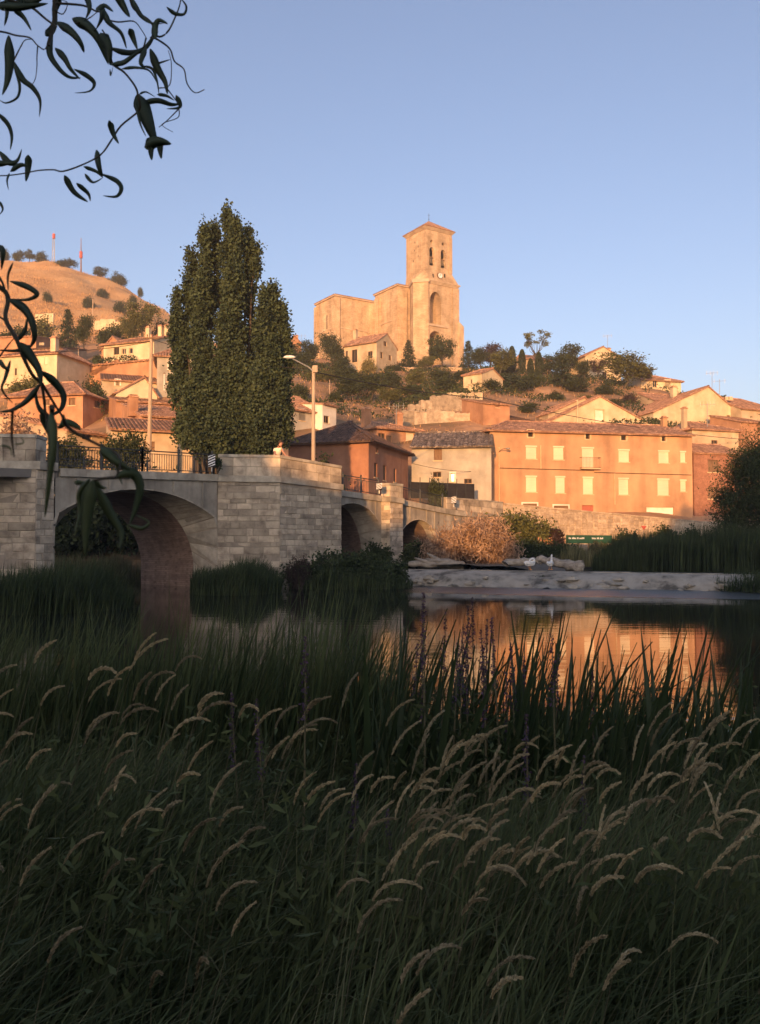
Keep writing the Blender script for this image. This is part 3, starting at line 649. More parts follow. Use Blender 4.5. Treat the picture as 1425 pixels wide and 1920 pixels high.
def tile_plane(mb, e0, e1, r1, r0, sp=.27, row=.42, h=.075, thick=.10):
    """rows of half-round clay tiles on a roof plane: eave e0-e1, top r0-r1"""
    ex = e1 - e0; Le = ex.length; ux = ex / Le; nrm = ex.cross(r0 - e0).normalized()
    if nrm.z < 0: nrm = -nrm
    uy = nrm.cross(ux); 
    if uy.dot(r0 - e0) < 0: uy = -uy
    a0, a1 = (r0 - e0).dot(ux), (r1 - e0).dot(ux); H = (r0 - e0).dot(uy)
    def bmax(a):
        if a < a0: return H * a / max(a0, 1e-6)
        if a > a1: return H * (Le - a) / max(Le - a1, 1e-6)
        return H
    mb.faces([e0, e1, r1, r0, e0 - nrm * thick, e1 - nrm * thick, r1 - nrm * thick, r0 - nrm * thick], [(0, 1, 2, 3), (7, 6, 5, 4), (0, 4, 5, 1), (1, 5, 6, 2), (2, 6, 7, 3), (3, 7, 4, 0)], .35)
    n = max(2, int(Le / sp)); s = Le / n
    prof = ((0.06, 0.0), (.28, .85), (.72, .85), (.94, 0.0))
    for i in range(n):
        ac = (i + .5) * s; top = bmax(ac)
        if top < .15: continue
        nr = max(1, int(math.ceil(top / row))); jx = random.uniform(-.02, .02)
        for j in range(nr):
            b0 = j * row - (.05 if j == 0 else 0.02); b1 = min((j + 1) * row, top); lift = .022; rr = random.random(); jj = random.uniform(-.012, .012)
            if b1 <= b0: continue
            pts = []
            for b_, lf in ((b0, lift), (b1, 0)):
                for pa, ph in prof: pts.append(e0 + ux * ((i + pa) * s + jx + jj) + uy * b_ + nrm * (ph * h + lf + .004))
            fs = [(k, k + 1, 5 + k, 4 + k) for k in range(3)]
            if j == 0: fs.append((0, 1, 2, 3))
            mb.faces(pts, fs, rr)
def ridge_tiles(mb, a, b, r=.11):
    n = max(1, int((b - a).length / .45))
    for i in range(n):
        p, q = a.lerp(b, i / n), a.lerp(b, (i + 1.08) / n); mb.tube([p + Vector((0, 0, .03)), q + Vector((0, 0, .05))], [r, r * .9], 6, cap=False); 
        for k in range(6): mb.r[-1 - k] = random.random()
def house(name, label, L, Rr, depth, eave, roof='hip', rise=1.8, wall='terracotta', tile='tile', wins=(), rwins=(), lwins=(), iL=0., iR=0., over=.35, chim=(), base=None, cat='house', sp=.30, row=.45, trim='trim', ridge_f=.5, cor=True, gwall=None, eaveR=None):
    """L, Rr = (pixel x, distance) of the front corners; eave = pixel y of the wall top at the left corner"""
    a, b = Vector((xat(*L), L[1], 0)), Vector((xat(*Rr), Rr[1], 0)); u = (b - a); Ln = u.length; u /= Ln; wv = Vector((-u.y, u.x, 0))
    ze = zat(eave, L[1]); mid = (a + b) / 2 + wv * depth / 2
    zg = min(tz(a.x, a.y), tz(b.x, b.y), tz(mid.x, mid.y)) - 1.2 if base is None else zat(base, L[1])
    t = thing(name, label, cat, Vector((mid.x, mid.y, zg)), 'houses of the village' if cat == 'house' else None)
    mb = MB(); D = depth; O = {'f': (a, u, Ln), 'r': (b, wv, D), 'b': (b + wv * D, -u, Ln), 'l': (a + wv * D, -wv, D)}
    gab = {k: None for k in 'frbl'}
    if roof == 'hip':
        if iR == 0: gab['r'] = ('t', rise)
        if iL == 0: gab['l'] = ('t', rise)
    if roof == 'front': gab['f'] = ('t', rise, ridge_f); gab['b'] = ('t', rise, 1 - ridge_f)
    if roof == 'shed': gab['b'] = ('s', rise); gab['r'] = ('sr', rise); gab['l'] = ('sl', rise)
    ws = []
    for key, wl_ in (('f', wins), ('r', rwins), ('l', lwins)):
        for q in wl_: ws.append((key, q))
    for key in 'frbl':
        o_, u_, l_ = O[key]; g = gab[key]
        outer = [(0, zg), (l_, zg), (l_, ze), (0, ze)]
        if g:
            if g[0] == 't': outer = [(0, zg), (l_, zg), (l_, ze), (l_ * (g[2] if len(g) > 2 else .5), ze + g[1] - .01), (0, ze)]
            elif g[0] == 's': outer = [(0, zg), (l_, zg), (l_, ze + g[1] - .01), (0, ze + g[1] - .01)]
            elif g[0] == 'sr': outer = [(0, zg), (l_, zg), (l_, ze + g[1] - .01), (0, ze)]
            elif g[0] == 'sl': outer = [(0, zg), (l_, zg), (l_, ze), (0, ze + g[1] - .01)]
        hs = []
        for k2, q in ws:
            if k2 != key: continue
            x0, z1 = hit(o_, u_, q[0], q[1]); x1, z1b = hit(o_, u_, q[2], q[1]); _, z0 = hit(o_, u_, (q[0] + q[2]) / 2, q[3]); z1 = (z1 + z1b) / 2
            x0, x1 = max(min(x0, x1), .08), min(max(x0, x1), l_ - .08); z0 = max(z0, zg + .1)
            if x1 - x0 < .12 or z1 - z0 < .12: continue
            hs.append((rect(x0, z0, x1, z1), q))
        facade(mb, o_, u_, outer, [h for h, _ in hs], .16)
        nin = Vector((-u_.y, u_.x, 0))
        for h, q in hs:
            kind = q[4] if len(q) > 4 else 'pane'; (x0, z0), (x1, _), (_, z1), _ = h
            mtl = {'pane': M['glass'], 'shut': M['shutter'], 'void': M['void'], 'door': M['wood'], 'red': M['reddoor'], 'blind': M['wood'], 'white': M['white']}[kind]
            bk = .17 if kind != 'shut' else .09
            wm = MB().fbox(o_, u_, nin, x0 - .01, x1 + .01, bk, bk + .05, z0 - .01, z1 + .01)
            wo = wm.build('door' if kind in ('door', 'red') else 'window', mtl, t)
            f_ = .09 if kind == 'shut' else .07; fm = MB()
            if kind == 'shut':
                fm.fbox(o_, u_, nin, x0 - .09, x1 + .09, -.05, .02, z0 - .10, z0 - .004); fm.build('sill', M[trim], wo)
                fm = MB().fbox(o_, u_, nin, x0 - .05, x1 + .05, -.025, .02, z1 + .004, z1 + .15); fm.build('shutter_box', M['shutter'], wo)
                nsl = 6
                for i in range(nsl): MB().fbox(o_, u_, nin, x0, x1, bk - .016, bk - .001, z0 + (z1 - z0) * (i + .08) / nsl, z0 + (z1 - z0) * (i + .92) / nsl).build('slat', M['shutter'], wo)
            elif kind in ('pane', 'blind', 'void'):
                th = .05
                for s_ in ((x0, x0 + th, z0, z1), (x1 - th, x1, z0, z1), (x0 + th, x1 - th, z0, z0 + th), (x0 + th, x1 - th, z1 - th, z1)): fm.fbox(o_, u_, nin, s_[0], s_[1], .10, bk - .002, s_[2], s_[3])
                if x1 - x0 > .6: fm.fbox(o_, u_, nin, (x0 + x1) / 2 - .03, (x0 + x1) / 2 + .03, .10, bk - .002, z0 + th, z1 - th)
                fm.build('frame', M['wood'] if kind != 'pane' else M[trim], wo)
                MB().fbox(o_, u_, nin, x0 - .08, x1 + .08, -.05, .02, z0 - .10, z0 - .004).build('sill', M[trim], wo)
            if len(q) > 5:   # pale surround
                e = .14; sm = MB()
                for s_ in ((x0 - e, x0 - .003, z0, z1 + e), (x1 + .003, x1 + e, z0, z1 + e), (x0 - .003, x1 + .003, z1 + .003, z1 + e)): sm.fbox(o_, u_, nin, s_[0], s_[1], -.022, .02, s_[2], s_[3])
                sm.build('surround', M[q[5]], wo)
    mb.build('wall', M[wall], t)
    # roof
    def Q(x, y, z): p = a + u * x + wv * y; return Vector((p.x, p.y, z))
    rm = MB(); ov = over; sl = None
    if roof == 'hip':
        k = rise / (D / 2); dz = k * ov; xl, xr = iL, Ln - iR; e_l = -ov if iL > 0 else -.15; e_r = Ln + ov if iR > 0 else Ln + .15
        if iL == 0: xl = -.15
        if iR == 0: xr = Ln + .15
        zr = ze + rise + .02
        tile_plane(rm, Q(e_l, -ov, ze - dz), Q(e_r, -ov, ze - dz), Q(xr, D / 2, zr), Q(xl, D / 2, zr), sp, row)
        tile_plane(rm, Q(e_r, D + ov, ze - dz), Q(e_l, D + ov, ze - dz), Q(xl, D / 2, zr), Q(xr, D / 2, zr), sp * 1.5, row * 2)
        if iL > 0: tile_plane(rm, Q(-ov, D + ov, ze - dz), Q(-ov, -ov, ze - dz), Q(xl, D / 2, zr), Q(xl - .02, D / 2, zr), sp, row)
        if iR > 0: tile_plane(rm, Q(Ln + ov, -ov, ze - dz), Q(Ln + ov, D + ov, ze - dz), Q(xr, D / 2, zr), Q(xr + .02, D / 2, zr), sp, row)
        ridge_tiles(rm, Q(xl, D / 2, zr + .02), Q(xr, D / 2, zr + .02))
        if iL > 0: ridge_tiles(rm, Q(-ov, -ov, ze - dz + .03), Q(xl, D / 2, zr + .02))
        if iR > 0: ridge_tiles(rm, Q(Ln + ov, -ov, ze - dz + .03), Q(xr, D / 2, zr + .02))
        rz = lambda x, y: ze + rise * max(0, 1 - abs(y - D / 2) / (D / 2))
    elif roof == 'front':
        xr = Ln * ridge_f; zr = ze + rise + .02; kl = rise / xr * ov; kr = rise / (Ln - xr) * ov
        tile_plane(rm, Q(-ov, D + .15, ze - kl), Q(-ov, -.2, ze - kl), Q(xr, -.2, zr), Q(xr, D + .15, zr), sp, row)
        tile_plane(rm, Q(Ln + ov, -.2, ze - kr), Q(Ln + ov, D + .15, ze - kr), Q(xr, D + .15, zr), Q(xr, -.2, zr), sp, row)
        ridge_tiles(rm, Q(xr, -.2, zr + .02), Q(xr, D + .15, zr + .02)); rz = lambda x, y: ze + rise * min(x / xr, (Ln - x) / (Ln - xr))
    else:
        k = rise / D * ov
        tile_plane(rm, Q(-.15, -ov, ze - k + .02), Q(Ln + .15, -ov, ze - k + .02), Q(Ln + .15, D + .1, ze + rise + .02), Q(-.15, D + .1, ze + rise + .02), sp, row); rz = lambda x, y: ze + rise * y / D
    ro = rm.build('roof', M[tile], t)
    if cor and Ln > 3:   # rafter ends under the eave
        n = int(Ln / .55); ra_ = MB().box((0, 0, 0), (.05, over * .42, .05)).mesh('rafter_end'); rot = math.atan2(u.y, u.x)
        if n <= 60:
            for i in range(n):
                p = Q((i + .5) * Ln / n, -over * .45, ze - .14 - (.15 if roof == 'front' else 0))
                if roof == 'front': break
                ob = link('rafter_end', ra_, M['wood'], ro); ob.location = p - off_of(ro); ob.rotation_euler = (0, 0, rot)
    for (cx, cy, cw, ch) in chim:
        z = rz(cx * Ln, cy * D); O2 = a + u * cx * Ln + wv * cy * D; cm = MB().fbox(O2, u, wv, -cw / 2, cw / 2, -cw / 2, cw / 2, z - .5, z + ch)
        c_ = cm.build('chimney', M[wall] if not gwall else M[gwall], ro)
        cm = MB().fbox(O2, u, wv, -cw / 2 - .08, cw / 2 + .08, -cw / 2 - .08, cw / 2 + .08, z + ch + .002, z + ch + .10); cm.fbox(O2, u, wv, -cw / 2 + .05, cw / 2 - .05, -cw / 2 + .05, cw / 2 - .05, z + ch + .1, z + ch + .25); cm.build('chimney_cap', M['tile'], t)
    t['_'] = 0; del t['_']
    return t, dict(a=a, u=u, w=wv, L=Ln, ze=ze, zg=zg, Q=Q, rz=rz)
c7 = lambda x, y: (860 + x * .3965, 740 + y * .3965)
def w7(x0, y0, x1, y1, *k): return c7(x0, y0) + c7(x1, y1) + k
c5 = lambda x, y: (540 + x * .2947, 600 + y * .2947)
def w5(x0, y0, x1, y1, *k): return c5(x0, y0) + c5(x1, y1) + k
c2 = lambda x, y: (x * .2526, 420 + y * .2526)
def w2(x0, y0, x1, y1, *k): return c2(x0, y0) + c2(x1, y1) + k
c6 = lambda x, y: (860 + x * .3965, 600 + y * .3965)
def w6(x0, y0, x1, y1, *k): return c6(x0, y0) + c6(x1, y1) + k
c4 = lambda x, y: (560 + x * .2386, 380 + y * .2386)
def w4(x0, y0, x1, y1, *k): return c4(x0, y0) + c4(x1, y1) + k

# long ochre house on the river street
hw = [w7(328, 170, 352, 200, 'void', 'trim'), w7(600, 185, 620, 210, 'void', 'trim'), w7(768, 193, 792, 216, 'void', 'trim'), w7(960, 198, 978, 220, 'void', 'trim')]
hw += [w7(*q, 'shut') for q in ((318, 248, 368, 303), (448, 250, 496, 307), (583, 255, 638, 347), (756, 265, 806, 318), (945, 270, 994, 323), (1048, 273, 1073, 320), (318, 390, 368, 460), (458, 392, 502, 465), (588, 395, 635, 470), (756, 400, 803, 473), (940, 403, 994, 476), (1048, 408, 1075, 458))]
hw += [w7(303, 515, 370, 580, 'door', 'white'), w7(450, 525, 518, 590, 'door', 'white'), w7(583, 523, 637, 580, 'red'), w7(888, 532, 1018, 600, 'white')]
bh, H5 = house('long_house', 'long ochre two-storey house with shuttered windows and attic holes above the river', (920, 80), (1300, 84), 10.5, 805, 'hip', 1.55, 'ochre', 'tile', hw, iL=3.6, iR=.0, over=.45, sp=.34, row=.5, chim=[(.985, .45, .5, .9)])
a, u, wv, ze = H5['a'], H5['u'], H5['w'], H5['ze']
for x0, x1, y in ((190, 640, 350), (640, 1100, 371)):
    p, q = hit(a, u, *c7(x0, y - 3)), hit(a, u, *c7(x1, y + 9)); MB().tube([a + u * p[0] - wv * .04 + Vector((0, 0, p[1])), a + u * q[0] - wv * .04 + Vector((0, 0, q[1]))], .03, 5).build('cable', M['wire'], bh)
for x, y0, y1 in ((387, 240, 350), (736, 372, 520), (190, 250, 505)):
    p, q = hit(a, u, *c7(x, y0)), hit(a, u, *c7(x, y1)); MB().tube([a + u * p[0] - wv * .07 + Vector((0, 0, p[1])), a + u * p[0] - wv * .07 + Vector((0, 0, q[1]))], .05, 6).build('downpipe', M['trim'], bh)
# balcony
x0, z1 = hit(a, u, *c7(572, 298)); x1, z0 = hit(a, u, *c7(660, 350)); bal = MB().fbox(a, u, wv, x0, x1, -.62, -.001, z0 - .1, z0).build('balcony', M['trim'], bh)
for zz in (z0 + .05, z1): MB().tube([a + u * x0 - wv * .58 + Vector((0, 0, zz)), a + u * x1 - wv * .58 + Vector((0, 0, zz))], .022, 5).tube([a + u * x0 + Vector((0, 0, zz)), a + u * x0 - wv * .58 + Vector((0, 0, zz))], .022, 5).tube([a + u * x1 + Vector((0, 0, zz)), a + u * x1 - wv * .58 + Vector((0, 0, zz))], .022, 5).build('balcony_rail', M['wood'], bal)
for i in range(14):
    p = a + u * (x0 + (x1 - x0) * i / 13) - wv * .58; MB().tube([p + Vector((0, 0, z0)), p + Vector((0, 0, z1))], .012, 4).build('baluster', M['wood'], bal)
# wall lamp at its left end
p = hit(a, u, *c7(187, 272)); q = a + u * p[0] + Vector((0, 0, p[1]))
lt = thing('wall_lamp', 'street lamp on a bracket at the left end of the long house', 'lamp', q)
MB().tube([q, q - wv * .5 + u * .25 + Vector((0, 0, .25)), q - wv * .9 + u * .5 + Vector((0, 0, .28))], .03, 6).build('arm', M['wood'], lt)
MB().ball(q - wv * 1.0 + u * .6 + Vector((0, 0, .24)), (.22, .22, .09)).build('lamp_head', M['galv'], lt)

house('narrow_house', 'narrow brick annex wedged between long ochre house and grey house', (891, 78.0), (921, 78.6), 7, 848, 'shed', .9, 'brick', 'tile', [w7(118, 490, 150, 520, 'void')], over=.35, base=960)
# grey house under lichened tiles
house('grey_house', 'grey plaster house with wide lichen-speckled tile roof left of long house', (772, 77.5), (922, 76.5), 9, 836, 'hip', 1.7, 'greyplaster', 'tile_lichen', [w5(928, 820, 980, 892, 'blind'), w5(922, 965, 975, 1000, 'void'), w5(1036, 975, 1060, 1030, 'pane', 'white'), w5(1120, 1010, 1170, 1040, 'void')], iL=.0, iR=.0, over=.5, base=960, sp=.36, row=.5)
# black screened fence before it
fx0, fx1 = at(770, 920, 71), at(890, 920, 73.5); fz0, fz1 = zat(922, 72), zat(905, 72)
fe = thing('garden_fence', 'black screened garden fence before the grey house', 'fence', Vector((fx0.x, fx0.y, fz0 - .8)))
n = 7
for i in range(n):
    p, q = fx0.lerp(fx1, i / n), fx0.lerp(fx1, (i + .97) / n); d = (q - p).normalized(); nn = Vector((-d.y, d.x, 0))
    MB().fbox(Vector((p.x, p.y, 0)), Vector((d.x, d.y, 0)).normalized(), nn, 0, (q - p).length, 0, .04, fz0 - .6, fz1).build('panel', M['black'], fe)
    MB().tube([Vector((p.x, p.y - .03, fz0 - .8)), Vector((p.x, p.y - .03, fz1 + .4))], .03, 5).build('post', M['metal'], fe)
# brown-red corner house
house('corner_house', 'brown-red house with dark hipped roof behind the bridge parapet', (540, 68.2), (691, 66), 10.5, 829, 'hip', 2.15, 'brown_red', 'tile_brown', [], [w5(560, 815, 572, 845, 'void'), w5(548, 910, 568, 1000, 'blind'), w5(605, 925, 624, 1020, 'blind'), w5(672, 945, 688, 1030, 'blind')], iL=3.5, iR=3.7, over=.55, base=985)
house('porch_house', 'orange house with open porch and chimney behind the corner house', (706, 90), (784, 93), 8, 800, 'hip', 1.1, 'terracotta', 'tile', [w5(625, 735, 660, 800, 'door'), w5(575, 720, 618, 790, 'void'), w5(750, 720, 800, 770, 'shut'), w5(735, 970, 785, 1030, 'shut')], iL=1.5, iR=2.0, over=.6, chim=[(.04, .3, .75, 1.5), (.95, .4, .6, 1.3)], base=900)
house('barn_house', 'brown roofed house with white gable half hidden right of the poplar', (540, 88), (612, 92), 9, 764, 'hip', 2.2, 'greyplaster', 'tile', [w5(70, 560, 110, 640, 'blind')], [w5(222, 600, 268, 650, 'void')], iL=1, iR=0, over=.4, base=850, gwall='white')
house('white_gable_house', 'small white gable house with dark doorway right of the poplar', (604, 90), (630, 92), 6, 757, 'shed', .7, 'white', 'tile', [w5(228, 610, 262, 655, 'void')], over=.3, base=830)
# right hand side of the street
house('red_house', 'red-brown house at right end of the street beside the dark willow', (1303, 84.3), (1400, 86), 8, 848, 'hip', 1.3, 'brick', 'tile', [w7(1178, 308, 1228, 366, 'blind'), w7(1178, 435, 1228, 492, 'blind'), w7(1180, 560, 1230, 600, 'void')], iL=0, iR=0, over=.2, base=1000, row=.5)
house('hipped_house', 'small house with hipped roof and two chimneys behind the red house', (1301, 99), (1388, 101), 8, 803, 'hip', 1.3, 'sand', 'tile', [w7(1195, 215, 1225, 240, 'void')], iL=2.2, iR=2.6, over=.4, base=880, chim=[(.02, .2, .5, 2.0)])
house('gable_barn', 'wide cream barn with long low gable behind the long house', (1030, 103), (1228, 107), 12, 790, 'front', 3.4, 'cream', 'tile', [w6(645, 425, 685, 480, 'white', 'trim')], over=.15, base=860, ridge_f=.48, sp=.35)
house('cream_barn', 'small cream gable wall left of the wide barn', (1030, 106), (1125, 108), 9, 775, 'front', 2.3, 'sand', 'tile', [], over=.15, base=860, ridge_f=.72)
house('big_gable_house', 'big cream gabled house with twin attic holes on the right', (1228, 109), (1394, 112), 13, 772, 'front', 3.6, 'cream', 'tile', [w6(1262, 362, 1276, 376, 'void'), w6(1281, 362, 1296, 376, 'void'), w6(1268, 450, 1284, 500, 'blind')], over=.15, base=870, ridge_f=.62, chim=[(.78, .25, .6, 1.3), (.55, .5, .6, 1.4)])
house('right_edge_house', 'sand coloured house with stepped tile roofs at right picture edge', (1394, 110), (1470, 113), 10, 765, 'hip', 2.2, 'sand', 'tile', [], iL=0, iR=2, over=.3, base=860)
house('red_roof_annex', 'low annex with red tile roof below the right edge house', (1392, 104), (1450, 106), 5, 790, 'shed', 1.4, 'terracotta', 'tile', [], over=.3, base=870)
house('long_roof_house', 'low house showing a tile roof above the wide barn', (1235, 125), (1345, 128), 9, 752, 'hip', 1.9, 'sand', 'tile', [], iL=.0, iR=.0, over=.4, base=800, chim=[(.48, .3, .8, 1.4)])
house('ridge_house', 'yellow gabled house with antenna on the ridge right of church', (1101, 163), (1168, 165), 9, 666, 'front', 1.9, 'cream', 'tile', [w6(606, 190, 612, 245, 'void'), w6(680, 245, 700, 280, 'void')], over=.4, base=735, ridge_f=.5, chim=[(.85, .3, .7, 1.6)], sp=.4, row=.8)
house('eastern_ridge_house', 'cream house with shuttered window and hipped roof, rightmost on the ridge', (1205, 148), (1281, 150), 8, 711, 'hip', 1.5, 'cream', 'tile', [w6(975, 285, 1002, 320, 'shut'), w6(918, 288, 938, 318, 'pane')], iL=0, iR=2.4, over=.4, base=760, sp=.4, row=.8)
house('hidden_ridge_house', 'roof and gable peeping between ridge trees right of the church', (985, 172), (1035, 174), 8, 672, 'hip', 1.6, 'sand', 'tile', [], iL=1, iR=1, over=.4, base=720, sp=.4, row=.8)
house('tower_house', 'small square orange house with one tiny window and ribbed roof', (907, 99), (957, 100.5), 5, 755, 'shed', 1.2, 'terracotta', 'tile', [w5(1322, 530, 1345, 557, 'void')], over=.3, base=830, sp=.32)
house('dark_shed', 'low shed with dark sloping roof right of the small orange house', (958, 101), (1012, 104), 5, 785, 'shed', 1.4, 'brown_red', 'tile_brown', [], over=.2, base=830)
house('stone_shed', 'pale stone shed with flaking plaster on the slope below trees', (870, 126), (905, 124), 6, 704, 'hip', 1.1, 'cream', 'tile', [w5(1163, 378, 1172, 405, 'void')], [w5(1220, 392, 1229, 425, 'void')], iL=1, iR=0, over=.25, base=750, sp=.4)
house('church_house', 'stone house with corbelled eaves and gable below the church', (645, 166), (706, 162), 7.5, 648, 'hip', 2.2, 'sand', 'tile', [w4(418, 1155, 460, 1255, 'void'), w4(545, 1168, 580, 1225, 'void'), w4(370, 1165, 385, 1220, 'void')], [w4(668, 1090, 692, 1128, 'void'), w4(643, 1175, 662, 1225, 'void'), w4(708, 1198, 728, 1240, 'void')], iL=0, iR=0, over=.5, base=715, sp=.4, row=.8, chim=[(.08, .4, .7, 1.8)])
house('poplar_gable_house', 'distant small gable house just right of the poplar top', (537, 170), (563, 171), 7, 640, 'front', 1.3, 'terracotta', 'tile', [], over=.2, base=690, chim=[(.95, .4, .5, 1.8)], sp=.5, row=1)
# left cluster
house('hip_house', 'orange hipped-roof house with two small windows behind the willow', (10, 90), (152, 88), 9, 742, 'hip', 2.0, 'terracotta', 'tile', [w2(510, 1290, 560, 1345, 'blind'), w2(330, 1300, 370, 1345, 'blind'), w2(110, 1330, 150, 1370, 'blind')], [w2(700, 1312, 745, 1365, 'blind')], iL=3, iR=4.0, over=.5, base=830, sp=.34)
house('low_roof_house', 'low house of broad tiled roof behind the bridge railing', (122, 62), (214, 66), 9, 806, 'shed', 2.0, 'sand', 'tile', [w2(610, 1560, 680, 1600, 'void')], over=.4, base=930, sp=.3)
house('gutter_house', 'ochre house with white gutter behind the utility pole', (205, 61), (360, 63), 8, 803, 'shed', 1.9, 'sand', 'tile', [w2(1115, 1615, 1150, 1680, 'door'), w2(1065, 1610, 1085, 1680, 'blind'), w2(1350, 1620, 1400, 1680, 'void')], over=.45, base=930, sp=.3)
house('upper_gutter_house', 'terracotta walled roof house stepping above the gutter house', (262, 74), (352, 76), 8, 778, 'shed', 2.2, 'terracotta', 'tile', [], over=.4, base=840, sp=.34, chim=[(-.05, .3, .8, 1.2)])
house('cream_gable_house', 'cream gabled house in the middle of the left cluster', (215, 92), (292, 94), 8, 735, 'front', 1.9, 'cream', 'tile', [], over=.25, base=790, ridge_f=.68)
house('mid_roof_house', 'long orange house with gently sloping roof under the cream gable', (215, 86), (350, 89), 6, 750, 'shed', 1.3, 'terracotta', 'tile', [], over=.4, base=810)
house('small_roof_house', 'small house with one window left of the cream gable', (187, 97), (292, 99), 7, 711, 'shed', 2.0, 'sand', 'tile', [w2(858, 1158, 888, 1200, 'pane', 'white')], over=.35, base=770)
house('long_orange_house', 'long orange house with roof sloping down left above the village', (157, 108), (292, 104), 8, 686, 'shed', 1.4, 'terracotta', 'tile', [w2(862, 1005, 880, 1030, 'void'), w2(785, 1020, 800, 1040, 'void'), w2(665, 1095, 685, 1130, 'void')], over=.3, base=750)
house('white_window_house', 'tall sand house with white framed window touching the poplar', (291, 95), (372, 96), 6, 665, 'hip', 1.5, 'greyplaster', 'tile', [w2(1252, 1035, 1278, 1085, 'void', 'white'), w2(1240, 1130, 1310, 1170, 'void')], iL=2, iR=2, over=.4, base=760)
house('upper_house', 'cream house with veranda and red chimneys at top of left cluster', (190, 121), (285, 118), 8, 646, 'hip', 1.5, 'cream', 'tile', [w2(905, 925, 935, 965, 'pane'), w2(960, 920, 985, 960, 'pane'), w2(845, 915, 885, 970, 'void')], iL=1.5, iR=0, over=.45, base=700, chim=[(.55, .5, .6, 1.4), (.8, .5, .6, 1.4), (.93, .5, .6, 1.4)])
house('upper_orange_house', 'orange house with gable left of the cream veranda house', (186, 124), (228, 123), 8, 655, 'front', 1.8, 'terracotta', 'tile', [], over=.3, base=700)
house('top_house', 'small orange house high above the village left of poplar', (297, 150), (345, 151), 6, 616, 'hip', .8, 'terracotta', 'tile', [], iL=0, iR=0, over=.3, base=660, sp=.5, row=1)
house('left_cream_house', 'cream house with chimney at left edge among willow leaves', (-10, 103), (102, 101), 8, 668, 'hip', 1.3, 'cream', 'tile', [w2(110, 1070, 125, 1125, 'void'), w2(330, 985, 350, 1040, 'shut')], iL=0, iR=1.5, over=.4, base=740, chim=[(.82, .2, .7, 1.6)])
house('left_upper_house', 'orange walled house at upper left edge below the hill', (-30, 133), (62, 132), 8, 633, 'shed', 1.2, 'terracotta', 'tile', [], over=.3, base=690, chim=[(.66, .5, .5, 1.1)], sp=.5, row=1)
house('left_shadow_house', 'low house with dark roof between the conifer and left edge', (40, 122), (110, 121), 7, 655, 'shed', 1.3, 'sand', 'tile_brown', [w2(290, 880, 325, 900, 'white')], over=.3, base=700, sp=.5, row=1)

# garden walls and ruined terraces: rough walls of single stones on top
def rough_wall(label, pts, hpx, mat_='rubble', th=.5):
    P = [at(*p) for p in pts]; t = thing('garden_wall', label, 'wall', Vector((P[0].x, P[0].y, P[0].z - hpx * pts[0][2] / F)))
    for k in range(len(P) - 1):
        a, b = P[k], P[k + 1]; d = Vector((b.x - a.x, b.y - a.y, 0)); Ln = d.length; d /= Ln; nn = Vector((-d.y, d.x, 0)); n = max(1, int(Ln / 1.5))
        for i in range(n):
            x0, x1 = Ln * i / n, Ln * (i + 1) / n; zt = a.z + (b.z - a.z) * (i + .5) / n + random.uniform(-.18, .18); h = hpx * pts[k][2] / F
            MB().fbox(Vector((a.x, a.y, 0)), d, nn, x0, x1 + .01 * (i % 2), .01 * (i % 2), th + random.uniform(0, .1), zt - h - 1.5, zt).build('wall_section', M[mat_], t)
            for m_ in range(2):
                s = random.uniform(.2, .36); MB().ball((a.x + d.x * (x0 + (m_ + .5) * (x1 - x0) / 2) + nn.x * th / 2, a.y + d.y * (x0 + (m_ + .5) * (x1 - x0) / 2) + nn.y * th / 2, zt), (s * 1.3, s, s * .5), 7, 4, jit=.2).build('cap_stone', M[mat_], t)
    return t
rough_wall('ruined stone terrace wall left of the small orange house', [(768, 760, 106), (830, 742, 108), (905, 750, 110)], 26)
rough_wall('upper ruined stone wall below the pale shed', [(838, 738, 118), (905, 735, 118)], 22, 'sand')
rough_wall('lower terrace wall above the grey house roof', [(754, 773, 100), (800, 770, 101), (905, 775, 102)], 22)
rough_wall('stone terrace wall on the slope below the church house', [(560, 706, 150), (620, 701, 152), (660, 703, 152)], 14, 'sand')
rough_wall('garden wall of orange plaster left of the long orange house', [(66, 700, 112), (110, 700, 112), (158, 702, 112)], 16, 'terracotta')
rough_wall('low retaining wall under the church forecourt trees', [(740, 688, 168), (800, 690, 170), (868, 690, 172)], 10, 'church')
rough_wall('pale bank wall on the hill above the cream veranda house', [(175, 603, 200), (200, 597, 200), (232, 605, 200)], 10, 'cream')
rough_wall('pale crumbling bank wall at the foot of dry hill', [(66, 590, 200), (100, 588, 200)], 8, 'cream')

# ------------------------------------------------------------------ church
uF = Vector((math.cos(R(33)), math.sin(R(33)), 0)); uL = Vector((-uF.y, uF.x, 0))
E = Vector((xat(803, 186), 186, 0)); zt_ = lambda py: zat(py, 186)
ch = thing('church', 'limestone church with tall square bell tower crowning the hill', 'church', Vector((E.x, E.y, 38)))
CB = 37.0
def pointed(x0, x1, z0, zs, z1, n=7):
    """opening with a pointed head"""
    pts = [(x0, z0), (x1, z0)]; c = (x0 + x1) / 2
    for i in range(n + 1):
        t = i / n; pts.append((x1 - (x1 - c) * (1 - math.cos(t * math.pi / 2)) ** 1.0, zs + (z1 - zs) * math.sin(t * math.pi / 2)))
    for i in range(n - 1, -1, -1):
        t = i / n; pts.append((x0 + (c - x0) * (1 - math.cos(t * math.pi / 2)), zs + (z1 - zs) * math.sin(t * math.pi / 2)))
    return pts
def circ(c, z, r, n=14): return [(c + r * math.cos(2 * math.pi * i / n), z + r * math.sin(2 * math.pi * i / n)) for i in range(n)]
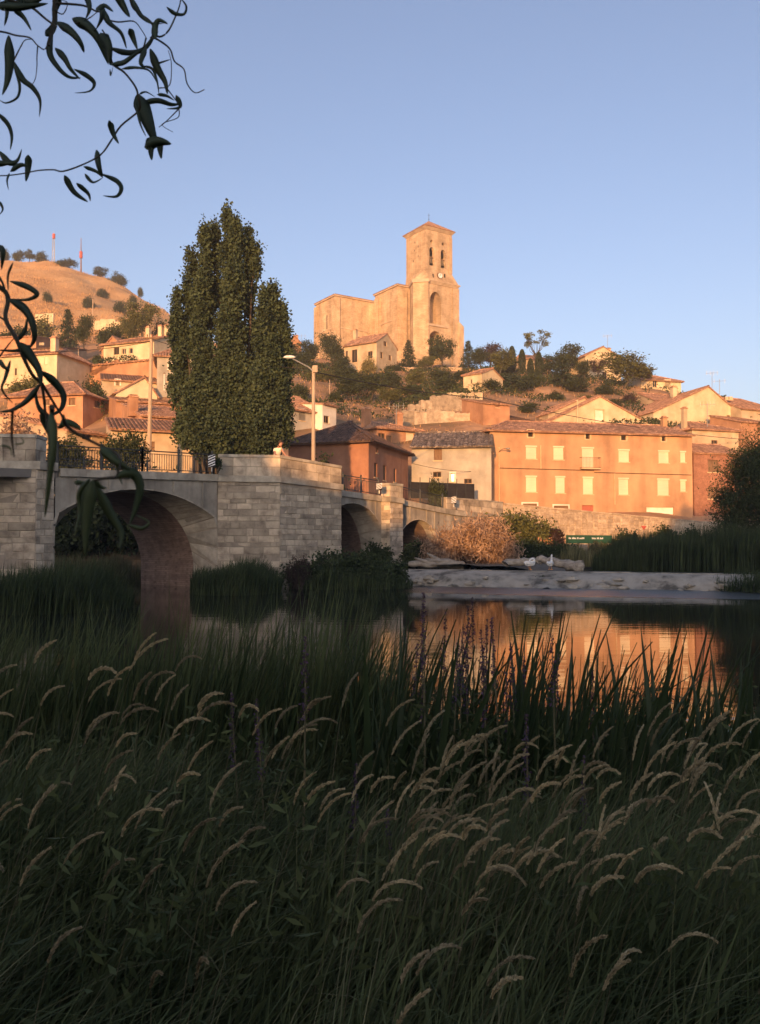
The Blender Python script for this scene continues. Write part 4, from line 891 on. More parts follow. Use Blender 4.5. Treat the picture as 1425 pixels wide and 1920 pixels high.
def block(name, O, lu, lv, z0, z1, holes=None, depth=.7, mat_='church', top=True, parent=None):
    """four walls from the near corner O: front along uF (lu), left along uL (lv)"""
    mb = MB(); holes = holes or {}
    c = {'f': (O, uF, lu), 'r': (O + uF * lu, uL, lv), 'b': (O + uF * lu + uL * lv, -uF, lu), 'l': (O + uL * lv, -uL, lv)}
    for k, (o_, u_, l_) in c.items(): facade(mb, o_, u_, rect(0, z0, l_, z1), holes.get(k, []), depth)
    if top:
        p = [O, O + uF * lu, O + uF * lu + uL * lv, O + uL * lv]; mb.poly([Vector((q.x, q.y, z1)) for q in p], .5)
    return mb.build(name, M[mat_], parent or ch)
S1, S2 = 8.3, 7.4; ins = (S1 - S2) / 2
OU = E - uF * .3 + uL * ins
# lower stage with great niche and portal
hF = lambda px, py, o=E: hit(o, uF, px, py)
g0, g1 = hF(806, 605.5), hF(827.5, 605.5); gz0 = g0[1]; gzs = hF(806, 565)[1]; gz1 = hF(816, 547)[1]
p0, p1 = hF(806, 690), hF(827.5, 690); pz1 = hF(816, 621)[1]
block('tower_base', E, S1, S1, CB, zt_(530), {'f': [pointed(g0[0], g1[0], gz0, gzs, gz1), pointed(p0[0], p1[0], 40.5, pz1 - 1.4, pz1)]}, 3.2, top=True)
nin = Vector((-uF.y, uF.x, 0))
MB().fbox(E, uF, nin, g0[0] - .3, g1[0] + .3, 3.21, 3.4, gz0 - .3, gz1 + .2).build('niche_back', M['church'], ch)
MB().fbox(E, uF, nin, p0[0] - .2, p1[0] + .2, 3.21, 3.4, 40, pz1 + .2).build('portal_door', M['wood'], ch)
MB().fbox(E, uF, nin, g0[0] - .5, g1[0] + 1.6, -.25, -.003, gz0 - .6, gz0 - .15).build('niche_sill', M['churchtrim'], ch)
# corner pilasters and buttresses
MB().fbox(E + uF * (S1 - 1.6) - uL * .3, uF, uL, 0, 1.85, 0, 1.2, CB, zt_(531)).build('pilaster', M['church'], ch)
# broad corner buttress left of the niche, with a weathered slope up to the belfry
bp = [Vector((xat(804.6, 185.3), 185.3, 0)), E + uF * .3 + uL * 1.2, E + uL * 5.6, Vector((xat(769, 189.6), 189.6, 0)), Vector((xat(775, 186.1), 186.1, 0))]
prism(MB(), bp, [CB] * 5, [zt_(530)] * 5).build('corner_buttress', M['church'], ch)
bc = grow(bp, .3); prism(MB(), bc, [zt_(530) + .004] * 5, [zt_(530) + .7] * 5).build('buttress_cornice', M['churchtrim'], ch)
bt = [OU + uF * .15, OU + uF * .4 + uL * 1.2, OU + uL * 5, OU + uL * 4.6, OU + uL * .15]; mb = MB(); n5 = 5
mb.faces([Vector((p.x, p.y, zt_(530) + .705)) for p in bp] + [Vector((p.x, p.y, zt_(505))) for p in bt], [tuple(range(5, 10))] + [(i, (i + 1) % 5, 5 + (i + 1) % 5, 5 + i) for i in range(5)], .5).build('weathered_slope', M['church'], ch)
zb_ = zt_(603); MB().fbox(E + uF * S1 - uL * .6, uF, uL, .02, 1.35, 0, 3.5, CB, zb_).build('buttress', M['church'], ch)
o_ = E + uF * S1 - uL * .6; prism(MB(), [o_ + uF * .02, o_ + uF * 1.35, o_ + uF * 1.35 + uL * 3.5, o_ + uF * .02 + uL * 3.5], [zb_ + .001] * 4, [zb_ + 1.0, zb_ + .05, zb_ + .05, zb_ + 1.0]).build('buttress_cap', M['churchtrim'], ch)
def ring(name, O, l, z0, z1, e, mat_='churchtrim', steps=1):
    mb = MB()
    for i in range(steps):
        k = e * (i + 1) / steps; za, zb2 = z0 + (z1 - z0) * i / steps, z0 + (z1 - z0) * (i + 1) / steps
        mb.fbox(O, uF, uL, -k, l + k, -k, l + k, za + .002 * i, zb2)
    return mb.build(name, M[mat_], ch)
zm = zt_(530); ring('stage_cornice', E, S1, zm + .003, zm + .7, .5, steps=3)
# sloped set-back between the stages with the clock
zs0, zs1 = zm + .755, zt_(504)
pb_ = [E - uF * .2 - uL * .2, E + uF * (S1 + .2) - uL * .2, E + uF * (S1 + .2) + uL * (S1 + .2), E - uF * .2 + uL * (S1 + .2)]
pt_ = [OU, OU + uF * S2, OU + uF * S2 + uL * S2, OU + uL * S2]
prism(MB(), pb_, [zs0] * 4, [zs0 + .05] * 4); mb = MB(); base = [Vector((p.x, p.y, zs0)) for p in pb_] + [Vector((p.x, p.y, zs1)) for p in pt_]
mb.faces(base, [(3, 2, 1, 0), (4, 5, 6, 7), (0, 1, 5, 4), (1, 2, 6, 5), (2, 3, 7, 6), (3, 0, 4, 7)], .5).build('set_back', M['church'], ch)
ck = hF(822.5, 518, OU); c0_ = OU + uF * ck[0] - uL * .62 + Vector((0, 0, ck[1]))
def disc(c, r, th, n=20):
    mb = MB(); p = [c + uF * (r * math.cos(2 * math.pi * i / n)) + Vector((0, 0, r * math.sin(2 * math.pi * i / n))) for i in range(n)]; q = [x + uL * th for x in p]
    return mb.faces(p + q, [tuple(range(n)), tuple(reversed(range(n, 2 * n)))] + [(i, n + i, n + (i + 1) % n, (i + 1) % n) for i in range(n)], .5)
ckr = disc(c0_ + uL * .02, .72, .9).build('clock', M['wood'], ch); disc(c0_ - uL * .03, .6, .04).build('clock_face', M['white_paint'], ckr)
for ang, l_ in ((R(215), .34), (R(80), .5)):
    e_ = uF * math.cos(ang) + Vector((0, 0, math.sin(ang))); MB().tube([c0_ - uL * .05, c0_ - uL * .05 + e_ * l_], .03, 4).build('clock_hand', M['black'], ckr)
for i in range(12):
    e_ = uF * math.cos(i * math.pi / 6) + Vector((0, 0, math.sin(i * math.pi / 6))); MB().tube([c0_ - uL * .04 + e_ * .48, c0_ - uL * .04 + e_ * .57], .02, 4).build('hour_mark', M['black'], ckr)
for px in (810, 832):
    q = hF(px, 518, OU); MB().fbox(OU + uF * q[0] - uL * .45, uF, uL, -.09, .09, -.05, .4, q[1] - .4, q[1] + .4).build('slit', M['void'], ch)
# belfry
ops = []
for px0, px1 in ((805, 814.5), (826.5, 835.5)):
    a0 = hF(px0, 480, OU)[0]; a1 = hF(px1, 480, OU)[0]; ops.append((a0, a1))
bz0, bzs, bz1 = zt_(495), zt_(467), zt_(460); oz = zt_(449.5)
hol = [pointed(a0, a1, bz0, bzs, bz1) for a0, a1 in ops] + [circ((a0 + a1) / 2, oz, .42) for a0, a1 in ops]
hb = [pointed(S2 - a1, S2 - a0, bz0, bzs, bz1) for a0, a1 in ops]
hl = [pointed(1.75, 2.45, bz0 + .6, bz1 - 1.5, bz1 - .9), pointed(4.75, 5.45, bz0 + .6, bz1 - 1.5, bz1 - .9)]
zbt = zt_(428)
block('belfry', OU, S2, S2, zs1 + .002, zbt, {'f': hol, 'b': hb, 'l': [], 'r': hl}, .8, top=True)
hh = hit(OU + uL * S2, -uL, 778, 465)
for px, py in ((778, 455), (784, 462), (777, 470), (784, 480), (775, 490)):
    q = hit(OU + uL * S2, -uL, px, py); o_ = OU + uL * (S2 - q[0]); MB().fbox(o_ - uF * .004, uF, uL, -.004, .1, -.13, .13, q[1] - .2, q[1] + .2).build('putlog_hole', M['void'], ch)
MB().fbox(OU, uF, uL, .0, max(.12, ops[0][0] - .45), -.14, -.002, zs1 + .1, zbt - .8).build('corner_strip', M['church'], ch); MB().fbox(OU, uF, uL, S2 - 1.0, S2, -.14, -.002, zs1 + .1, zbt - .8).build('corner_strip', M['church'], ch)
for a0, a1 in ops:
    c_ = OU + uF * (a0 + a1) / 2 + uL * .45; zz = bz0 + .5; pr_ = [(.0, 1.35), (.16, 1.33), (.26, 1.15), (.30, .7), (.38, .3), (.52, 0.0)]
    mb = MB(); nseg = 12
    for i in range(len(pr_) - 1):
        for k in range(nseg):
            A = [2 * math.pi * k / nseg, 2 * math.pi * (k + 1) / nseg]; P_ = lambda j, th: Vector((c_.x + pr_[j][0] * math.cos(th), c_.y + pr_[j][0] * math.sin(th), zz + pr_[j][1])); mb.poly([P_(i + 1, A[0]), P_(i + 1, A[1]), P_(i, A[1]), P_(i, A[0])], .5)
    be = mb.build('bell', M['bell'], ch); MB().fbox(c_, uF, uL, -.65, .65, -.1, .1, zz + 1.36, zz + 1.62).build('bell_yoke', M['wood'], be)
ring('tower_cornice', OU, S2, zbt + .003, zbt + .6, .5, steps=3)
# tiled pyramid roof
zr0, zr1 = zbt + .61, zat(412, 190.3); e_ = .62; cc = OU + uF * S2 / 2 + uL * S2 / 2
co = [OU - uF * e_ - uL * e_, OU + uF * (S2 + e_) - uL * e_, OU + uF * (S2 + e_) + uL * (S2 + e_), OU - uF * e_ + uL * (S2 + e_)]
rm = MB(); ap = Vector((cc.x, cc.y, zr1))
for i in range(4):
    a, b = co[i], co[(i + 1) % 4]; d = (b - a).normalized(); tile_plane(rm, Vector((a.x, a.y, zr0)), Vector((b.x, b.y, zr0)), ap + d * .02, ap - d * .02, .45, .9)
ro = rm.build('tower_roof', M['tile'], ch)
MB().tube([ap - Vector((0, 0, .2)), ap + Vector((0, 0, 1.8))], .04, 5).tube([ap + Vector((-.3, 0, 1.4)), ap + Vector((.3, 0, 1.4))], .03, 4).ball(ap + Vector((0, 0, .5)), (.12, .12, .12), 6, 5).build('weather_vane', M['metal'], ch)
# nave
N1 = Vector((3.95, 188.9, 0)); zn1 = zat(536, 188.9); N2 = Vector((-10.1, 191.0, 0)); zn2 = zat(555, 191)
block('nave', N1, 12, 9.4, CB, zn1); block('transept', N2, 15, 9.1, CB, zn2)
def flat_roof(O, lu, lv, z, rise, name):
    rm = MB(); e = .35; q = lambda x, y, zz: Vector((O.x + uF.x * x + uL.x * y, O.y + uF.y * x + uL.y * y, zz))
    MB().fbox(O, uF, uL, -.3, lu + .3, -.3, lv + .3, z + .003, z + .35).build('eave_cornice', M['churchtrim'], ch)
    z += .36; m_ = lv / 2
    tile_plane(rm, q(-e, -e, z), q(lu + e, -e, z), q(lu - 3, m_, z + rise), q(3, m_, z + rise), .5, 1.2); tile_plane(rm, q(-e, lv + e, z), q(-e, -e, z), q(3, m_, z + rise), q(2.98, m_, z + rise), .5, 1.2)
    rm.faces([q(-e, lv + e, z), q(lu + e, lv + e, z), q(lu - 3, m_, z + rise), q(3, m_, z + rise)], [(0, 3, 2, 1)], .5); rm.build(name, M['tile'], ch)
flat_roof(N1, 12, 9.4, zn1, .9, 'nave_roof'); flat_roof(N2, 15, 9.1, zn2, .9, 'transept_roof')
for o_, x0, x1, y0, y1, zz in ((N1, -.5, .002, -.3, 1.5, zn1 - .4), (N1, -.5, .002, 7.0, 9.0, zn1 - 1.0), (N2, -.45, 1.0, -.4, .9, zn2 - .3), (N2, -.45, .002, 7.9, 9.3, zn2 - .6), (N2, 9.2, 10.3, -.35, -.002, zn2 - .3), (N1, -.003, 2.2, -.5, -.003, zn1 - .7)):
    MB().fbox(o_, uF, uL, x0, x1, y0, y1, CB, zz).build('buttress', M['church'], ch)
for o_, lu, lv, py, d in ((N1, 5, 9.4, 597, 189), (N2, 15, 9.1, 613, 191)):
    zz = zat(py, d); MB().fbox(o_, uF, uL, -.14, lu, -.14, lv, zz - .12, zz + .12).build('string_course', M['churchtrim'], ch)
q = hit(N2 + uL * 9.1, -uL, 613, 605); MB().fbox(N2 + uL * (9.1 - q[0]), uF, uL, -.01, .1, -.2, .2, zat(617, 194), zat(590, 194)).build('lancet_window', M['void'], ch)

# ------------------------------------------------------------------ vegetation
def leaves_np(cent, size, rng, aspect=.55, up=0.0, droop=0.0):
    """one bent diamond leaf card per centre"""
    n = len(cent); size = np.broadcast_to(np.asarray(size, float), (n,)) * rng.uniform(.6, 1.35, n)
    a = rng.normal(size=(n, 3)); a[:, 2] += up; a[:, 2] -= droop; a /= np.linalg.norm(a, axis=1)[:, None]
    b = np.cross(a, rng.normal(size=(n, 3))); b /= np.linalg.norm(b, axis=1)[:, None] + 1e-9
    c = np.cross(a, b); L = size[:, None]
    v = np.stack([cent - a * L * .5, cent + b * L * aspect * .5 + c * L * .08, cent + a * L * .5, cent - b * L * aspect * .5 + c * L * .08], 1)
    return v.reshape(-1, 3), np.arange(4 * n).reshape(n, 4)
def clumps(c, r, n, k, rng, spread=.22, shell=.55):
    """n points gathered round k clump centres spread through an ellipsoid"""
    d = rng.normal(size=(k, 3)); d /= np.linalg.norm(d, axis=1)[:, None]; rad = shell + (1 - shell) * rng.random(k) ** .6
    rad[: k // 5] *= rng.random(k // 5)
    cc = d * rad[:, None]; p = cc[rng.integers(0, k, n)] + rng.normal(size=(n, 3)) * spread * rng.uniform(.5, 1.2, (n, 1))
    return np.asarray(c) + p * np.asarray(r)
def leaf_mesh(name, P, size, rng, **kw):
    v, f = leaves_np(P, size, rng, **kw); me = mesh_np(name, v, f); face_attr(me, rng.random(len(f))); return me
def limb(mb, a, b, r0, r1, rng, n=5, wob=.12):
    a, b = Vector(a), Vector(b); pts = []; L = (b - a).length
    for i in range(n + 1):
        t = i / n; w_ = 0 if i in (0,) else wob * L * .25; pts.append(a.lerp(b, t) + Vector(rng.normal(size=3)) * w_)
    mb.tube(pts, [r0 + (r1 - r0) * i / n for i in range(n + 1)], 6); return pts
SPEC = {}
def make_species(key, seed):
    rng = np.random.default_rng(seed); tm = MB(); H = 10.0
    if key.startswith('broad'):
        limb(tm, (0, 0, -.8), (.2, 0, 4.5), .32, .2, rng); P = []
        for i in range(9):
            th = rng.uniform(0, 6.28); rr = rng.uniform(1.2, 2.9); z = rng.uniform(4.2, 8.4); c = (rr * math.cos(th), rr * math.sin(th), z)
            limb(tm, (.1, 0, rng.uniform(2.5, 4.5)), c, .12, .03, rng); s = rng.uniform(1.3, 2.1); P.append(clumps(c, (s, s, s * .8), 430, 26, rng, .3))
        P.append(clumps((0, 0, 6), (2.6, 2.6, 3.2), 900, 50, rng, .2)); P = np.concatenate(P); sz = .46; kw = {}
    elif key.startswith('conifer'):
        limb(tm, (0, 0, -.8), (0, 0, 9.7), .28, .03, rng, 6, .02); P = []
        for i in range(26):
            z = .9 + 8.6 * (i / 26) ** .95; R0 = 2.9 * (1 - (z / 10.2)) ** .8 + .15
            for j in range(9):
                th = rng.uniform(0, 6.28); rr = R0 * rng.uniform(.7, 1.12); m = max(6, int(24 * R0 / 2.5)); t = rng.random(m) ** .6
                p = np.stack([t * rr * math.cos(th), t * rr * math.sin(th), z - .25 * t * rr + .0 * t], 1) + rng.normal(size=(m, 3)) * .14; P.append(p)
        P = np.concatenate(P); sz = .42; kw = dict(aspect=.4, droop=.4)
    elif key == 'cypress':
        limb(tm, (0, 0, -.5), (0, 0, 9), .18, .03, rng, 5, .01); z = rng.random(4200) ** .8 * 9.6 + .3
        rad = 1.05 * np.sin(np.clip(z / 10, 0, 1) * math.pi * .93 + .14) ** .7 * rng.uniform(.55, 1.1, 4200); th = rng.uniform(0, 6.28, 4200)
        P = np.stack([rad * np.cos(th), rad * np.sin(th), z], 1) + rng.normal(size=(4200, 3)) * .08; sz = .36; kw = dict(aspect=.4, up=1.5)
    elif key == 'umbrella':
        limb(tm, (0, 0, -.8), (.3, 0, 4.5), .22, .16, rng); P = []
        for i in range(14):
            th = rng.uniform(0, 6.28); rr = rng.uniform(1.5, 4.2); z = rng.uniform(6.6, 9.6); c = (rr * math.cos(th), rr * math.sin(th), z)
            limb(tm, (.3, 0, rng.uniform(3.5, 4.6)), c, .11, .02, rng, 5, .2); P.append(clumps(c, (.95, .95, .5), 110, 10, rng, .35))
        P = np.concatenate(P); sz = .42; kw = {}
    else:   # bush
        P = []
        for i in range(8):
            th = rng.uniform(0, 6.28); rr = rng.uniform(.8, 3.2); z = rng.uniform(2.0, 6.6 - rr * .6); c = (rr * math.cos(th), rr * math.sin(th), z)
            limb(tm, (0, 0, -.3), c, .12, .03, rng); P.append(clumps(c, (2.1, 2.1, 2.3), 420, 24, rng, .28))
        P.append(clumps((0, 0, 2.6), (3.6, 3.6, 2.8), 900, 40, rng, .2)); P = np.concatenate(P); P[:, 2] = np.abs(P[:, 2]); sz = .55; kw = {}
    SPEC[key] = (tm.mesh('trunk', (0, 0, 0), True), leaf_mesh('crown', P, sz, rng, **kw))
for i, k in enumerate(('broad_a', 'broad_b', 'broad_c', 'conifer_a', 'conifer_b', 'cypress', 'umbrella', 'bush_a', 'bush_b')): make_species(k, 100 + i)
WREF = {'broad': 8.4, 'conifer': 6.0, 'cypress': 2.2, 'umbrella': 9.5, 'bush': 8.8}; HREF = {'broad': 10.2, 'conifer': 10, 'cypress': 10, 'umbrella': 10.3, 'bush': 8.0}
def plant_tree(key, matn, px, base, top, wpx, d, label, name='tree', cat='tree', group='trees on the village hillside'):
    sp = key.split('_')[0]; p = at(px, base, d); g = tz(p.x, p.y)
    zt = zat(top, d); h0 = (base - top) * d / F
    if d > 60: p.z = g - .1
    h = max(h0 * .75, zt - p.z); wd_ = wpx * d / F
    t = thing(name, label, cat, p, group); rz = random.uniform(0, 6.28)
    t.scale = (wd_ / WREF[sp], wd_ / WREF[sp], h / HREF[sp]); t.rotation_euler = (0, 0, rz)
    for nm, me, mt in (('trunk', SPEC[key][0], M['bark']), ('crown', SPEC[key][1], M[matn])):
        if not me.materials: me.materials.append(mt)
        o = bpy.data.objects.new(nm, me); COL.objects.link(o); o.parent = t; o.material_slots[0].link = 'OBJECT'; o.material_slots[0].material = mt
    return t
T = plant_tree
T('broad_a', 'oak', 620, 694, 626, 56, 168, 'dense dark green round tree left of the church house')
T('broad_b', 'oak', 577, 694, 638, 50, 172, 'olive tree beside the church transept, left of the dense dark one')
T('bush_a', 'yellow', 688, 702, 668, 36, 158, 'rounded yellow-green bush in front of the church house', 'bush', 'bush')
T('conifer_a', 'conifer', 766, 692, 634, 44, 172, 'pointed conifer against the church wall left of tower', 'conifer')
T('broad_c', 'oak', 827, 690, 622, 56, 171, 'airy tree before the church portal')
T('conifer_b', 'conifer', 878, 694, 635, 44, 174, 'dark conifer at the foot of the tower right side', 'conifer')
T('broad_a', 'purple', 922, 694, 642, 48, 176, 'purple-leaved tree right of the tower conifer')
T('broad_b', 'purple', 1122, 706, 672, 34, 158, 'purple-leaved tree in front of the yellow ridge house')
T('cypress', 'conifer', 960, 704, 649, 17, 160, 'tall thin cypress, leftmost of the ridge cypresses', 'cypress')
T('cypress', 'conifer', 979, 704, 655, 15, 159, 'thin cypress second from left on the ridge', 'cypress')
T('cypress', 'conifer', 995, 722, 672, 14, 150, 'small cypress lower on the slope below the ridge cypresses', 'cypress')
T('cypress', 'conifer', 1011, 724, 660, 16, 150, 'dark cypress left of the large spreading conifer', 'cypress')
T('umbrella', 'light', 1003, 684, 616, 56, 168, 'sparse spreading tree standing tallest on the ridge skyline')
T('broad_c', 'oak', 1066, 704, 638, 62, 166, 'dark broad tree on the ridge left of the yellow house')
T('conifer_a', 'conifer', 1054, 748, 664, 68, 140, 'large spreading conifer below the ridge trees', 'conifer')
T('broad_a', 'light', 1172, 752, 662, 104, 144, 'big round green tree below the yellow ridge house')
T('broad_b', 'light', 940, 740, 664, 58, 150, 'light green loose tree above the small orange house')
T('bush_b', 'conifer', 972, 764, 712, 66, 134, 'low dark conifer shrub right of the pale shed', 'bush', 'bush')
T('bush_a', 'oak', 1003, 756, 714, 50, 138, 'green shrub beside the large spreading conifer', 'bush', 'bush')
T('broad_c', 'oak', 652, 786, 716, 66, 118, 'bushy tree behind the white gable house')
T('broad_a', 'oak', 697, 786, 712, 70, 120, 'bushy tree on the slope below the yellow-green bush')
T('broad_b', 'light', 730, 792, 738, 50, 114, 'light tree above the porch house roof')
T('bush_b', 'oak', 728, 748, 692, 54, 136, 'dark shrub on the middle of the church slope', 'bush', 'bush')
T('bush_a', 'light', 779, 742, 694, 50, 138, 'shrub right of the dark shrub on the church slope', 'bush', 'bush')
T('broad_c', 'oak', 770, 764, 722, 44, 122, 'small tree above the terrace wall', 'tree')
T('bush_b', 'oak', 822, 728, 688, 54, 142, 'shrub under the church forecourt wall', 'bush', 'bush')
T('bush_a', 'oak', 862, 722, 692, 44, 146, 'shrub left of the pale stone shed', 'bush', 'bush')
T('bush_b', 'light', 598, 726, 690, 54, 134, 'shrub on the slope beside the lamp post top', 'bush', 'bush')
T('bush_a', 'oak', 556, 716, 664, 60, 150, 'dark bush right of the poplar shoulder', 'bush', 'bush')
T('bush_b', 'oak', 560, 760, 716, 40, 118, 'bush between poplar and brown roofed house', 'bush', 'bush')
T('bush_a', 'purple', 1184, 770, 736, 44, 126, 'dark reddish shrub behind the wide cream barn', 'bush', 'bush')
T('bush_b', 'oak', 1236, 766, 738, 34, 132, 'green shrub right of the reddish shrub above the barn', 'bush', 'bush')
T('broad_c', 'purple', 1206, 716, 676, 34, 150, 'dark tree left of the rightmost ridge house')
T('conifer_b', 'conifer', 126, 700, 572, 58, 132, 'tallest dark conifer in the left village', 'conifer')
T('broad_a', 'oak', 158, 672, 588, 40, 140, 'green tree right of the tallest left conifer')
T('bush_a', 'light', 84, 655, 588, 60, 150, 'light bushy tree left of the tallest conifer', 'bush', 'bush')
T('bush_b', 'oak', 207, 648, 604, 56, 152, 'dark bush above the cream veranda house', 'bush', 'bush')
T('broad_b', 'light', 266, 640, 562, 62, 150, 'light green tree below the dry hill left of poplar')
T('bush_a', 'oak', 303, 626, 596, 34, 155, 'spiky dark bush beside the small top house', 'bush', 'bush')
T('bush_b', 'oak', 30, 660, 610, 70, 148, 'bush at left edge below the dry hill', 'bush', 'bush')
T('bush_a', 'oak', 178, 742, 704, 54, 92, 'green bush right of the orange hipped house roof', 'bush', 'bush')
T('bush_b', 'oak', 125, 720, 702, 36, 104, 'small bush in front of the orange garden wall', 'bush', 'bush')
T('bush_b', 'light', 45, 722, 698, 60, 97, 'bush before the cream house at left edge', 'bush', 'bush')
T('bush_a', 'tanbush', 40, 880, 770, 110, 49, 'brownish hedge bush behind the left bridge pier', 'bush', 'bush', 'bushes behind the bridge')
T('bush_b', 'oak', 226, 890, 795, 90, 52, 'dark bush behind the bridge railing, left of the utility pole', 'bush', 'bush', 'bushes behind the bridge')
T('bush_a', 'oak', 130, 890, 812, 100, 51, 'dark hedge bush behind the railing left end', 'bush', 'bush', 'bushes behind the bridge')
T('bush_b', 'oak', 822, 930, 885, 34, 71.5, 'round dark shrub before the grey house wall', 'bush', 'bush', 'shrubs in front gardens')
T('bush_a', 'oak', 600, 960, 850, 110, 56, 'shadowed bush behind the jutting pier parapet', 'bush', 'bush', 'bushes behind the bridge')
for i, (px, b_, t_, wd_) in enumerate(((6, 494, 463, 26), (33, 493, 467, 22), (55, 493, 467, 22), (79, 494, 469, 30), (122, 504, 485, 40), (187, 526, 499, 34), (222, 540, 511, 36), (264, 554, 537, 12))):
    T(('bush_a', 'bush_b', 'broad_c')[i % 3], 'oak', px, b_ + 3, t_, wd_, 331, ['skyline tree at far left edge of the dry hill', 'second skyline tree from left on the dry hill', 'third skyline tree from left on the dry hill', 'skyline tree just left of the lattice mast', 'low broad skyline tree between the two masts', 'skyline tree right of the slim mast', 'spreading skyline tree further right of the slim mast', 'tiny lone tree low on the hill shoulder'][i], group='trees on the hill skyline')
for i, (px, py, d) in enumerate(((90, 545, 250), (165, 556, 260), (227, 566, 262), (250, 556, 300), (195, 543, 290))):
    T('bush_a' if i % 2 else 'bush_b', 'oak', px, py + 2, py - 3 - i % 2, 18 + 6 * (i % 3), d, 'small dark scrub patch on the dry hillside', 'scrub', 'bush', 'scrub dotted over the dry hill')

T('broad_b', 'oak', 900, 704, 652, 46, 168, 'dark tree between tower conifer and purple tree')
T('broad_c', 'light', 800, 700, 664, 36, 166, 'small light tree left of the portal tree')
T('broad_a', 'oak', 950, 712, 676, 50, 156, 'dark round tree under the leftmost cypress')
T('broad_c', 'conifer', 1030, 716, 664, 46, 156, 'dark tree behind the large spreading conifer')
T('broad_b', 'oak', 1095, 726, 676, 44, 152, 'dark tree right of the large spreading conifer')
T('bush_b', 'oak', 1085, 752, 716, 56, 138, 'dense shrub under the yellow ridge house slope', 'bush', 'bush')
T('bush_a', 'oak', 1132, 756, 724, 46, 136, 'shrub left under the big round tree', 'bush', 'bush')
T('bush_a', 'oak', 645, 730, 686, 64, 140, 'dark shrub mass below the church house left corner', 'bush', 'bush')
T('broad_c', 'oak', 640, 705, 660, 44, 160, 'dark tree touching the left wall of the church house')
T('broad_a', 'oak', 540, 705, 640, 56, 165, 'dark tree emerging from behind the poplar')
T('bush_b', 'light', 690, 740, 704, 50, 134, 'pale shrub under the yellow-green bush', 'bush', 'bush')
T('bush_a', 'oak', 840, 748, 716, 56, 130, 'shrub above the ruined terrace wall', 'bush', 'bush')
T('bush_b', 'oak', 905, 760, 728, 60, 126, 'shrub under the pale stone shed', 'bush', 'bush')
T('bush_a', 'oak', 625, 772, 738, 40, 116, 'shrub left of the bushy slope trees', 'bush', 'bush')
T('broad_b', 'oak', 665, 760, 706, 54, 128, 'taller tree behind the bushy slope trees')
T('bush_b', 'oak', 740, 708, 680, 44, 160, 'hedge right of the church house', 'bush', 'bush')
T('broad_a', 'light', 240, 646, 596, 44, 150, 'light tree between dark bush and poplar side tree')
T('bush_b', 'oak', 60, 664, 636, 60, 140, 'dark hedge above the left cream house', 'bush', 'bush')
T('bush_a', 'oak', 185, 690, 664, 30, 122, 'small bush between conifer and veranda house', 'bush', 'bush')
T('bush_a', 'oak', 330, 640, 606, 50, 160, 'dark bushes beside the poplar at hill foot', 'bush', 'bush')
T('bush_a', 'oak', 120, 1050, 884, 150, 52, 'dark bush seen through the largest arch', 'bush', 'bush', 'bushes behind the bridge')
T('bush_b', 'oak', 200, 1050, 876, 160, 53.5, 'dark bush deeper behind the largest arch', 'bush', 'bush', 'bushes behind the bridge')
T('bush_a', 'oak', 20, 1050, 880, 160, 54, 'dark bush behind the left pier', 'bush', 'bush', 'bushes behind the bridge')
T('bush_b', 'oak', 290, 1040, 876, 150, 53, 'dark bush behind the right of largest arch', 'bush', 'bush', 'bushes behind the bridge')
T('bush_b', 'oak', 990, 790, 762, 40, 112, 'shrub behind the dark sloping shed roof', 'bush', 'bush')
T('bush_a', 'light', 1100, 770, 742, 46, 124, 'pale shrub above the wide barn gable', 'bush', 'bush')
T('bush_b', 'oak', 1150, 772, 748, 40, 122, 'small shrub right above the wide barn gable', 'bush', 'bush')
T('bush_a', 'oak', 1040, 768, 742, 44, 126, 'shrub above the small cream gable wall', 'bush', 'bush')
# ground cover on the slopes: scrub and dry grass nobody could count
rng = np.random.default_rng(88)
def scatter(n, x0, x1, y0, y1, dens, size, zoff, name, label, mat_, aspect, up, clump=0):
    x = rng.uniform(x0, x1, n * 3); y = rng.uniform(y0, y1, n * 3); m = dens(x, y) > rng.random(n * 3); x, y = x[m][:n], y[m][:n]
    if clump: x = np.repeat(x, clump) + rng.normal(0, .5, len(x) * clump); y = np.repeat(y, clump) + rng.normal(0, .5, len(y) * clump)
    z = terr(x, y) + rng.uniform(0, zoff, len(x)) + fbm(x, y, .05, 3) * np.clip((y - 84) / 60, 0, 1) * .9 + fbm(x, y, .012, 5) * np.clip((y - 200) / 100, 0, 1) * 2.0
    v, f = leaves_np(np.stack([x, y, z], 1), size, rng, aspect=aspect, up=up); me = mesh_np(name, v, f); face_attr(me, rng.random(len(f))); tag(link(name, me, M[mat_]), label, 'scrub', kind='stuff')
nz_ = lambda x, y: np.clip(fbm(x, y, .03, 61) * .9 + .28, 0, 1)
scatter(2200, -40, 60, 104, 186, nz_, .34, .9, 'slope_scrub', 'low dark scrub covering the slope below the church', 'oak', .6, .3, 26)
scatter(16000, -45, 80, 90, 190, lambda x, y: .9 + 0 * x, .55, .3, 'slope_grass', 'dry grass tufts covering the slope below the church', 'drystraw', .12, 3.0)
scatter(60000, -190, -15, 170, 345, lambda x, y: .35 + np.clip(fbm(x, y * .3, .03, 71), -.3, .6), 1.0, .3, 'hill_grass', 'dry golden grass covering the left hill', 'drystraw', .1, 4.0)

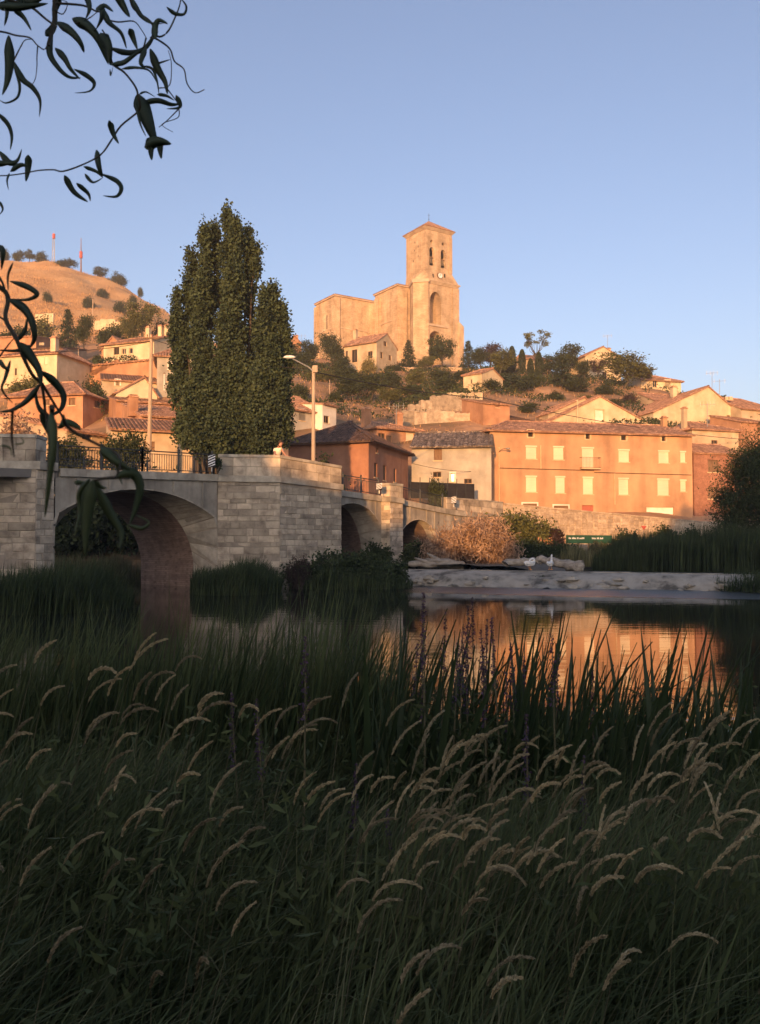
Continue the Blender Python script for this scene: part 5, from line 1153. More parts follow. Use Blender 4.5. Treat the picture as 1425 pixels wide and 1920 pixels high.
# poplars behind the bridge
c3 = lambda x, y: (300 + x * .2604, 360 + y * .2604)
def poplar(label, cols, d, nleaf, seed, base_px):
    rng = np.random.default_rng(seed); p0 = at(base_px, 900, d); p0.z = tz(p0.x, p0.y) - .3
    t = thing('poplar_tree', label, 'tree', p0, 'poplars behind the bridge'); tm = MB(); P = []
    tot = sum(w_ * (b_ - t_) for _, t_, b_, w_, _ in cols)
    for cx, ct, cb, hw_, dy in cols:
        px, pt_ = c3(cx, ct + 35); _, pb_ = c3(cx, cb); dd = d + dy; top_, bot = at(px, pt_, dd), at(px, pb_, dd); H = top_.z - bot.z; wr = hw_ * .2604 * dd / F
        n = int(nleaf * hw_ * (cb - ct) / tot); k = max(10, int(n / 95)); zc_ = rng.random(k) ** .85; th = rng.uniform(0, 6.28, k)
        prof = np.clip((1 - zc_ ** 5) ** .75, .16, 1) * (.78 + .22 * np.sin(zc_ * 11 + cx)); rr = wr * 1.25 * prof * (rng.random(k) ** .4)
        C = np.stack([top_.x + rr * np.cos(th), top_.y + rr * np.sin(th), bot.z + zc_ * H], 1)
        q = C[rng.integers(0, k, n)] + rng.normal(size=(n, 3)) * np.array([.17, .17, .30]) ; P.append(q)
        limb(tm, (p0.x + (top_.x - p0.x) * .3, p0.y + (top_.y - p0.y) * .3, p0.z), (top_.x, top_.y, top_.z - H * .08), .2, .03, rng, 7, .03)
    tm.build('trunk', M['bark'], t, smooth=True); P = np.concatenate(P) - np.array(p0)
    link('crown', leaf_mesh('crown', P, .175, rng, aspect=.85, up=.3), M['poplar'], t)
poplar('tall dense poplar of many upright limbs towering behind the bridge', [(485, 90, 1100, 52, 0), (550, 165, 1000, 50, -.8), (395, 205, 1000, 44, .5), (325, 225, 1100, 42, -.5), (225, 375, 1150, 52, .2), (128, 640, 1500, 44, -.3), (640, 250, 820, 54, .3), (690, 340, 620, 30, 0), (300, 560, 1300, 60, -1.2), (520, 520, 1200, 62, -1.2), (440, 900, 1500, 75, -1.5), (160, 950, 1800, 66, .3), (290, 1150, 1860, 90, -1.4), (560, 1050, 1700, 80, -1.5), (420, 1300, 1890, 110, -2.0), (620, 1300, 1870, 100, -1.3), (230, 1350, 1850, 80, -.6), (530, 1500, 1890, 130, -2.2), (650, 720, 1300, 40, .8)], 54, 105000, 11, 430)
poplar('smaller poplar leaning against the right side of the tall one', [(755, 665, 1300, 36, -.3), (820, 670, 1500, 52, 0), (735, 810, 1500, 54, -.8), (885, 790, 1500, 38, .4), (800, 1050, 1850, 85, -1.0), (905, 980, 1750, 30, 0), (720, 1250, 1870, 90, -1.2), (860, 1250, 1820, 60, -.5)], 52.5, 44000, 12, 510)

# reed beds, bushes, driftwood by the river
def blades_np(base, h, w_, az, bend, rng, segs=4, fold=0.0, az2=None):
    """tapering ribbons: base (n,3), height, width, lean azimuth, bend"""
    n = len(base); t = np.linspace(0, 1, segs + 1)[None, :, None]; dirv = np.stack([np.cos(az), np.sin(az), np.zeros(n)], 1)[:, None, :]
    h_ = h[:, None, None]; bn = bend[:, None, None]
    ctr = base[:, None, :] + np.array([0, 0, 1.0]) * h_ * (t - .35 * bn * t ** 3) + dirv * h_ * bn * (.25 * t + .75 * t ** 2.2)
    if az2 is None: az2 = az + np.pi / 2 + rng.normal(0, .7, n)
    side = np.stack([np.cos(az2), np.sin(az2), np.zeros(n)], 1)[:, None, :]
    ww = w_[:, None, None] * np.clip(1 - t ** 2.2, .02, 1) * (.55 + .9 * np.minimum(t * 3, .5))
    v = np.stack([ctr - side * ww / 2, ctr + side * ww / 2], 2).reshape(n, -1, 3)
    m = 2 * (segs + 1); f = []
    for k in range(segs): f.append([2 * k, 2 * k + 1, 2 * k + 3, 2 * k + 2])
    f = (np.arange(n)[:, None, None] * m + np.array(f)[None]).reshape(-1, 4)
    return v.reshape(-1, 3), f
def reed_bed(name, label, region, n, hmin, hmax, wd_, mat_, zf, seed, cat='reeds', lean=.25, az0=0., group='reed beds along the river', kind=None, stalk=None):
    rng = np.random.default_rng(seed); xs, ys = [], []
    while len(xs) < n:
        x = rng.uniform(region[0], region[1]); y = rng.uniform(region[2], region[3]); e = ((x - (region[0] + region[1]) / 2) / ((region[1] - region[0]) / 2)) ** 2 + ((y - (region[2] + region[3]) / 2) / ((region[3] - region[2]) / 2)) ** 2
        if e < 1: xs.append(x); ys.append(y)
    xs, ys = np.array(xs), np.array(ys); z = np.array([zf(x, y) for x, y in zip(xs, ys)]) - .1
    e = 1 - .45 * ((xs - (region[0] + region[1]) / 2) / ((region[1] - region[0]) / 2)) ** 2
    lump = .85 + .22 * np.sin(xs * 1.9 + seed) * np.sin(xs * .73 + 2 * seed)
    h = rng.uniform(hmin, hmax, n) * e * lump
    v, f = blades_np(np.stack([xs, ys, z], 1), h, rng.uniform(.6, 1.3, n) * wd_, az0 + rng.normal(0, 1.1, n), np.abs(rng.normal(lean, lean * .6, n)), rng, 4)
    p0 = np.array([(region[0] + region[1]) / 2, (region[2] + region[3]) / 2, float(z.min())]); me = mesh_np(name, v - p0, f); face_attr(me, np.repeat(rng.random(n), 4))
    o = link(name, me, M[mat_], None, p0); return tag(o, label, cat, group, kind)
w0 = lambda x, y: 0.0
reed_bed('reed_bed', 'dark reeds in the water before the left bridge pier', (-14.3, -8.2, 25, 31), 5200, 1.3, 2.1, .035, 'reedgreen', w0, 1)
reed_bed('reed_bed', 'tall dark reeds at the foot of the jutting pier', (-8.2, -4.3, 34.5, 40.2), 4200, 1.3, 2.25, .04, 'reedgreen', w0, 2)
reed_bed('reed_bed', 'dim reeds seen through the largest arch', (-23, -13, 44.5, 51), 3500, 1.2, 2.4, .05, 'drygreen', w0, 8)
reed_bed('reed_bed', 'tangled low growth right of the jutting pier corner', (-4.4, 1.6, 38.8, 44.5), 2600, .8, 1.5, .04, 'reedgreen', w0, 3)
reed_bed('reed_bed', 'long stand of cattails on the right bank above the weir', (11.8, 24.5, 44.2, 51), 9500, 2.0, 3.1, .045, 'reedgreen', lambda x, y: .7, 4, lean=.12)
reed_bed('reed_bed', 'dark reeds at the right end of the weir', (15.2, 21, 36.0, 41.5), 4200, .8, 1.6, .04, 'reedgreen', w0, 5)
reed_bed('reed_bed', 'pale green reeds at left end of the cattail stand', (10.4, 13.0, 48, 53), 1400, .8, 1.6, .045, 'drygreen', lambda x, y: .9, 6, lean=.15)
def shrub(name, label, c, r, n, size, mat_, seed, group='shrubs on the gravel bar', cat='bush', fine=False):
    rng = np.random.default_rng(seed); P = []; tm = MB(); c = np.array(c); nb = 11
    for i in range(nb):
        th = rng.uniform(0, 6.28); rr = rng.uniform(.1, .78); cc = np.array([rr * math.cos(th) * r[0], rr * math.sin(th) * r[1], r[2] * rng.uniform(.25, .92) * (1 - .55 * rr * rr)])
        P.append(clumps(c + cc, np.array(r) * np.array((.36, .4, .42)), n // nb, 22, rng, .3)); limb(tm, c + np.array((0, 0, -.2)), c + cc, .04, .012, rng)
    P = np.concatenate(P); P[:, 2] = np.maximum(P[:, 2], c[2] + .02)
    t = thing(name, label, cat, c, group); tm.build('stem', M['bark'], t); link('crown', leaf_mesh('crown', P - c, size, rng, aspect=.16 if fine else .6, up=.9 if fine else .2), M[mat_], t); return t
g = lambda px, py, d: at(px, py, d)
def sh(name, label, px, base, top, wpx, d, n, size, mat_, seed, fine=False, depth=.7):
    p = at(px, base, d); hw_ = wpx * d / F / 2; return shrub(name, label, (p.x, p.y, p.z), (hw_ * 1.08, hw_ * depth, (base - top) * d / F * .74), n, size, mat_, seed, fine=fine)
sh('dry_bush', 'large feathery tan dry bush with glowing top behind the driftwood', 893, 1066, 960, 186, 48, 20000, .30, 'tanbush', 31, True)
sh('bush', 'green bush below the river wall behind the tan bush', 985, 1022, 950, 150, 58, 6500, .22, 'light', 32)
sh('bush', 'small dark bush at the right end of the wall bushes', 1045, 1022, 988, 34, 57, 1600, .18, 'purple', 33)
sh('bush', 'dark low scrub in front of the green wall bush', 1000, 1050, 1006, 150, 52, 6000, .16, 'reedgreen', 34)
sh('bush', 'broad tangled bush right of the jutting pier', 640, 1112, 1030, 200, 41, 13000, .15, 'reedgreen', 35)
sh('bush', 'reddish seeding weed against the jutting pier corner', 565, 1110, 1034, 60, 39.6, 3500, .12, 'purple', 36, True)
sh('bush', 'dark bush under the second arch', 705, 1066, 1014, 70, 46.5, 5000, .15, 'reedgreen', 37)
sh('bush', 'dark green bush hiding the foot of the third arch', 785, 1062, 1008, 70, 49, 5000, .17, 'oak', 38)
sh('bush', 'low bush at the left end of the weir', 745, 1108, 1048, 60, 42, 3500, .13, 'reedgreen', 39)
sh('bush', 'bush of pale leaves beside the green sign', 1115, 1040, 1012, 50, 55, 1600, .14, 'drygreen', 40)
sh('bush', 'tuft of dark weeds on the cattail stand skyline', 1180, 1050, 984, 70, 50, 4000, .16, 'reedgreen', 41)
sh('bush', 'small round shrub before the wall right of the red sign', 1245, 1030, 982, 50, 60, 2500, .16, 'oak', 42)
sh('bush', 'small round shrub nearest the dark willow on the wall', 1290, 1030, 980, 60, 60, 2500, .16, 'oak', 43)
sh('weed_tuft', 'green weed tuft growing on the weir face below the geese', 1018, 1096, 1078, 34, 42.2, 900, .10, 'reedgreen', 44)
for px, py, lb in ((408, 880, 'grey-green weed growing out of the jutting pier parapet'),):
    sh('weed_tuft', lb, px, py, py - 26, 16, 40.3, 500, .09, 'reedgreen', 45)

# willow at right edge
def willow(c, label, lobes, n, seed, size):
    rng = np.random.default_rng(seed); c = np.array(c, float); t = thing('willow_tree', label, 'tree', c); tm = MB(); P = []
    pts = limb(tm, c + (0, 0, -.5), c + (.3, 0, 4.2), .4, .25, rng)
    for px, py, rpx, d in lobes:
        q = np.array(at(px, py, d)); r_ = rpx * d / F; limb(tm, c + (.2, 0, 3.5), q, .14, .03, rng); P.append(clumps(q, (r_, r_, r_ * 1.05), int(n * rpx / 60), 34, rng, .24, .35))
    tm.build('trunk', M['bark'], t, smooth=True); link('crown', leaf_mesh('crown', np.concatenate(P) - c, size, rng, aspect=.35, droop=.5), M['oak'], t)
pw = at(1455, 1070, 50)
willow((pw.x, pw.y, .6), 'dark drooping willow at the right picture edge', [(1412, 868, 38, 50), (1446, 832, 46, 50), (1385, 905, 45, 49), (1420, 930, 60, 49), (1470, 880, 70, 51), (1395, 975, 58, 48), (1440, 1000, 70, 48), (1375, 1020, 45, 47), (1410, 1060, 55, 46), (1480, 960, 80, 50), (1362, 940, 22, 49), (1500, 1040, 80, 48), (1430, 880, 50, 48.5), (1450, 950, 60, 47.5), (1395, 880, 30, 49), (1380, 960, 40, 48)], 4300, 51, .15)

# driftwood
def drift(label, pts, r, seed, knots=()):
    rg = np.random.default_rng(seed); P = [at(*p) for p in pts]; t = thing('driftwood_log', label, 'driftwood', P[0], 'driftwood stranded above the weir')
    full = []
    for i in range(len(P) - 1):
        for k in range(3): full.append(P[i].lerp(P[i + 1], k / 3) + Vector(rg.normal(size=3)) * .05)
    full.append(P[-1]); MB().tube(full, [r * (1 - .6 * i / len(full)) * rg.uniform(.8, 1.15) for i in range(len(full))], 8).build('log', M['drift'], t, smooth=True)
    for a_, b_ in knots:
        a_, b_ = at(*a_), at(*b_); MB().tube([a_, a_.lerp(b_, .5) + Vector(rg.normal(size=3)) * .06, b_], [r * .5, r * .38, r * .14], 7).build('branch', M['drift'], t, smooth=True)
drift('pale forked driftwood trunk left of the tan bush', [(868, 1062, 46.6), (830, 1056, 46.4), (800, 1058, 46.2), (766, 1057, 46)], .30, 1, [((830, 1055, 46.4), (800, 1037, 46.2)), ((815, 1056, 46.3), (777, 1046, 46)), ((840, 1054, 46.4), (798, 1048, 46.1))])
drift('driftwood log behind the left goose', [(948, 1058, 45.2), (975, 1054, 45), (1000, 1052, 45.1), (1015, 1056, 44.8)], .26, 2)
drift('thick driftwood log with sawn end right of the geese', [(1087, 1063, 43.6), (1060, 1057, 43.9), (1030, 1052, 44.4), (1008, 1049, 44.8)], .34, 3, [((1060, 1056, 43.9), (1035, 1046, 44.1))])
q = at(1085, 1062, 43.3); tag(MB().ball(q, (.30, .26, .30), 10, 7, jit=.12).build('boulder', M['drift'], loc=q), 'pale rounded boulder beside the sawn log end', 'rock')

# unseen wood added behind the viewer, heights shaped to shade river and bridge
rng = np.random.default_rng(77)
wx = np.array([-60, -40, -25, -20, -15, -12, -9, -6, -4, 0, 6, 9, 11, 14, 20, 30, 60.]); wh = np.array([13, 14, 14.4, 14.2, 13.5, 12.8, 11.2, 9.7, 9.4, 10.8, 11.2, 12.5, 16, 17, 17, 16, 15.])
n = 80000; W = rng.uniform(-60, 60, n); Hh = np.interp(W, wx, wh) + .7 * np.sin(W * 1.3) * np.sin(W * .53); zz = Hh * rng.random(n) ** .75
P = np.stack([W - 30 * math.tan(SUN_AZ) + rng.normal(0, .3, n), -30 + rng.normal(0, 1.6, n), zz], 1)
tm = MB(); rg = np.random.default_rng(5)
for x in np.arange(-76, 52, 4.0): limb(tm, (x, -30, -.3), (x + .5, -30, 8), .3, .1, rg)
v, f = leaves_np(P, .85, rng, aspect=.8); vt = np.array(tm.v); nv = len(v)
me = mesh_np('shade_wood', v, f); face_attr(me, rng.random(len(f))); tag(link('shade_wood', me, M['oak']), 'unseen dense wood behind the viewer, added to shade the river', 'wood', kind='stuff')

# ------------------------------------------------------------------ poles, masts, wires, signs
lp = thing('street_lamp', 'tall pale post with lamp arm rising behind the jutting pier', 'street lamp', at(588, 900, 50))
pt = at(588, 688, 50); MB().tube([Vector((pt.x, 50, 4.5)), pt], [.13, .10], 8).build('post', M['polewood'], lp)
a, b, c = at(588, 696, 49.9), at(578, 688, 49.8), at(540, 668, 49.3); MB().tube([a, b, c], [.045, .04, .035], 6).build('arm', M['galv'], lp)
d_ = (c - b).normalized(); MB().ball(c - d_ * .1 , (.36, .15, .10), 10, 6).build('lamp_head', M['white_paint'], lp)
q = at(591, 692, 49.9); MB().box(q, (.14, .1, .2)).build('junction_box', M['polewood'], lp)
up_ = thing('utility_pole', 'wooden utility pole with insulators left of the poplar', 'utility pole', at(281, 850, 58))
pt2 = at(284, 628, 58); MB().tube([at(279, 880, 58), pt2], [.16, .11], 8).build('post', M['polewood'], up_)
MB().box(at(285, 634, 57.9), (.5, .05, .05)).build('crossarm', M['wood'], up_)
for px in (276, 285, 294): MB().tube([at(px, 634, 57.9), at(px, 627, 57.9)], [.03, .05], 6).build('insulator', M['brick'], up_)
def pole(label, px, p0, p1, d, r=.07, mat_='polewood'): 
    t = thing('wooden_post', label, 'post', at(px, p1, d), 'thin posts in the village'); MB().tube([at(px, p1, d) - Vector((0, 0, .6)), at(px, p0, d)], [r, r * .8], 6).build('post', M[mat_], t); MB().ball(at(px, p0, d), (r * 1.5, r * 1.5, r), 6, 4).build('cap', M['wood'], t)
pole('thin pale post on the slope between hill and village', 174, 560, 600, 200, .12); pole('short post beside the tall left conifer', 147, 655, 695, 112); pole('post on the slope right of lamp post', 618, 712, 735, 125); pole('pale vertical pipe in front of the cream gable barn', 1083, 748, 786, 102.5, .1, 'cream')
pole('white post at the window house eave', 308, 700, 722, 93, .08, 'white')
def wire(label, pts, sag, r=.02, grp='overhead cables'):
    P = [at(*p) for p in pts]; out = []
    for k in range(len(P) - 1):
        for i in range(13): t = i / 12; q = P[k].lerp(P[k + 1], t); q.z -= sag[k] * 4 * t * (1 - t); out.append(q)
    o = MB().tube(out, r, 5).build('overhead_cable', M['wire'], loc=P[0]); return tag(o, label, 'cable', grp)
wire('black cable from lamp post across to the right houses', [(588, 697, 49.9), (900, 745, 72), (1398, 824, 100)], [.25, .5], .032)
wire('black cable from utility pole past the poplar to lamp post', [(285, 636, 57.8), (588, 693, 50)], [.35], .02)
wire('black cable from the left picture edge to utility pole', [(-40, 655, 50), (284, 640, 58)], [.4], .02)
wire('thin cable hanging in front of the grey house', [(770, 868, 73), (890, 884, 77)], [.2], .018)
wire('thin cable crossing before the cream barns', [(1030, 775, 101), (1092, 757, 102)], [.1], .02)
def mast(label, px, p0, p1, d, lattice):
    a, b = at(px, p1, d) - Vector((0, 0, 1)), at(px, p0, d); t = thing('radio_mast', label, 'mast', a, 'radio masts on the hill')
    if lattice:
        w_ = .55
        for sx, sy in ((-1, -1), (1, -1), (0, 1)): MB().tube([a + Vector((sx * w_, sy * w_, 0)), b + Vector((sx * w_ * .5, sy * w_ * .5, -1))], .12, 5).build('leg', M['galv'], t)
        n = 9
        for i in range(n):
            z0 = a.lerp(b, i / n); z1 = a.lerp(b, (i + .9) / n); MB().tube([z0 + Vector((-w_, -w_, 0)) * (1 - .5 * i / n), z1 + Vector((w_, -w_, 0)) * (1 - .5 * i / n)], .06, 4).build('brace', M['galv'], t)
        MB().tube([b - Vector((0, 0, 1.6)), b + Vector((0, 0, .3))], .55, 10).build('antenna_drum', M['red_paint'], t); MB().tube([b, b + Vector((0, 0, 1.5))], .06, 4).build('lightning_rod', M['galv'], t)
    else:
        MB().tube([a, b], [.35, .12], 6).build('pole', M['wood'], t); m_ = a.lerp(b, .55); MB().tube([m_ - Vector((0, 0, 1.3)), m_ + Vector((0, 0, 1.3))], .6, 8).build('antenna_panel', M['red_paint'], t)
mast('lattice radio mast with red top on the dry hill', 101, 440, 496, 331, True); mast('slim dark radio mast with red band on the dry hill', 152, 446, 512, 331, False)
def antenna(label, px, p0, p1, d, arms=4):
    a, b = at(px, p1, d), at(px, p0, d); t = thing('tv_antenna', label, 'antenna', a, 'television antennas on roofs'); MB().tube([a - Vector((0, 0, 1.0)), b], .035, 5).build('mast', M['galv'], t)
    bm_ = b - Vector((0, 0, .2)); MB().tube([bm_ + Vector((-.9, .2, 0)), bm_ + Vector((.9, -.2, 0))], .025, 4).build('boom', M['galv'], t)
    for i in range(arms): x = -.8 + 1.6 * i / (arms - 1); MB().tube([bm_ + Vector((x, 0, -.35)), bm_ + Vector((x, 0, .35))], .018, 4).build('element', M['galv'], t)
antenna('tall antenna on the yellow ridge house', 1139, 628, 652, 166); antenna('tall antenna on the roof behind the big gable house', 1335, 697, 745, 128); antenna('antenna in front of the big gable house wall', 1326, 755, 805, 101, 5); antenna('shorter antenna right of the tall one on the long roof', 1349, 712, 745, 127, 3); antenna('antenna above the hidden house right of poplar', 565, 628, 650, 171, 3); antenna('antenna below the terrace walls above porch house', 743, 758, 784, 95, 4)

# green sign with white lettering on posts, small red sign
ga, gb = at(1062, 1005, 58), at(1148, 1005, 60); gz0, gz1 = zat(1019, 59), zat(1003.5, 59); gs = thing('long_sign', 'long green board with white lettering below the river wall', 'sign', Vector((ga.x, ga.y, .9)))
u = Vector((gb.x - ga.x, gb.y - ga.y, 0)); gl = u.length; u /= gl; nn = Vector((-u.y, u.x, 0)); O = Vector((ga.x, ga.y, 0))
for i in range(2):
    bo = MB().fbox(O, u, nn, gl * (i * .5) + .01, gl * (i * .5 + .5) - .01, 0, .05, gz0, gz1).build('board', M['green_paint'], gs)
    x = gl * (i * .5) + .2; rg = random.Random(3 + i)
    for wl_ in (3, 5, 2, 6) if i == 0 else (5, 3, 4):   # illegible at this distance: letter strokes in a line
        for k in range(wl_):
            MB().fbox(O, u, nn, x, x + .05, -.006, -.001, gz1 - .27, gz1 - .15 - rg.choice((0, .03))).build('letter', M['white_paint'], bo); x += .075
        x += .07
for f_ in (.02, .27, .5, .73, .98): MB().fbox(O, u, nn, gl * f_ - .04, gl * f_ + .04, .06, .14, .7, gz0 + .2).build('post', M['wood'], gs)
p = at(1207, 998, 60); rs = thing('small_sign', 'small red sign above the cattails before the wall', 'sign', p); MB().tube([p - Vector((0, 0, 1.5)), p + Vector((0, 0, .3))], .03, 5).build('post', M['galv'], rs)
zz = zat(986, 60); MB().faces([Vector((p.x - .2, 59.95, zz)), Vector((p.x + .2, 59.95, zz)), Vector((p.x, 59.95, zz - .32)), Vector((p.x - .2, 59.98, zz)), Vector((p.x + .2, 59.98, zz)), Vector((p.x, 59.98, zz - .32))], [(0, 1, 2), (5, 4, 3), (0, 3, 4, 1), (1, 4, 5, 2), (2, 5, 3, 0)]).build('plate', M['red_paint'], rs)
fa, fb = at(1010, 1020, 56.5), at(1058, 1020, 57.5); wf = thing('paling_fence', 'low wooden paling fence left of the green sign', 'fence', fa); 
for i in range(13): q = fa.lerp(fb, i / 12); MB().box((q.x, q.y, q.z + .05), (.05, .015, .38 + random.uniform(-.03, .03))).build('paling', M['terracotta'], wf)
for dz in (-.12, .18): MB().tube([fa + Vector((0, .04, dz)), fb + Vector((0, .04, dz))], .025, 4).build('rail', M['wood'], wf)

# ------------------------------------------------------------------ geese
def skin_mesh(name, verts, edges, radii, mat_, parent, root=0, sub=2):
    off = off_of(parent); me = bpy.data.meshes.new(name); me.from_pydata([tuple(Vector(v) - off) for v in verts], edges, []); me.update()
    o = link(name, me, mat_, parent); m = o.modifiers.new('skin', 'SKIN'); sv = me.skin_vertices[0].data
    for i, r_ in enumerate(radii): sv[i].radius = r_ if isinstance(r_, tuple) else (r_, r_); sv[i].use_root = (i == root)
    s_ = o.modifiers.new('sub', 'SUBSURF'); s_.levels = 1; s_.render_levels = sub; m.use_smooth_shade = True
    return o
def goose(px, py, d, label, az, neck, s):
    p = at(px, py, d); t = thing('goose', label, 'goose', p, 'white geese on the weir'); f = Vector((math.cos(az), math.sin(az), 0)); U = Vector((0, 0, 1)); k = lambda a_, z_: p + f * (a_ * s) + U * (z_ * s)
    pts = [k(-.36, .36), k(-.22, .32), k(0, .30), k(.18, .33)] + [k(*n) for n in neck]; e = [(i, i + 1) for i in range(len(pts) - 1)]
    rad = [.03, .12, .155, .125] + list(np.linspace(.07, .042, len(neck) - 1)) + [.055]
    skin_mesh('body', pts, e, [r_ * s for r_ in rad], M['feather'], t, 2)
    hd = pts[-1]; hf = (pts[-1] - pts[-2]); hf.z = 0; hf = hf.normalized() if hf.length > .01 else f
    MB().tube([hd + hf * .03 * s, hd + hf * .14 * s - U * .02 * s], [.03 * s, .012 * s], 6).build('beak', M['beak'], t)
    sd = Vector((-f.y, f.x, 0))
    for sg in (-1, 1):
        b_ = k(-.02, .2) + sd * .06 * sg * s; MB().tube([b_, Vector((b_.x, b_.y, p.z + .02))], .013 * s, 5).box((b_.x + f.x * .04 * s, b_.y + f.y * .04 * s, p.z + .012), (.05 * s, .035 * s, .012)).build('leg', M['beak'], t)
        wg = MB().ball((0, 0, 0), (.24 * s, .035 * s, .10 * s), 10, 6); wb = k(-.06, .36) + sd * .125 * sg * s; rot = Matrix.Rotation(az, 3, 'Z'); wg.v = [tuple(rot @ Vector(v) + wb) for v in wg.v]; wg.build('wing', M['feather'], t, smooth=True)
goose(994, 1068.5, 43.2, 'white goose bending its neck back to preen, left of the pair', R(20), [(.24, .44), (.22, .55), (.10, .56), (.0, .50), (-.06, .44)], 1.0)
goose(1032, 1068.5, 42.9, 'white goose standing upright with raised neck, right of the pair', R(65), [(.24, .44), (.26, .58), (.26, .70), (.29, .77), (.36, .78)], .95)

# ------------------------------------------------------------------ person leaning on the parapet
pw_ = at(531, 852, 41.9); zp = PZ[1]; bx_, by_ = pw_.x - .35, 42.55; fl = zc(10.5) + .03
pe = thing('person', 'person in pale yellow top leaning with both arms on the parapet corner', 'person', Vector((bx_, by_, fl)))
V3 = lambda x, y, z: Vector((bx_ + x, by_ + y, zp + z))
# pelvis behind the wall, torso bent forward over the coping, head up, looking right
pv = [V3(-.10, .22, -.02), V3(-.04, .12, .20), V3(.02, .0, .42), V3(.06, -.04, .52), V3(.14, -.08, .62), V3(.19, -.11, .72), V3(.205, -.125, .80),
      V3(-.15, .02, .43), V3(-.13, -.16, .20), V3(.08, -.26, .075), V3(.18, -.30, .06),
      V3(.21, -.02, .42), V3(.33, -.12, .24), V3(.46, -.24, .07), V3(.55, -.28, .055),
      V3(-.18, .26, -.10), V3(-.19, .22, -.55), V3(-.17, .30, fl - zp + .10), V3(-.15, .16, fl - zp + .045),
      V3(.0, .26, -.10), V3(.02, .22, -.55), V3(.03, .30, fl - zp + .10), V3(.05, .16, fl - zp + .045)]
ed = [(0, 1), (1, 2), (2, 3), (3, 4), (4, 5), (5, 6), (2, 7), (7, 8), (8, 9), (9, 10), (2, 11), (11, 12), (12, 13), (13, 14), (0, 15), (15, 16), (16, 17), (17, 18), (0, 19), (19, 20), (20, 21), (21, 22)]
rd = [.155, .145, (.15, .13), .062, .085, .098, .075, .07, .046, .036, .036, .07, .046, .036, .036, .095, .065, .045, .04, .095, .065, .045, .04]
body = skin_mesh('body', pv, ed, rd, M['skin'], pe, 0, 2)
sv = [V3(-.10, .22, -.05), V3(-.04, .12, .20), V3(.02, .0, .42), V3(.045, -.025, .47), V3(-.15, .02, .43), V3(-.14, -.08, .30), V3(.21, -.02, .42), V3(.28, -.075, .32)]
skin_mesh('top', sv, [(0, 1), (1, 2), (2, 3), (2, 4), (4, 5), (2, 6), (6, 7)], [.175, .165, (.172, .152), .085, .088, .07, .088, .07], M['shirt'], pe, 0, 2)
tv = [V3(-.10, .22, -.07), V3(-.18, .26, -.12), V3(-.19, .22, -.55), V3(-.17, .30, fl - zp + .14), V3(.0, .26, -.12), V3(.02, .22, -.55), V3(.03, .30, fl - zp + .14)]
skin_mesh('trousers', tv, [(0, 1), (1, 2), (2, 3), (0, 4), (4, 5), (5, 6)], [.17, .11, .08, .065, .11, .08, .065], M['trouser'], pe, 0, 2)
hd = V3(.19, -.11, .74)
MB().ball(hd + Vector((-.03, .035, .045)), (.118, .12, .118), 12, 8, jit=.03).ball(hd + Vector((-.09, .06, -.06)), (.06, .07, .13), 8, 6).build('hair', M['hair'], pe, smooth=True)
hx = Vector((.45, -.89, 0)).normalized(); hs = Vector((.89, .45, 0))
MB().tube([hd + hx * .09 + Vector((0, 0, .02)), hd + hx * .125 + Vector((0, 0, -.025)), hd + hx * .09 + Vector((0, 0, -.03))], [.01, .018, .01], 5).build('nose', M['skin'], pe)
for sg in (-1, 1):
    MB().ball(hd + hx * .088 + hs * .035 * sg + Vector((0, 0, .02)), (.012, .012, .009), 6, 4).build('eye', M['hair'], pe); MB().ball(hd + hs * .098 * sg, (.018, .02, .03), 6, 5).build('ear', M['skin'], pe)
MB().ball(hd + hx * .092 + Vector((0, 0, -.06)), (.022, .014, .006), 6, 4).build('mouth', M['red_paint'], pe)
for wr, fw in ((V3(.18, -.30, .06), Vector((.7, -.35, 0))), (V3(.55, -.28, .055), Vector((.85, -.2, 0)))):
    fw = fw.normalized(); sd = Vector((-fw.y, fw.x, 0)); hv, he, hr = [wr, wr + fw * .05], [(0, 1)], [.034, .036]
    for k_, (o_, l_) in enumerate(((-.03, .065), (-.01, .08), (.012, .085), (.032, .075))):
        n_ = len(hv); r0 = wr + fw * .085 + sd * o_; hv += [r0, r0 + fw * l_ * .5 + Vector((0, 0, .006)), r0 + fw * l_ - Vector((0, 0, .014))]; he += [(1, n_), (n_, n_ + 1), (n_ + 1, n_ + 2)]; hr += [.0105, .0095, .008]
    n_ = len(hv); hv += [wr + fw * .03 - sd * .045, wr + fw * .065 - sd * .06]; he += [(0, n_), (n_, n_ + 1)]; hr += [.012, .0095]
    skin_mesh('hand', hv, he, hr, M['skin'], pe, 0, 1)

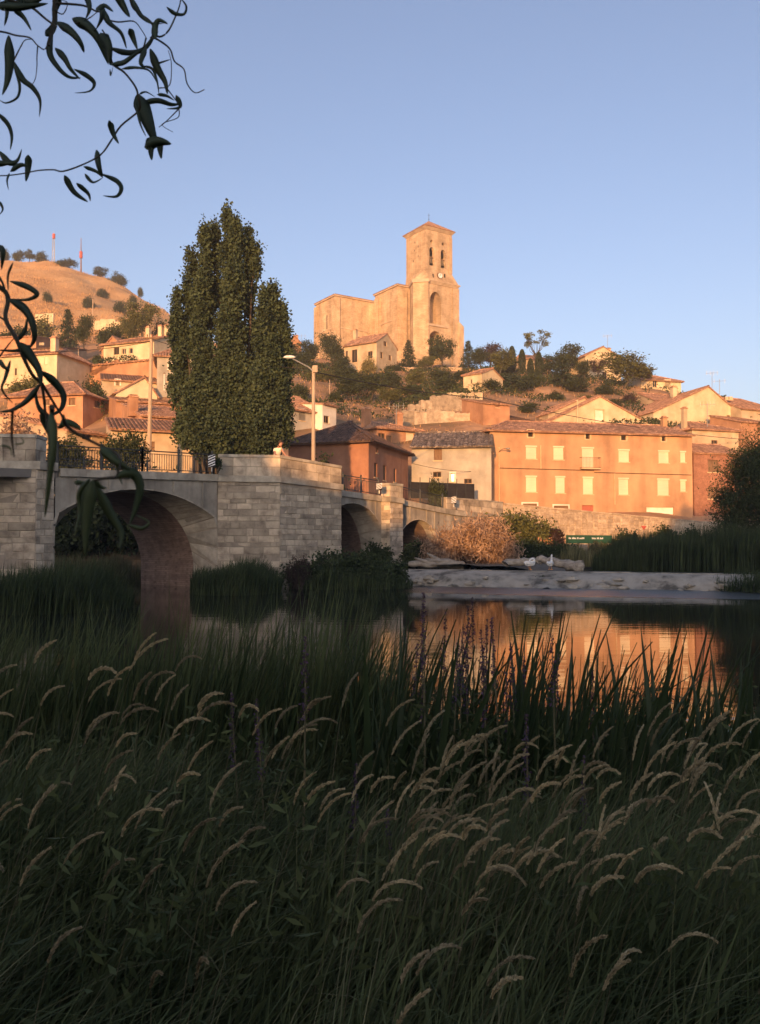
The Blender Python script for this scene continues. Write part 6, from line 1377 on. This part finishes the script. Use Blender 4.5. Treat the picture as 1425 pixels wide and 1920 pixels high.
# ------------------------------------------------------------------ foreground bank: grass, reeds, loosestrife, seeding grass
rng = np.random.default_rng(404)
def frustum(n, y0, y1, pw=1.0, m=.55):
    y = y0 + (y1 - y0) * rng.random(n) ** pw; x = rng.uniform(-1, 1, n) * (y * .47 + m); return x, y
def bz(x, y): return np.clip((shore(x) - y) * .30, -1.0, .50)
def grass(name, label, n, y0, y1, h0, h1, w_, mat_, az0, bend, pw=1.0):
    x, y = frustum(n, y0, y1, pw); patch = .72 + .5 * (np.sin(x * 2.1 + y * 1.3) * np.sin(y * 1.9 - x * .7) * .5 + .5) * np.where((x > .1) & (y > 3.0), np.clip(1 - (y - 3.0) * .45, .42, 1), 1)
    v, f = blades_np(np.stack([x, y, bz(x, y) - .05], 1), rng.uniform(h0, h1, n) * patch, rng.uniform(.6, 1.5, n) * w_, az0 + rng.normal(0, .75, n), np.abs(rng.normal(bend, bend * .45, n)), rng, 5)
    me = mesh_np(name, v, f); face_attr(me, np.repeat(rng.random(n), 5)); tag(link(name, me, M[mat_]), label, 'grass', kind='stuff')
grass('bank_grass', 'dense dark green grass covering the near bank', 30000, 1.1, 5.2, .35, .85, .009, 'grass', 0.1, .55, .9)
grass('broad_grass', 'broader green blades low on the near bank', 6500, 1.1, 5.4, .4, .8, .02, 'grass', .3, .5)
grass('pale_grass', 'scattered pale dry blades among the bank grass', 2600, 1.4, 5.4, .5, 1.0, .006, 'drygreen', 0.0, .6)
grass('waterside_grass', 'tall dark grass along the water edge', 5000, 4.6, 6.6, .45, .95, .016, 'grass', .6, .28)
n = 9500; x = rng.uniform(-3.9, .45, n); y = rng.uniform(4.9, 7.2, n); k_ = np.clip((1.0 - x) / 1.3, .5, 1)
v, f = blades_np(np.stack([x, y, bz(x, y) - .05], 1), rng.uniform(.85, 1.75, n) * k_, rng.uniform(.6, 1.5, n) * .015, .5 + rng.normal(0, .9, n), np.abs(rng.normal(.22, .1, n)), rng, 5)
me = mesh_np('tall_sedge', v, f); face_attr(me, np.repeat(rng.random(n), 5)); tag(link('tall_sedge', me, M['grass']), 'tall sedge hiding the water on the left', 'grass', kind='stuff')
# leafy weeds
nW = 9000; x, y = frustum(nW, 1.4, 5.6); k = rng.integers(0, 160, nW); cxx, cyy = frustum(160, 2.3, 5.4); hgt = rng.uniform(.35, .85, 160)
P = np.stack([cxx[k] + rng.normal(0, .13, nW), cyy[k] + rng.normal(0, .13, nW), bz(cxx[k], cyy[k]) + hgt[k] * rng.random(nW) ** .6], 1)
me = leaf_mesh('leafy_weeds', P, .062, rng, aspect=.24); tag(link('leafy_weeds', me, M['grass']), 'leafy undergrowth between the bank grasses', 'weeds', kind='stuff')

# reed plants: each a fan of sword leaves, every leaf a part
LEAF = []
for i in range(10):
    r2 = np.random.default_rng(900 + i); v, f = blades_np(np.zeros((1, 3)), np.array([1.0]), np.array([.036]), np.array([0.0]), np.array([.05 + .035 * i]), r2, 7, az2=np.array([.35 + .5 * (i % 3)]))
    ctr = (v[0::2] + v[1::2]) / 2; off_ = np.zeros_like(ctr); off_[:, 0] = -.004; m_ = len(ctr)     # fold along the midrib gives thickness
    vv_ = np.concatenate([v[0::2], ctr + off_, v[1::2]]); ff = []
    for k in range(m_ - 1): ff += [[k, m_ + k, m_ + k + 1, k + 1], [m_ + k, 2 * m_ + k, 2 * m_ + k + 1, m_ + k + 1]]
    me = mesh_np('leaf', vv_, np.array(ff), True); me.materials.append(M['irisleaf']); LEAF.append(me)
def reed_plant(x, y, h, n, label, grp, rg):
    t = thing('reed_plant', label, 'reed', Vector((x, y, float(bz(np.array(x), np.array(y))) - .08)), grp); az = rg.uniform(-.4, .9)
    for i in range(n):
        o = bpy.data.objects.new('leaf', LEAF[min(9, int(abs(rg.gauss(0, 3.6))))]); COL.objects.link(o); o.parent = t; s = h * rg.uniform(.62, 1.05)
        o.location = (rg.uniform(-.07, .07), rg.uniform(-.05, .05), 0); o.rotation_euler = (rg.gauss(0, .05), rg.gauss(.10, .09), az + rg.gauss(0, .8)); k_ = rg.uniform(.9, 1.3); o.scale = (s, s, s) if s > 1 else (s, k_, s)
    return t
rg = random.Random(12); cnt = 0
for i in range(104):
    px = 690 + 700 * (i + rg.random()) / 104; y = rg.uniform(4.2, 5.7); top = rg.uniform(1120, 1260) + (30 if px > 1250 else 0) ; x = xat(px, y); z0 = float(bz(np.array(x), np.array(y))); h = max(.6, (zat(top, y) - z0) * rg.uniform(.98, 1.12))
    reed_plant(x, y, h, rg.randint(5, 7), 'broad-leaved reed standing dark against the sunlit reflection', 'reeds before the bright reflection', rg)
for i in range(64):
    px = -20 + 720 * (i + rg.random()) / 64; y = rg.uniform(4.6, 6.0); top = rg.uniform(1120, 1260); x = xat(px, y); z0 = float(bz(np.array(x), np.array(y))); h = max(.5, zat(top, y) - z0)
    reed_plant(x, y, h, rg.randint(4, 5), 'reed in the shaded left part of the bank edge', 'reeds on the left of the bank', rg)
# purple loosestrife
def loosestrife(px, top, y, label, rg):
    x = xat(px, y); z0 = float(bz(np.array(x), np.array(y))); zt = zat(top, y); t = thing('loosestrife_plant', label, 'flower', Vector((x, y, z0)), 'purple loosestrife spikes'); ln = rg.uniform(-.05, .08)
    tp = Vector((x + ln, y, zt)); b_ = Vector((x, y, z0 - .05)); MB().tube([b_, b_.lerp(tp, .5) + Vector((.01, 0, 0)), tp], [.006, .005, .002], 5).build('stem', M['stalk'], t)
    r2 = np.random.default_rng(rg.randint(0, 9999)); n = 150; tt_ = r2.random(n) * .34; ax = np.array(tp)[None] * (1 - tt_[:, None] / (zt - z0 + .05)) + np.array(b_)[None] * (tt_[:, None] / (zt - z0 + .05))
    P = ax + r2.normal(size=(n, 3)) * np.array([.008, .008, .008]) * (.4 + tt_[:, None] * 3) ; link('flower_spike', leaf_mesh('flower_spike', P - np.array(off_of(t)), .014, r2, aspect=.6), M['loose'], t)
    n = 90; f_ = .35 + .6 * r2.random(n); ax = np.array(tp)[None] * (1 - f_[:, None]) + np.array(b_)[None] * f_[:, None]; link('leaves', leaf_mesh('leaves', ax + r2.normal(size=(n, 3)) * .03 - np.array(off_of(t)), .07, r2, aspect=.22), M['grass'], t)
rg = random.Random(5)
for px, top in [(778, 1112), (790, 1128), (812, 1150), (845, 1170), (868, 1135), (884, 1120), (896, 1160), (915, 1180), (940, 1160), (965, 1205), (985, 1230), (1030, 1225), (830, 1200), (760, 1210), (905, 1230), (950, 1260), (1100, 1258), (1035, 1190), (875, 1215), (800, 1235)]:
    loosestrife(px, top, rg.uniform(4.1, 4.8), 'purple flower spike rising among the reeds in the centre right', rg)
for px, top in [(455, 1300), (503, 1310), (562, 1190), (650, 1430), (735, 1520), (1092, 1420), (980, 1340)]:
    loosestrife(px, top, rg.uniform(3.2, 3.8), 'lone purple flower spike among the bank grasses', rg)

# seeding grass: stalks with nodding feathery heads
HEADS = []
def stalk_variant(seed):
    r2 = np.random.default_rng(seed); Hs = 1.0; lean = r2.uniform(.10, .26); nod = r2.uniform(.10, .20); hl = r2.uniform(.12, .25)
    t = np.linspace(0, 1, 9); stem = np.stack([lean * t ** 1.6, .02 * np.sin(t * 3 + seed), Hs * t - .05 * t ** 3], 1)
    s_ = np.linspace(0, 1, 12); d0 = math.atan2(1, lean * 1.6); ang = d0 - s_ ** 1.1 * (d0 + r2.uniform(-.6, .8)); step = hl / 11
    head = [stem[-1]]
    for a_ in ang[1:]: head.append(head[-1] + np.array([math.cos(a_) * step, r2.normal(0, .0012), math.sin(a_) * step]))
    head = np.array(head); tb = MB().tube([Vector(p) for p in stem], [.0026 - .0014 * i / 8 for i in range(9)], 4); tb.tube([Vector(p) for p in head], [.0012] * 12, 4)
    n = 520; u_ = r2.random(n); idx_ = u_ * 11; i0 = np.minimum(idx_.astype(int), 10); fr_ = (idx_ - i0)[:, None]; c_ = head[i0] * (1 - fr_) + head[i0 + 1] * fr_; tang = head[i0 + 1] - head[i0]; tang /= np.linalg.norm(tang, axis=1)[:, None]
    rad = r2.uniform(.0044, .0072) * np.sin(np.clip(u_ * .9 + .07, 0, 1) * math.pi) ** .55 * (1 + .35 * np.sin(u_ * 40 + seed)); dd = r2.normal(size=(n, 3)); dd -= (dd * tang).sum(1)[:, None] * tang; dd /= np.linalg.norm(dd, axis=1)[:, None]
    c_ = c_ + dd * (rad * r2.random(n) ** .5)[:, None]; a_ = tang + dd * .45; a_ /= np.linalg.norm(a_, axis=1)[:, None]; b_ = np.cross(a_, r2.normal(size=(n, 3))); b_ /= np.linalg.norm(b_, axis=1)[:, None]
    L_ = r2.uniform(.006, .016, n)[:, None]; v = np.stack([c_ - a_ * L_ * .5, c_ + b_ * L_ * .22, c_ + a_ * L_ * .6, c_ - b_ * L_ * .16], 1).reshape(-1, 3); hm = mesh_np('seed_head', v, np.arange(4 * n).reshape(n, 4)); face_attr(hm, r2.random(n)); hm.materials.append(M['seed'])
    sm = tb.mesh('stem', (0, 0, 0), True); sm.materials.append(M['stalk']); return sm, hm, head[5]
for i in range(26): HEADS.append(stalk_variant(i))
def stalk(px, py, y, rg, label, grp):
    """head middle at pixel (px, py), rooted in the bank at distance y"""
    sm, hm, hc = rg.choice(HEADS); x = xat(px, y); zh = zat(py, y); rz = rg.gauss(.0, .5)
    x0 = x; z0 = float(bz(np.array(x0), np.array(y))) - .03; sc = (zh - z0) / hc[2]
    if sc < .3: return False
    rx = x - hc[0] * sc * math.cos(rz); t = thing('grass_stalk', label, 'grass stalk', Vector((rx, y, z0)), grp); t.rotation_euler = (rg.gauss(0, .06), 0, rz); k = max(sc, .8) * rg.uniform(.9, 1.15); t.scale = (sc * 1.0, k, sc)
    for nm, me in (('stem', sm), ('seed_head', hm)): o = bpy.data.objects.new(nm, me); COL.objects.link(o); o.parent = t
    return True
rg = random.Random(99); n1 = n2 = 0
GR = 'tan nodding seed heads of the bank grass'
def ydepth(py): return float(np.interp(py, [1180, 1300, 1450, 1600, 1750, 1900], [4.6, 3.9, 3.1, 2.5, 2.05, 1.75]))
for i in range(140):
    f_ = rg.random(); px = 740 + 700 * f_; py = 1340 + 260 * rg.random() ** .9 + (40 * (1 - f_)) ; n1 += stalk(px, py, ydepth(py) * rg.uniform(.92, 1.08), rg, 'tan nodding seed head in the dense right-hand drift of grass', GR)
for i in range(20):
    px = rg.uniform(700, 1440); py = rg.uniform(1590, 1880); n1 += stalk(px, py, ydepth(py) * rg.uniform(.95, 1.1), rg, 'nodding seed head low in the dark right foreground', GR)
for i in range(46):
    px = rg.uniform(-20, 470); py = rg.uniform(1190, 1560); n1 += stalk(px, py, ydepth(py) * rg.uniform(.92, 1.06), rg, 'pale nodding seed head in the left half of the bank', GR)
for i in range(15):
    px = rg.uniform(0, 700); py = rg.uniform(1500, 1850); n1 += stalk(px, py, ydepth(py) * rg.uniform(.95, 1.1), rg, 'dim nodding seed head low in the dark left foreground', GR)
for i in range(24):
    px = rg.uniform(440, 760); py = rg.uniform(1300, 1560); n1 += stalk(px, py, ydepth(py), rg, 'seed head in the middle gap between the two grass drifts', GR)

# ------------------------------------------------------------------ curly willow hanging into the picture
wt = thing('curly_willow', 'curly willow twigs with twisted dark leaves hanging at upper left', 'tree', Vector((-2.3, 1.0, .5)))
def ribbon(pts, wpx, d, rg, curl=.5):
    """a curled leaf: centreline pixels, width in pixels, lens-shaped with a folded midrib and its own depth sweep"""
    P = []; k = len(pts); sw = rg.uniform(-.014, .014)
    ns = max(13, 5 * k); xs = np.linspace(0, k - 1, ns); a = np.array(pts, float)
    if k > 2:   # smooth the centreline
        ax = []
        for t in xs:
            i = min(int(t), k - 2); f_ = t - i; p0, p1, p2, p3 = a[max(i - 1, 0)], a[i], a[i + 1], a[min(i + 2, k - 1)]
            ax.append(.5 * ((2 * p1) + (-p0 + p2) * f_ + (2 * p0 - 5 * p1 + 4 * p2 - p3) * f_ ** 2 + (-p0 + 3 * p1 - 3 * p2 + p3) * f_ ** 3))
        a2 = np.array(ax)
    else: a2 = a[0] + (a[1] - a[0]) * (xs / (k - 1))[:, None]
    C = [at(x, y, d + sw * math.sin(t / ns * math.pi)) for t, (x, y) in enumerate(a2)]; W_ = wpx * .88 * d / F
    vs = []; ph = rg.uniform(0, 6.28)
    for i, c in enumerate(C):
        t = i / (ns - 1); tg = (C[min(i + 1, ns - 1)] - C[max(i - 1, 0)]).normalized(); sd = tg.cross(Vector((0, 1, 0)))
        sd = sd.normalized() if sd.length > .05 else Vector((1, 0, 0)); tw = .38 * math.sin(ph + t * 2.5); nrm = tg.cross(sd).normalized(); s2 = sd * math.cos(tw) + nrm * math.sin(tw); n2_ = tg.cross(s2).normalized()
        w_ = W_ * max(.04, min(1, t * 4.5 + .12) * (1 - t) ** .62 * 1.12) * .5 / max(.8, math.cos(tw))
        vs += [c - s2 * w_, c + n2_ * w_ * .28, c + s2 * w_, c + n2_ * (w_ * .28 + .0004)]
    fs = []
    for i in range(ns - 1):
        for q in range(4): fs.append((4 * i + q, 4 * i + (q + 1) % 4, 4 * i + 4 + (q + 1) % 4, 4 * i + 4 + q))
    return vs, fs
rg = random.Random(21)
def W_leaf(pts, w_, conv, d, sc):
    vs, fs = ribbon([conv(*p) for p in pts], w_ * sc, d + rg.uniform(-.06, .06), rg); MB().faces(vs, fs, .5).build('leaf', M['willowpale' if conv is c8 else 'willowleaf'], wt, smooth=True)
def W_twig(pts, r, conv, d):
    P = [at(*conv(*p), d + .02 * math.sin(i)) for i, p in enumerate(pts)]; out = []
    for i in range(len(P) - 1):
        p0, p1, p2, p3 = P[max(i - 1, 0)], P[i], P[i + 1], P[min(i + 2, len(P) - 1)]
        for k in range(4): f_ = k / 4; out.append(.5 * ((2 * p1) + (p2 - p0) * f_ + (2 * p0 - 5 * p1 + 4 * p2 - p3) * f_ ** 2 + (3 * p1 - p0 - 3 * p2 + p3) * f_ ** 3))
    out.append(P[-1]); n = len(out); MB().tube(out, [r * .75 * (1 - .6 * i / n) for i in range(n)], 6).build('twig', M['willowtwig'], wt, smooth=True)
c1 = lambda x, y: (x * .2947, y * .2947); c8 = lambda x, y: (x * .2947, 780 + y * .2947)
for pts, r in (([(355, -300), (350, 0), (345, 130), (325, 220), (310, 290)], .006), ([(-200, -100), (60, 0), (190, 40), (290, 120), (360, 170)], .004), ([(-200, 190), (0, 200), (100, 225), (190, 240), (240, 290), (290, 310), (320, 200)], .0022), ([(240, 290), (235, 360), (235, 420), (225, 500), (200, 545)], .0014), ([(350, 20), (530, 35), (620, 75), (660, 60)], .0025), ([(660, 120), (750, 140), (850, 135), (900, 190), (930, 240)], .0018), ([(800, -300), (830, 0), (880, 80), (960, 140), (1000, 230), (1060, 210), (1110, 120), (1150, 0), (1160, -200)], .0028), ([(960, 240), (1000, 250), (1080, 310), (1110, 390), (1170, 440), (1190, 530), (1240, 590), (1300, 570)], .0022), ([(600, 190), (690, 330), (720, 410), (790, 460), (860, 550), (880, 620), (885, 700), (770, 800), (710, 890), (640, 985), (520, 1050), (400, 1090), (340, 1080), (240, 1085), (140, 1105), (0, 1118), (-200, 1100)], .0026), ([(930, 240), (900, 400), (980, 440)], .0018), ([(1150, 680), (1060, 770), (1010, 810)], .0014), ([(1140, 700), (1130, 750), (1030, 790), (1100, 840)], .0012), ([(80, 400), (130, 300), (160, 255), (210, 250)], .0016), ([(340, 60), (400, 90), (430, 20), (390, 0)], .0015), ([(1010, 560), (1080, 540), (1090, 400), (1070, 320)], .0014), ([(1060, 560), (1120, 640), (1140, 680)], .0014), ([(480, 150), (560, 120), (620, 75)], .0016), ([(650, 190), (700, 260)], .0016)):
    W_twig(pts, r, c1, 1.25)
for pts, w_ in (([(55, 225), (60, 400), (45, 520), (15, 605)], 70), ([(80, 380), (140, 500), (210, 560), (255, 640), (250, 745)], 50), ([(90, 440), (125, 540), (110, 620), (40, 655), (-5, 635)], 22), ([(360, 140), (450, 200), (510, 270), (535, 335)], 66), ([(335, 180), (315, 330), (370, 430), (440, 490), (515, 495)], 48), ([(350, 305), (410, 370), (450, 440), (510, 505)], 50), ([(470, 440), (550, 480), (600, 530), (570, 580), (475, 592)], 40), ([(460, 118), (560, 170), (630, 260), (690, 410)], 84), ([(640, 210), (690, 300), (700, 415)], 90), ([(655, 40), (645, 120), (605, 195)], 44), ([(620, 70), (660, 35), (720, 75)], 60), ([(660, 60), (690, 140), (770, 210), (805, 310)], 48), ([(535, -60), (570, 50), (535, 135)], 50), ([(730, -60), (790, 50), (825, 110)], 66), ([(825, 180), (850, 250), (875, 315)], 52), ([(690, 300), (800, 335), (900, 320), (960, 260), (990, 170)], 60), ([(700, 410), (780, 400), (840, 360), (910, 310)], 50), ([(990, 250), (985, 180), (1010, 130), (1068, 152)], 55), ([(835, -20), (890, 90), (960, 145), (1040, 150)], 40), ([(1060, 45), (1110, 85), (1170, 90), (1185, 40), (1150, -10)], 34), ([(930, 300), (895, 400), (930, 430)], 40), ([(910, 420), (970, 440), (1000, 520), (1012, 605)], 25), ([(955, 310), (1000, 430), (1050, 520), (1065, 600)], 64), ([(1000, 405), (1085, 378)], 24), ([(775, 438), (860, 430), (950, 450), (1000, 530)], 26), ([(875, 600), (920, 720), (960, 830), (1000, 930)], 120), ([(920, 935), (1000, 900), (1090, 915)], 90), ([(965, 900), (960, 960), (965, 1020)], 56), ([(1015, 900), (1020, 960), (1028, 1010)], 56), ([(890, 660), (1000, 640), (1090, 665), (1150, 660)], 44), ([(1120, 605), (1145, 680), (1060, 692)], 40), ([(885, 600), (930, 585), (990, 620)], 16), ([(1000, 600), (1060, 610), (1110, 640)], 26), ([(-20, 715), (50, 790), (75, 870), (65, 955)], 36), ([(-10, 960), (60, 1035), (110, 1020), (138, 950)], 50), ([(-20, 1040), (80, 1040)], 46), ([(65, 1090), (130, 1050), (175, 1060)], 44), ([(182, 985), (178, 1070), (165, 1155)], 56), ([(697, 765), (720, 850), (755, 915)], 48), ([(612, 955), (630, 1060), (652, 1125)], 55), ([(530, 1060), (610, 1090), (655, 1130)], 32), ([(540, 1105), (590, 1160), (655, 1130)], 28), ([(640, 1105), (740, 1150), (772, 1200), (740, 1250), (655, 1245)], 40), ([(410, 1115), (470, 1220), (560, 1285)], 52), ([(485, 1165), (560, 1230), (575, 1280)], 36), ([(-10, 1275), (18, 1330), (-10, 1375)], 22), ([(35, -20), (45, 80), (28, 165)], 36), ([(80, 50), (150, 110), (200, 195)], 44), ([(-30, 30), (120, 45), (305, 22)], 70), ([(100, -20), (200, 10), (290, -30)], 70), ([(60, 1100), (45, 1150), (55, 1210)], 16), ([(860, 640), (890, 780), (930, 870)], 22), ([(700, 440), (705, 480), (720, 420)], 14), ([(290, 230), (340, 170), (360, 60)], 60), ([(380, -30), (350, 60), (345, 170)], 64)):
    W_leaf(pts, w_, c1, 1.25, .2947)
# lower, nearer twig at the left edge
for pts, r in (([(-300, 300), (0, 470), (60, 560), (40, 700), (120, 850), (170, 980), (240, 1120), (310, 1200), (340, 1420), (370, 1560)], .0042), ([(310, 1180), (400, 1330), (470, 1440), (500, 1500), (650, 1600), (780, 1660)], .0022), ([(-200, 700), (0, 690), (110, 830)], .002), ([(0, 980), (60, 900), (110, 840)], .0016)):
    W_twig(pts, r, c2, .95)
for pts, w_ in (([(-30, 170), (20, 200), (10, 340)], 60), ([(98, 285), (60, 380), (62, 500)], 34), ([(75, 425), (190, 460), (275, 520), (200, 562), (65, 556)], 56), ([(60, 560), (170, 620), (235, 720), (255, 850), (215, 925)], 78), ([(225, 900), (120, 940), (-10, 935)], 42), ([(120, 870), (185, 790), (200, 700)], 44), ([(150, 880), (225, 980), (290, 1090), (305, 1210)], 92), ([(300, 1090), (400, 1170), (470, 1270), (455, 1370), (370, 1430)], 76), ([(375, 1435), (300, 1380), (268, 1290), (275, 1200)], 52), ([(300, 1190), (200, 1310), (90, 1380), (-10, 1395)], 62), ([(78, 1010), (40, 1140), (15, 1230), (95, 1330)], 42), ([(-10, 1010), (30, 1060), (60, 1100)], 52), ([(330, 1400), (345, 1480), (390, 1600)], 100), ([(430, 1510), (510, 1470), (600, 1510)], 64), ([(-20, 380), (20, 440), (60, 560)], 26)):
    W_leaf(pts, w_, c2, .95, .2526)
for pts, r in (([(330, -60), (330, 60), (320, 200)], .003), ([(400, 0), (440, 80), (600, 170), (740, 240), (765, 300), (740, 390)], .002), ([(740, 390), (640, 400), (580, 420)], .0016), ([(80, -40), (75, 130), (90, 260)], .0016)):
    W_twig(pts, r, c8, .6)
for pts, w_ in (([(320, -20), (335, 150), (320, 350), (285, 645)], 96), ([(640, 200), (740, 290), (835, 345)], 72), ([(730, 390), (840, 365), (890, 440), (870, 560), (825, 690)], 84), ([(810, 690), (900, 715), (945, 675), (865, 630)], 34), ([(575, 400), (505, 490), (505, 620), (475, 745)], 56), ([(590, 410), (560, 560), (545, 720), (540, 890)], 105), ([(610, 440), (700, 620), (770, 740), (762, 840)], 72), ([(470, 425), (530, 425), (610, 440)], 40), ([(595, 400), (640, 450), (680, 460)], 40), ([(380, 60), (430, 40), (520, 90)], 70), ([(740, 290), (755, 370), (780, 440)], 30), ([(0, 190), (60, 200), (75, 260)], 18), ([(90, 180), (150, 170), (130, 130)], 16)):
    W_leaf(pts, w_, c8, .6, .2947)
# stem the twigs hang from, just outside the picture on the left
P = [Vector((-2.3, 1.0, .4)), Vector((-2.2, 1.05, 1.6)), Vector((-1.95, 1.1, 2.7)), Vector((-1.5, 1.18, 3.4)), Vector((-.9, 1.25, 3.5))]
MB().tube(P, [.12, .10, .075, .045, .015], 8).build('stem', M['bark'], wt, smooth=True)
MB().tube([Vector((-1.95, 1.1, 2.7)), Vector((-1.2, 1.1, 2.75)), at(-45, 540, .95)], [.04, .02, .004], 6).build('limb', M['bark'], wt, smooth=True)
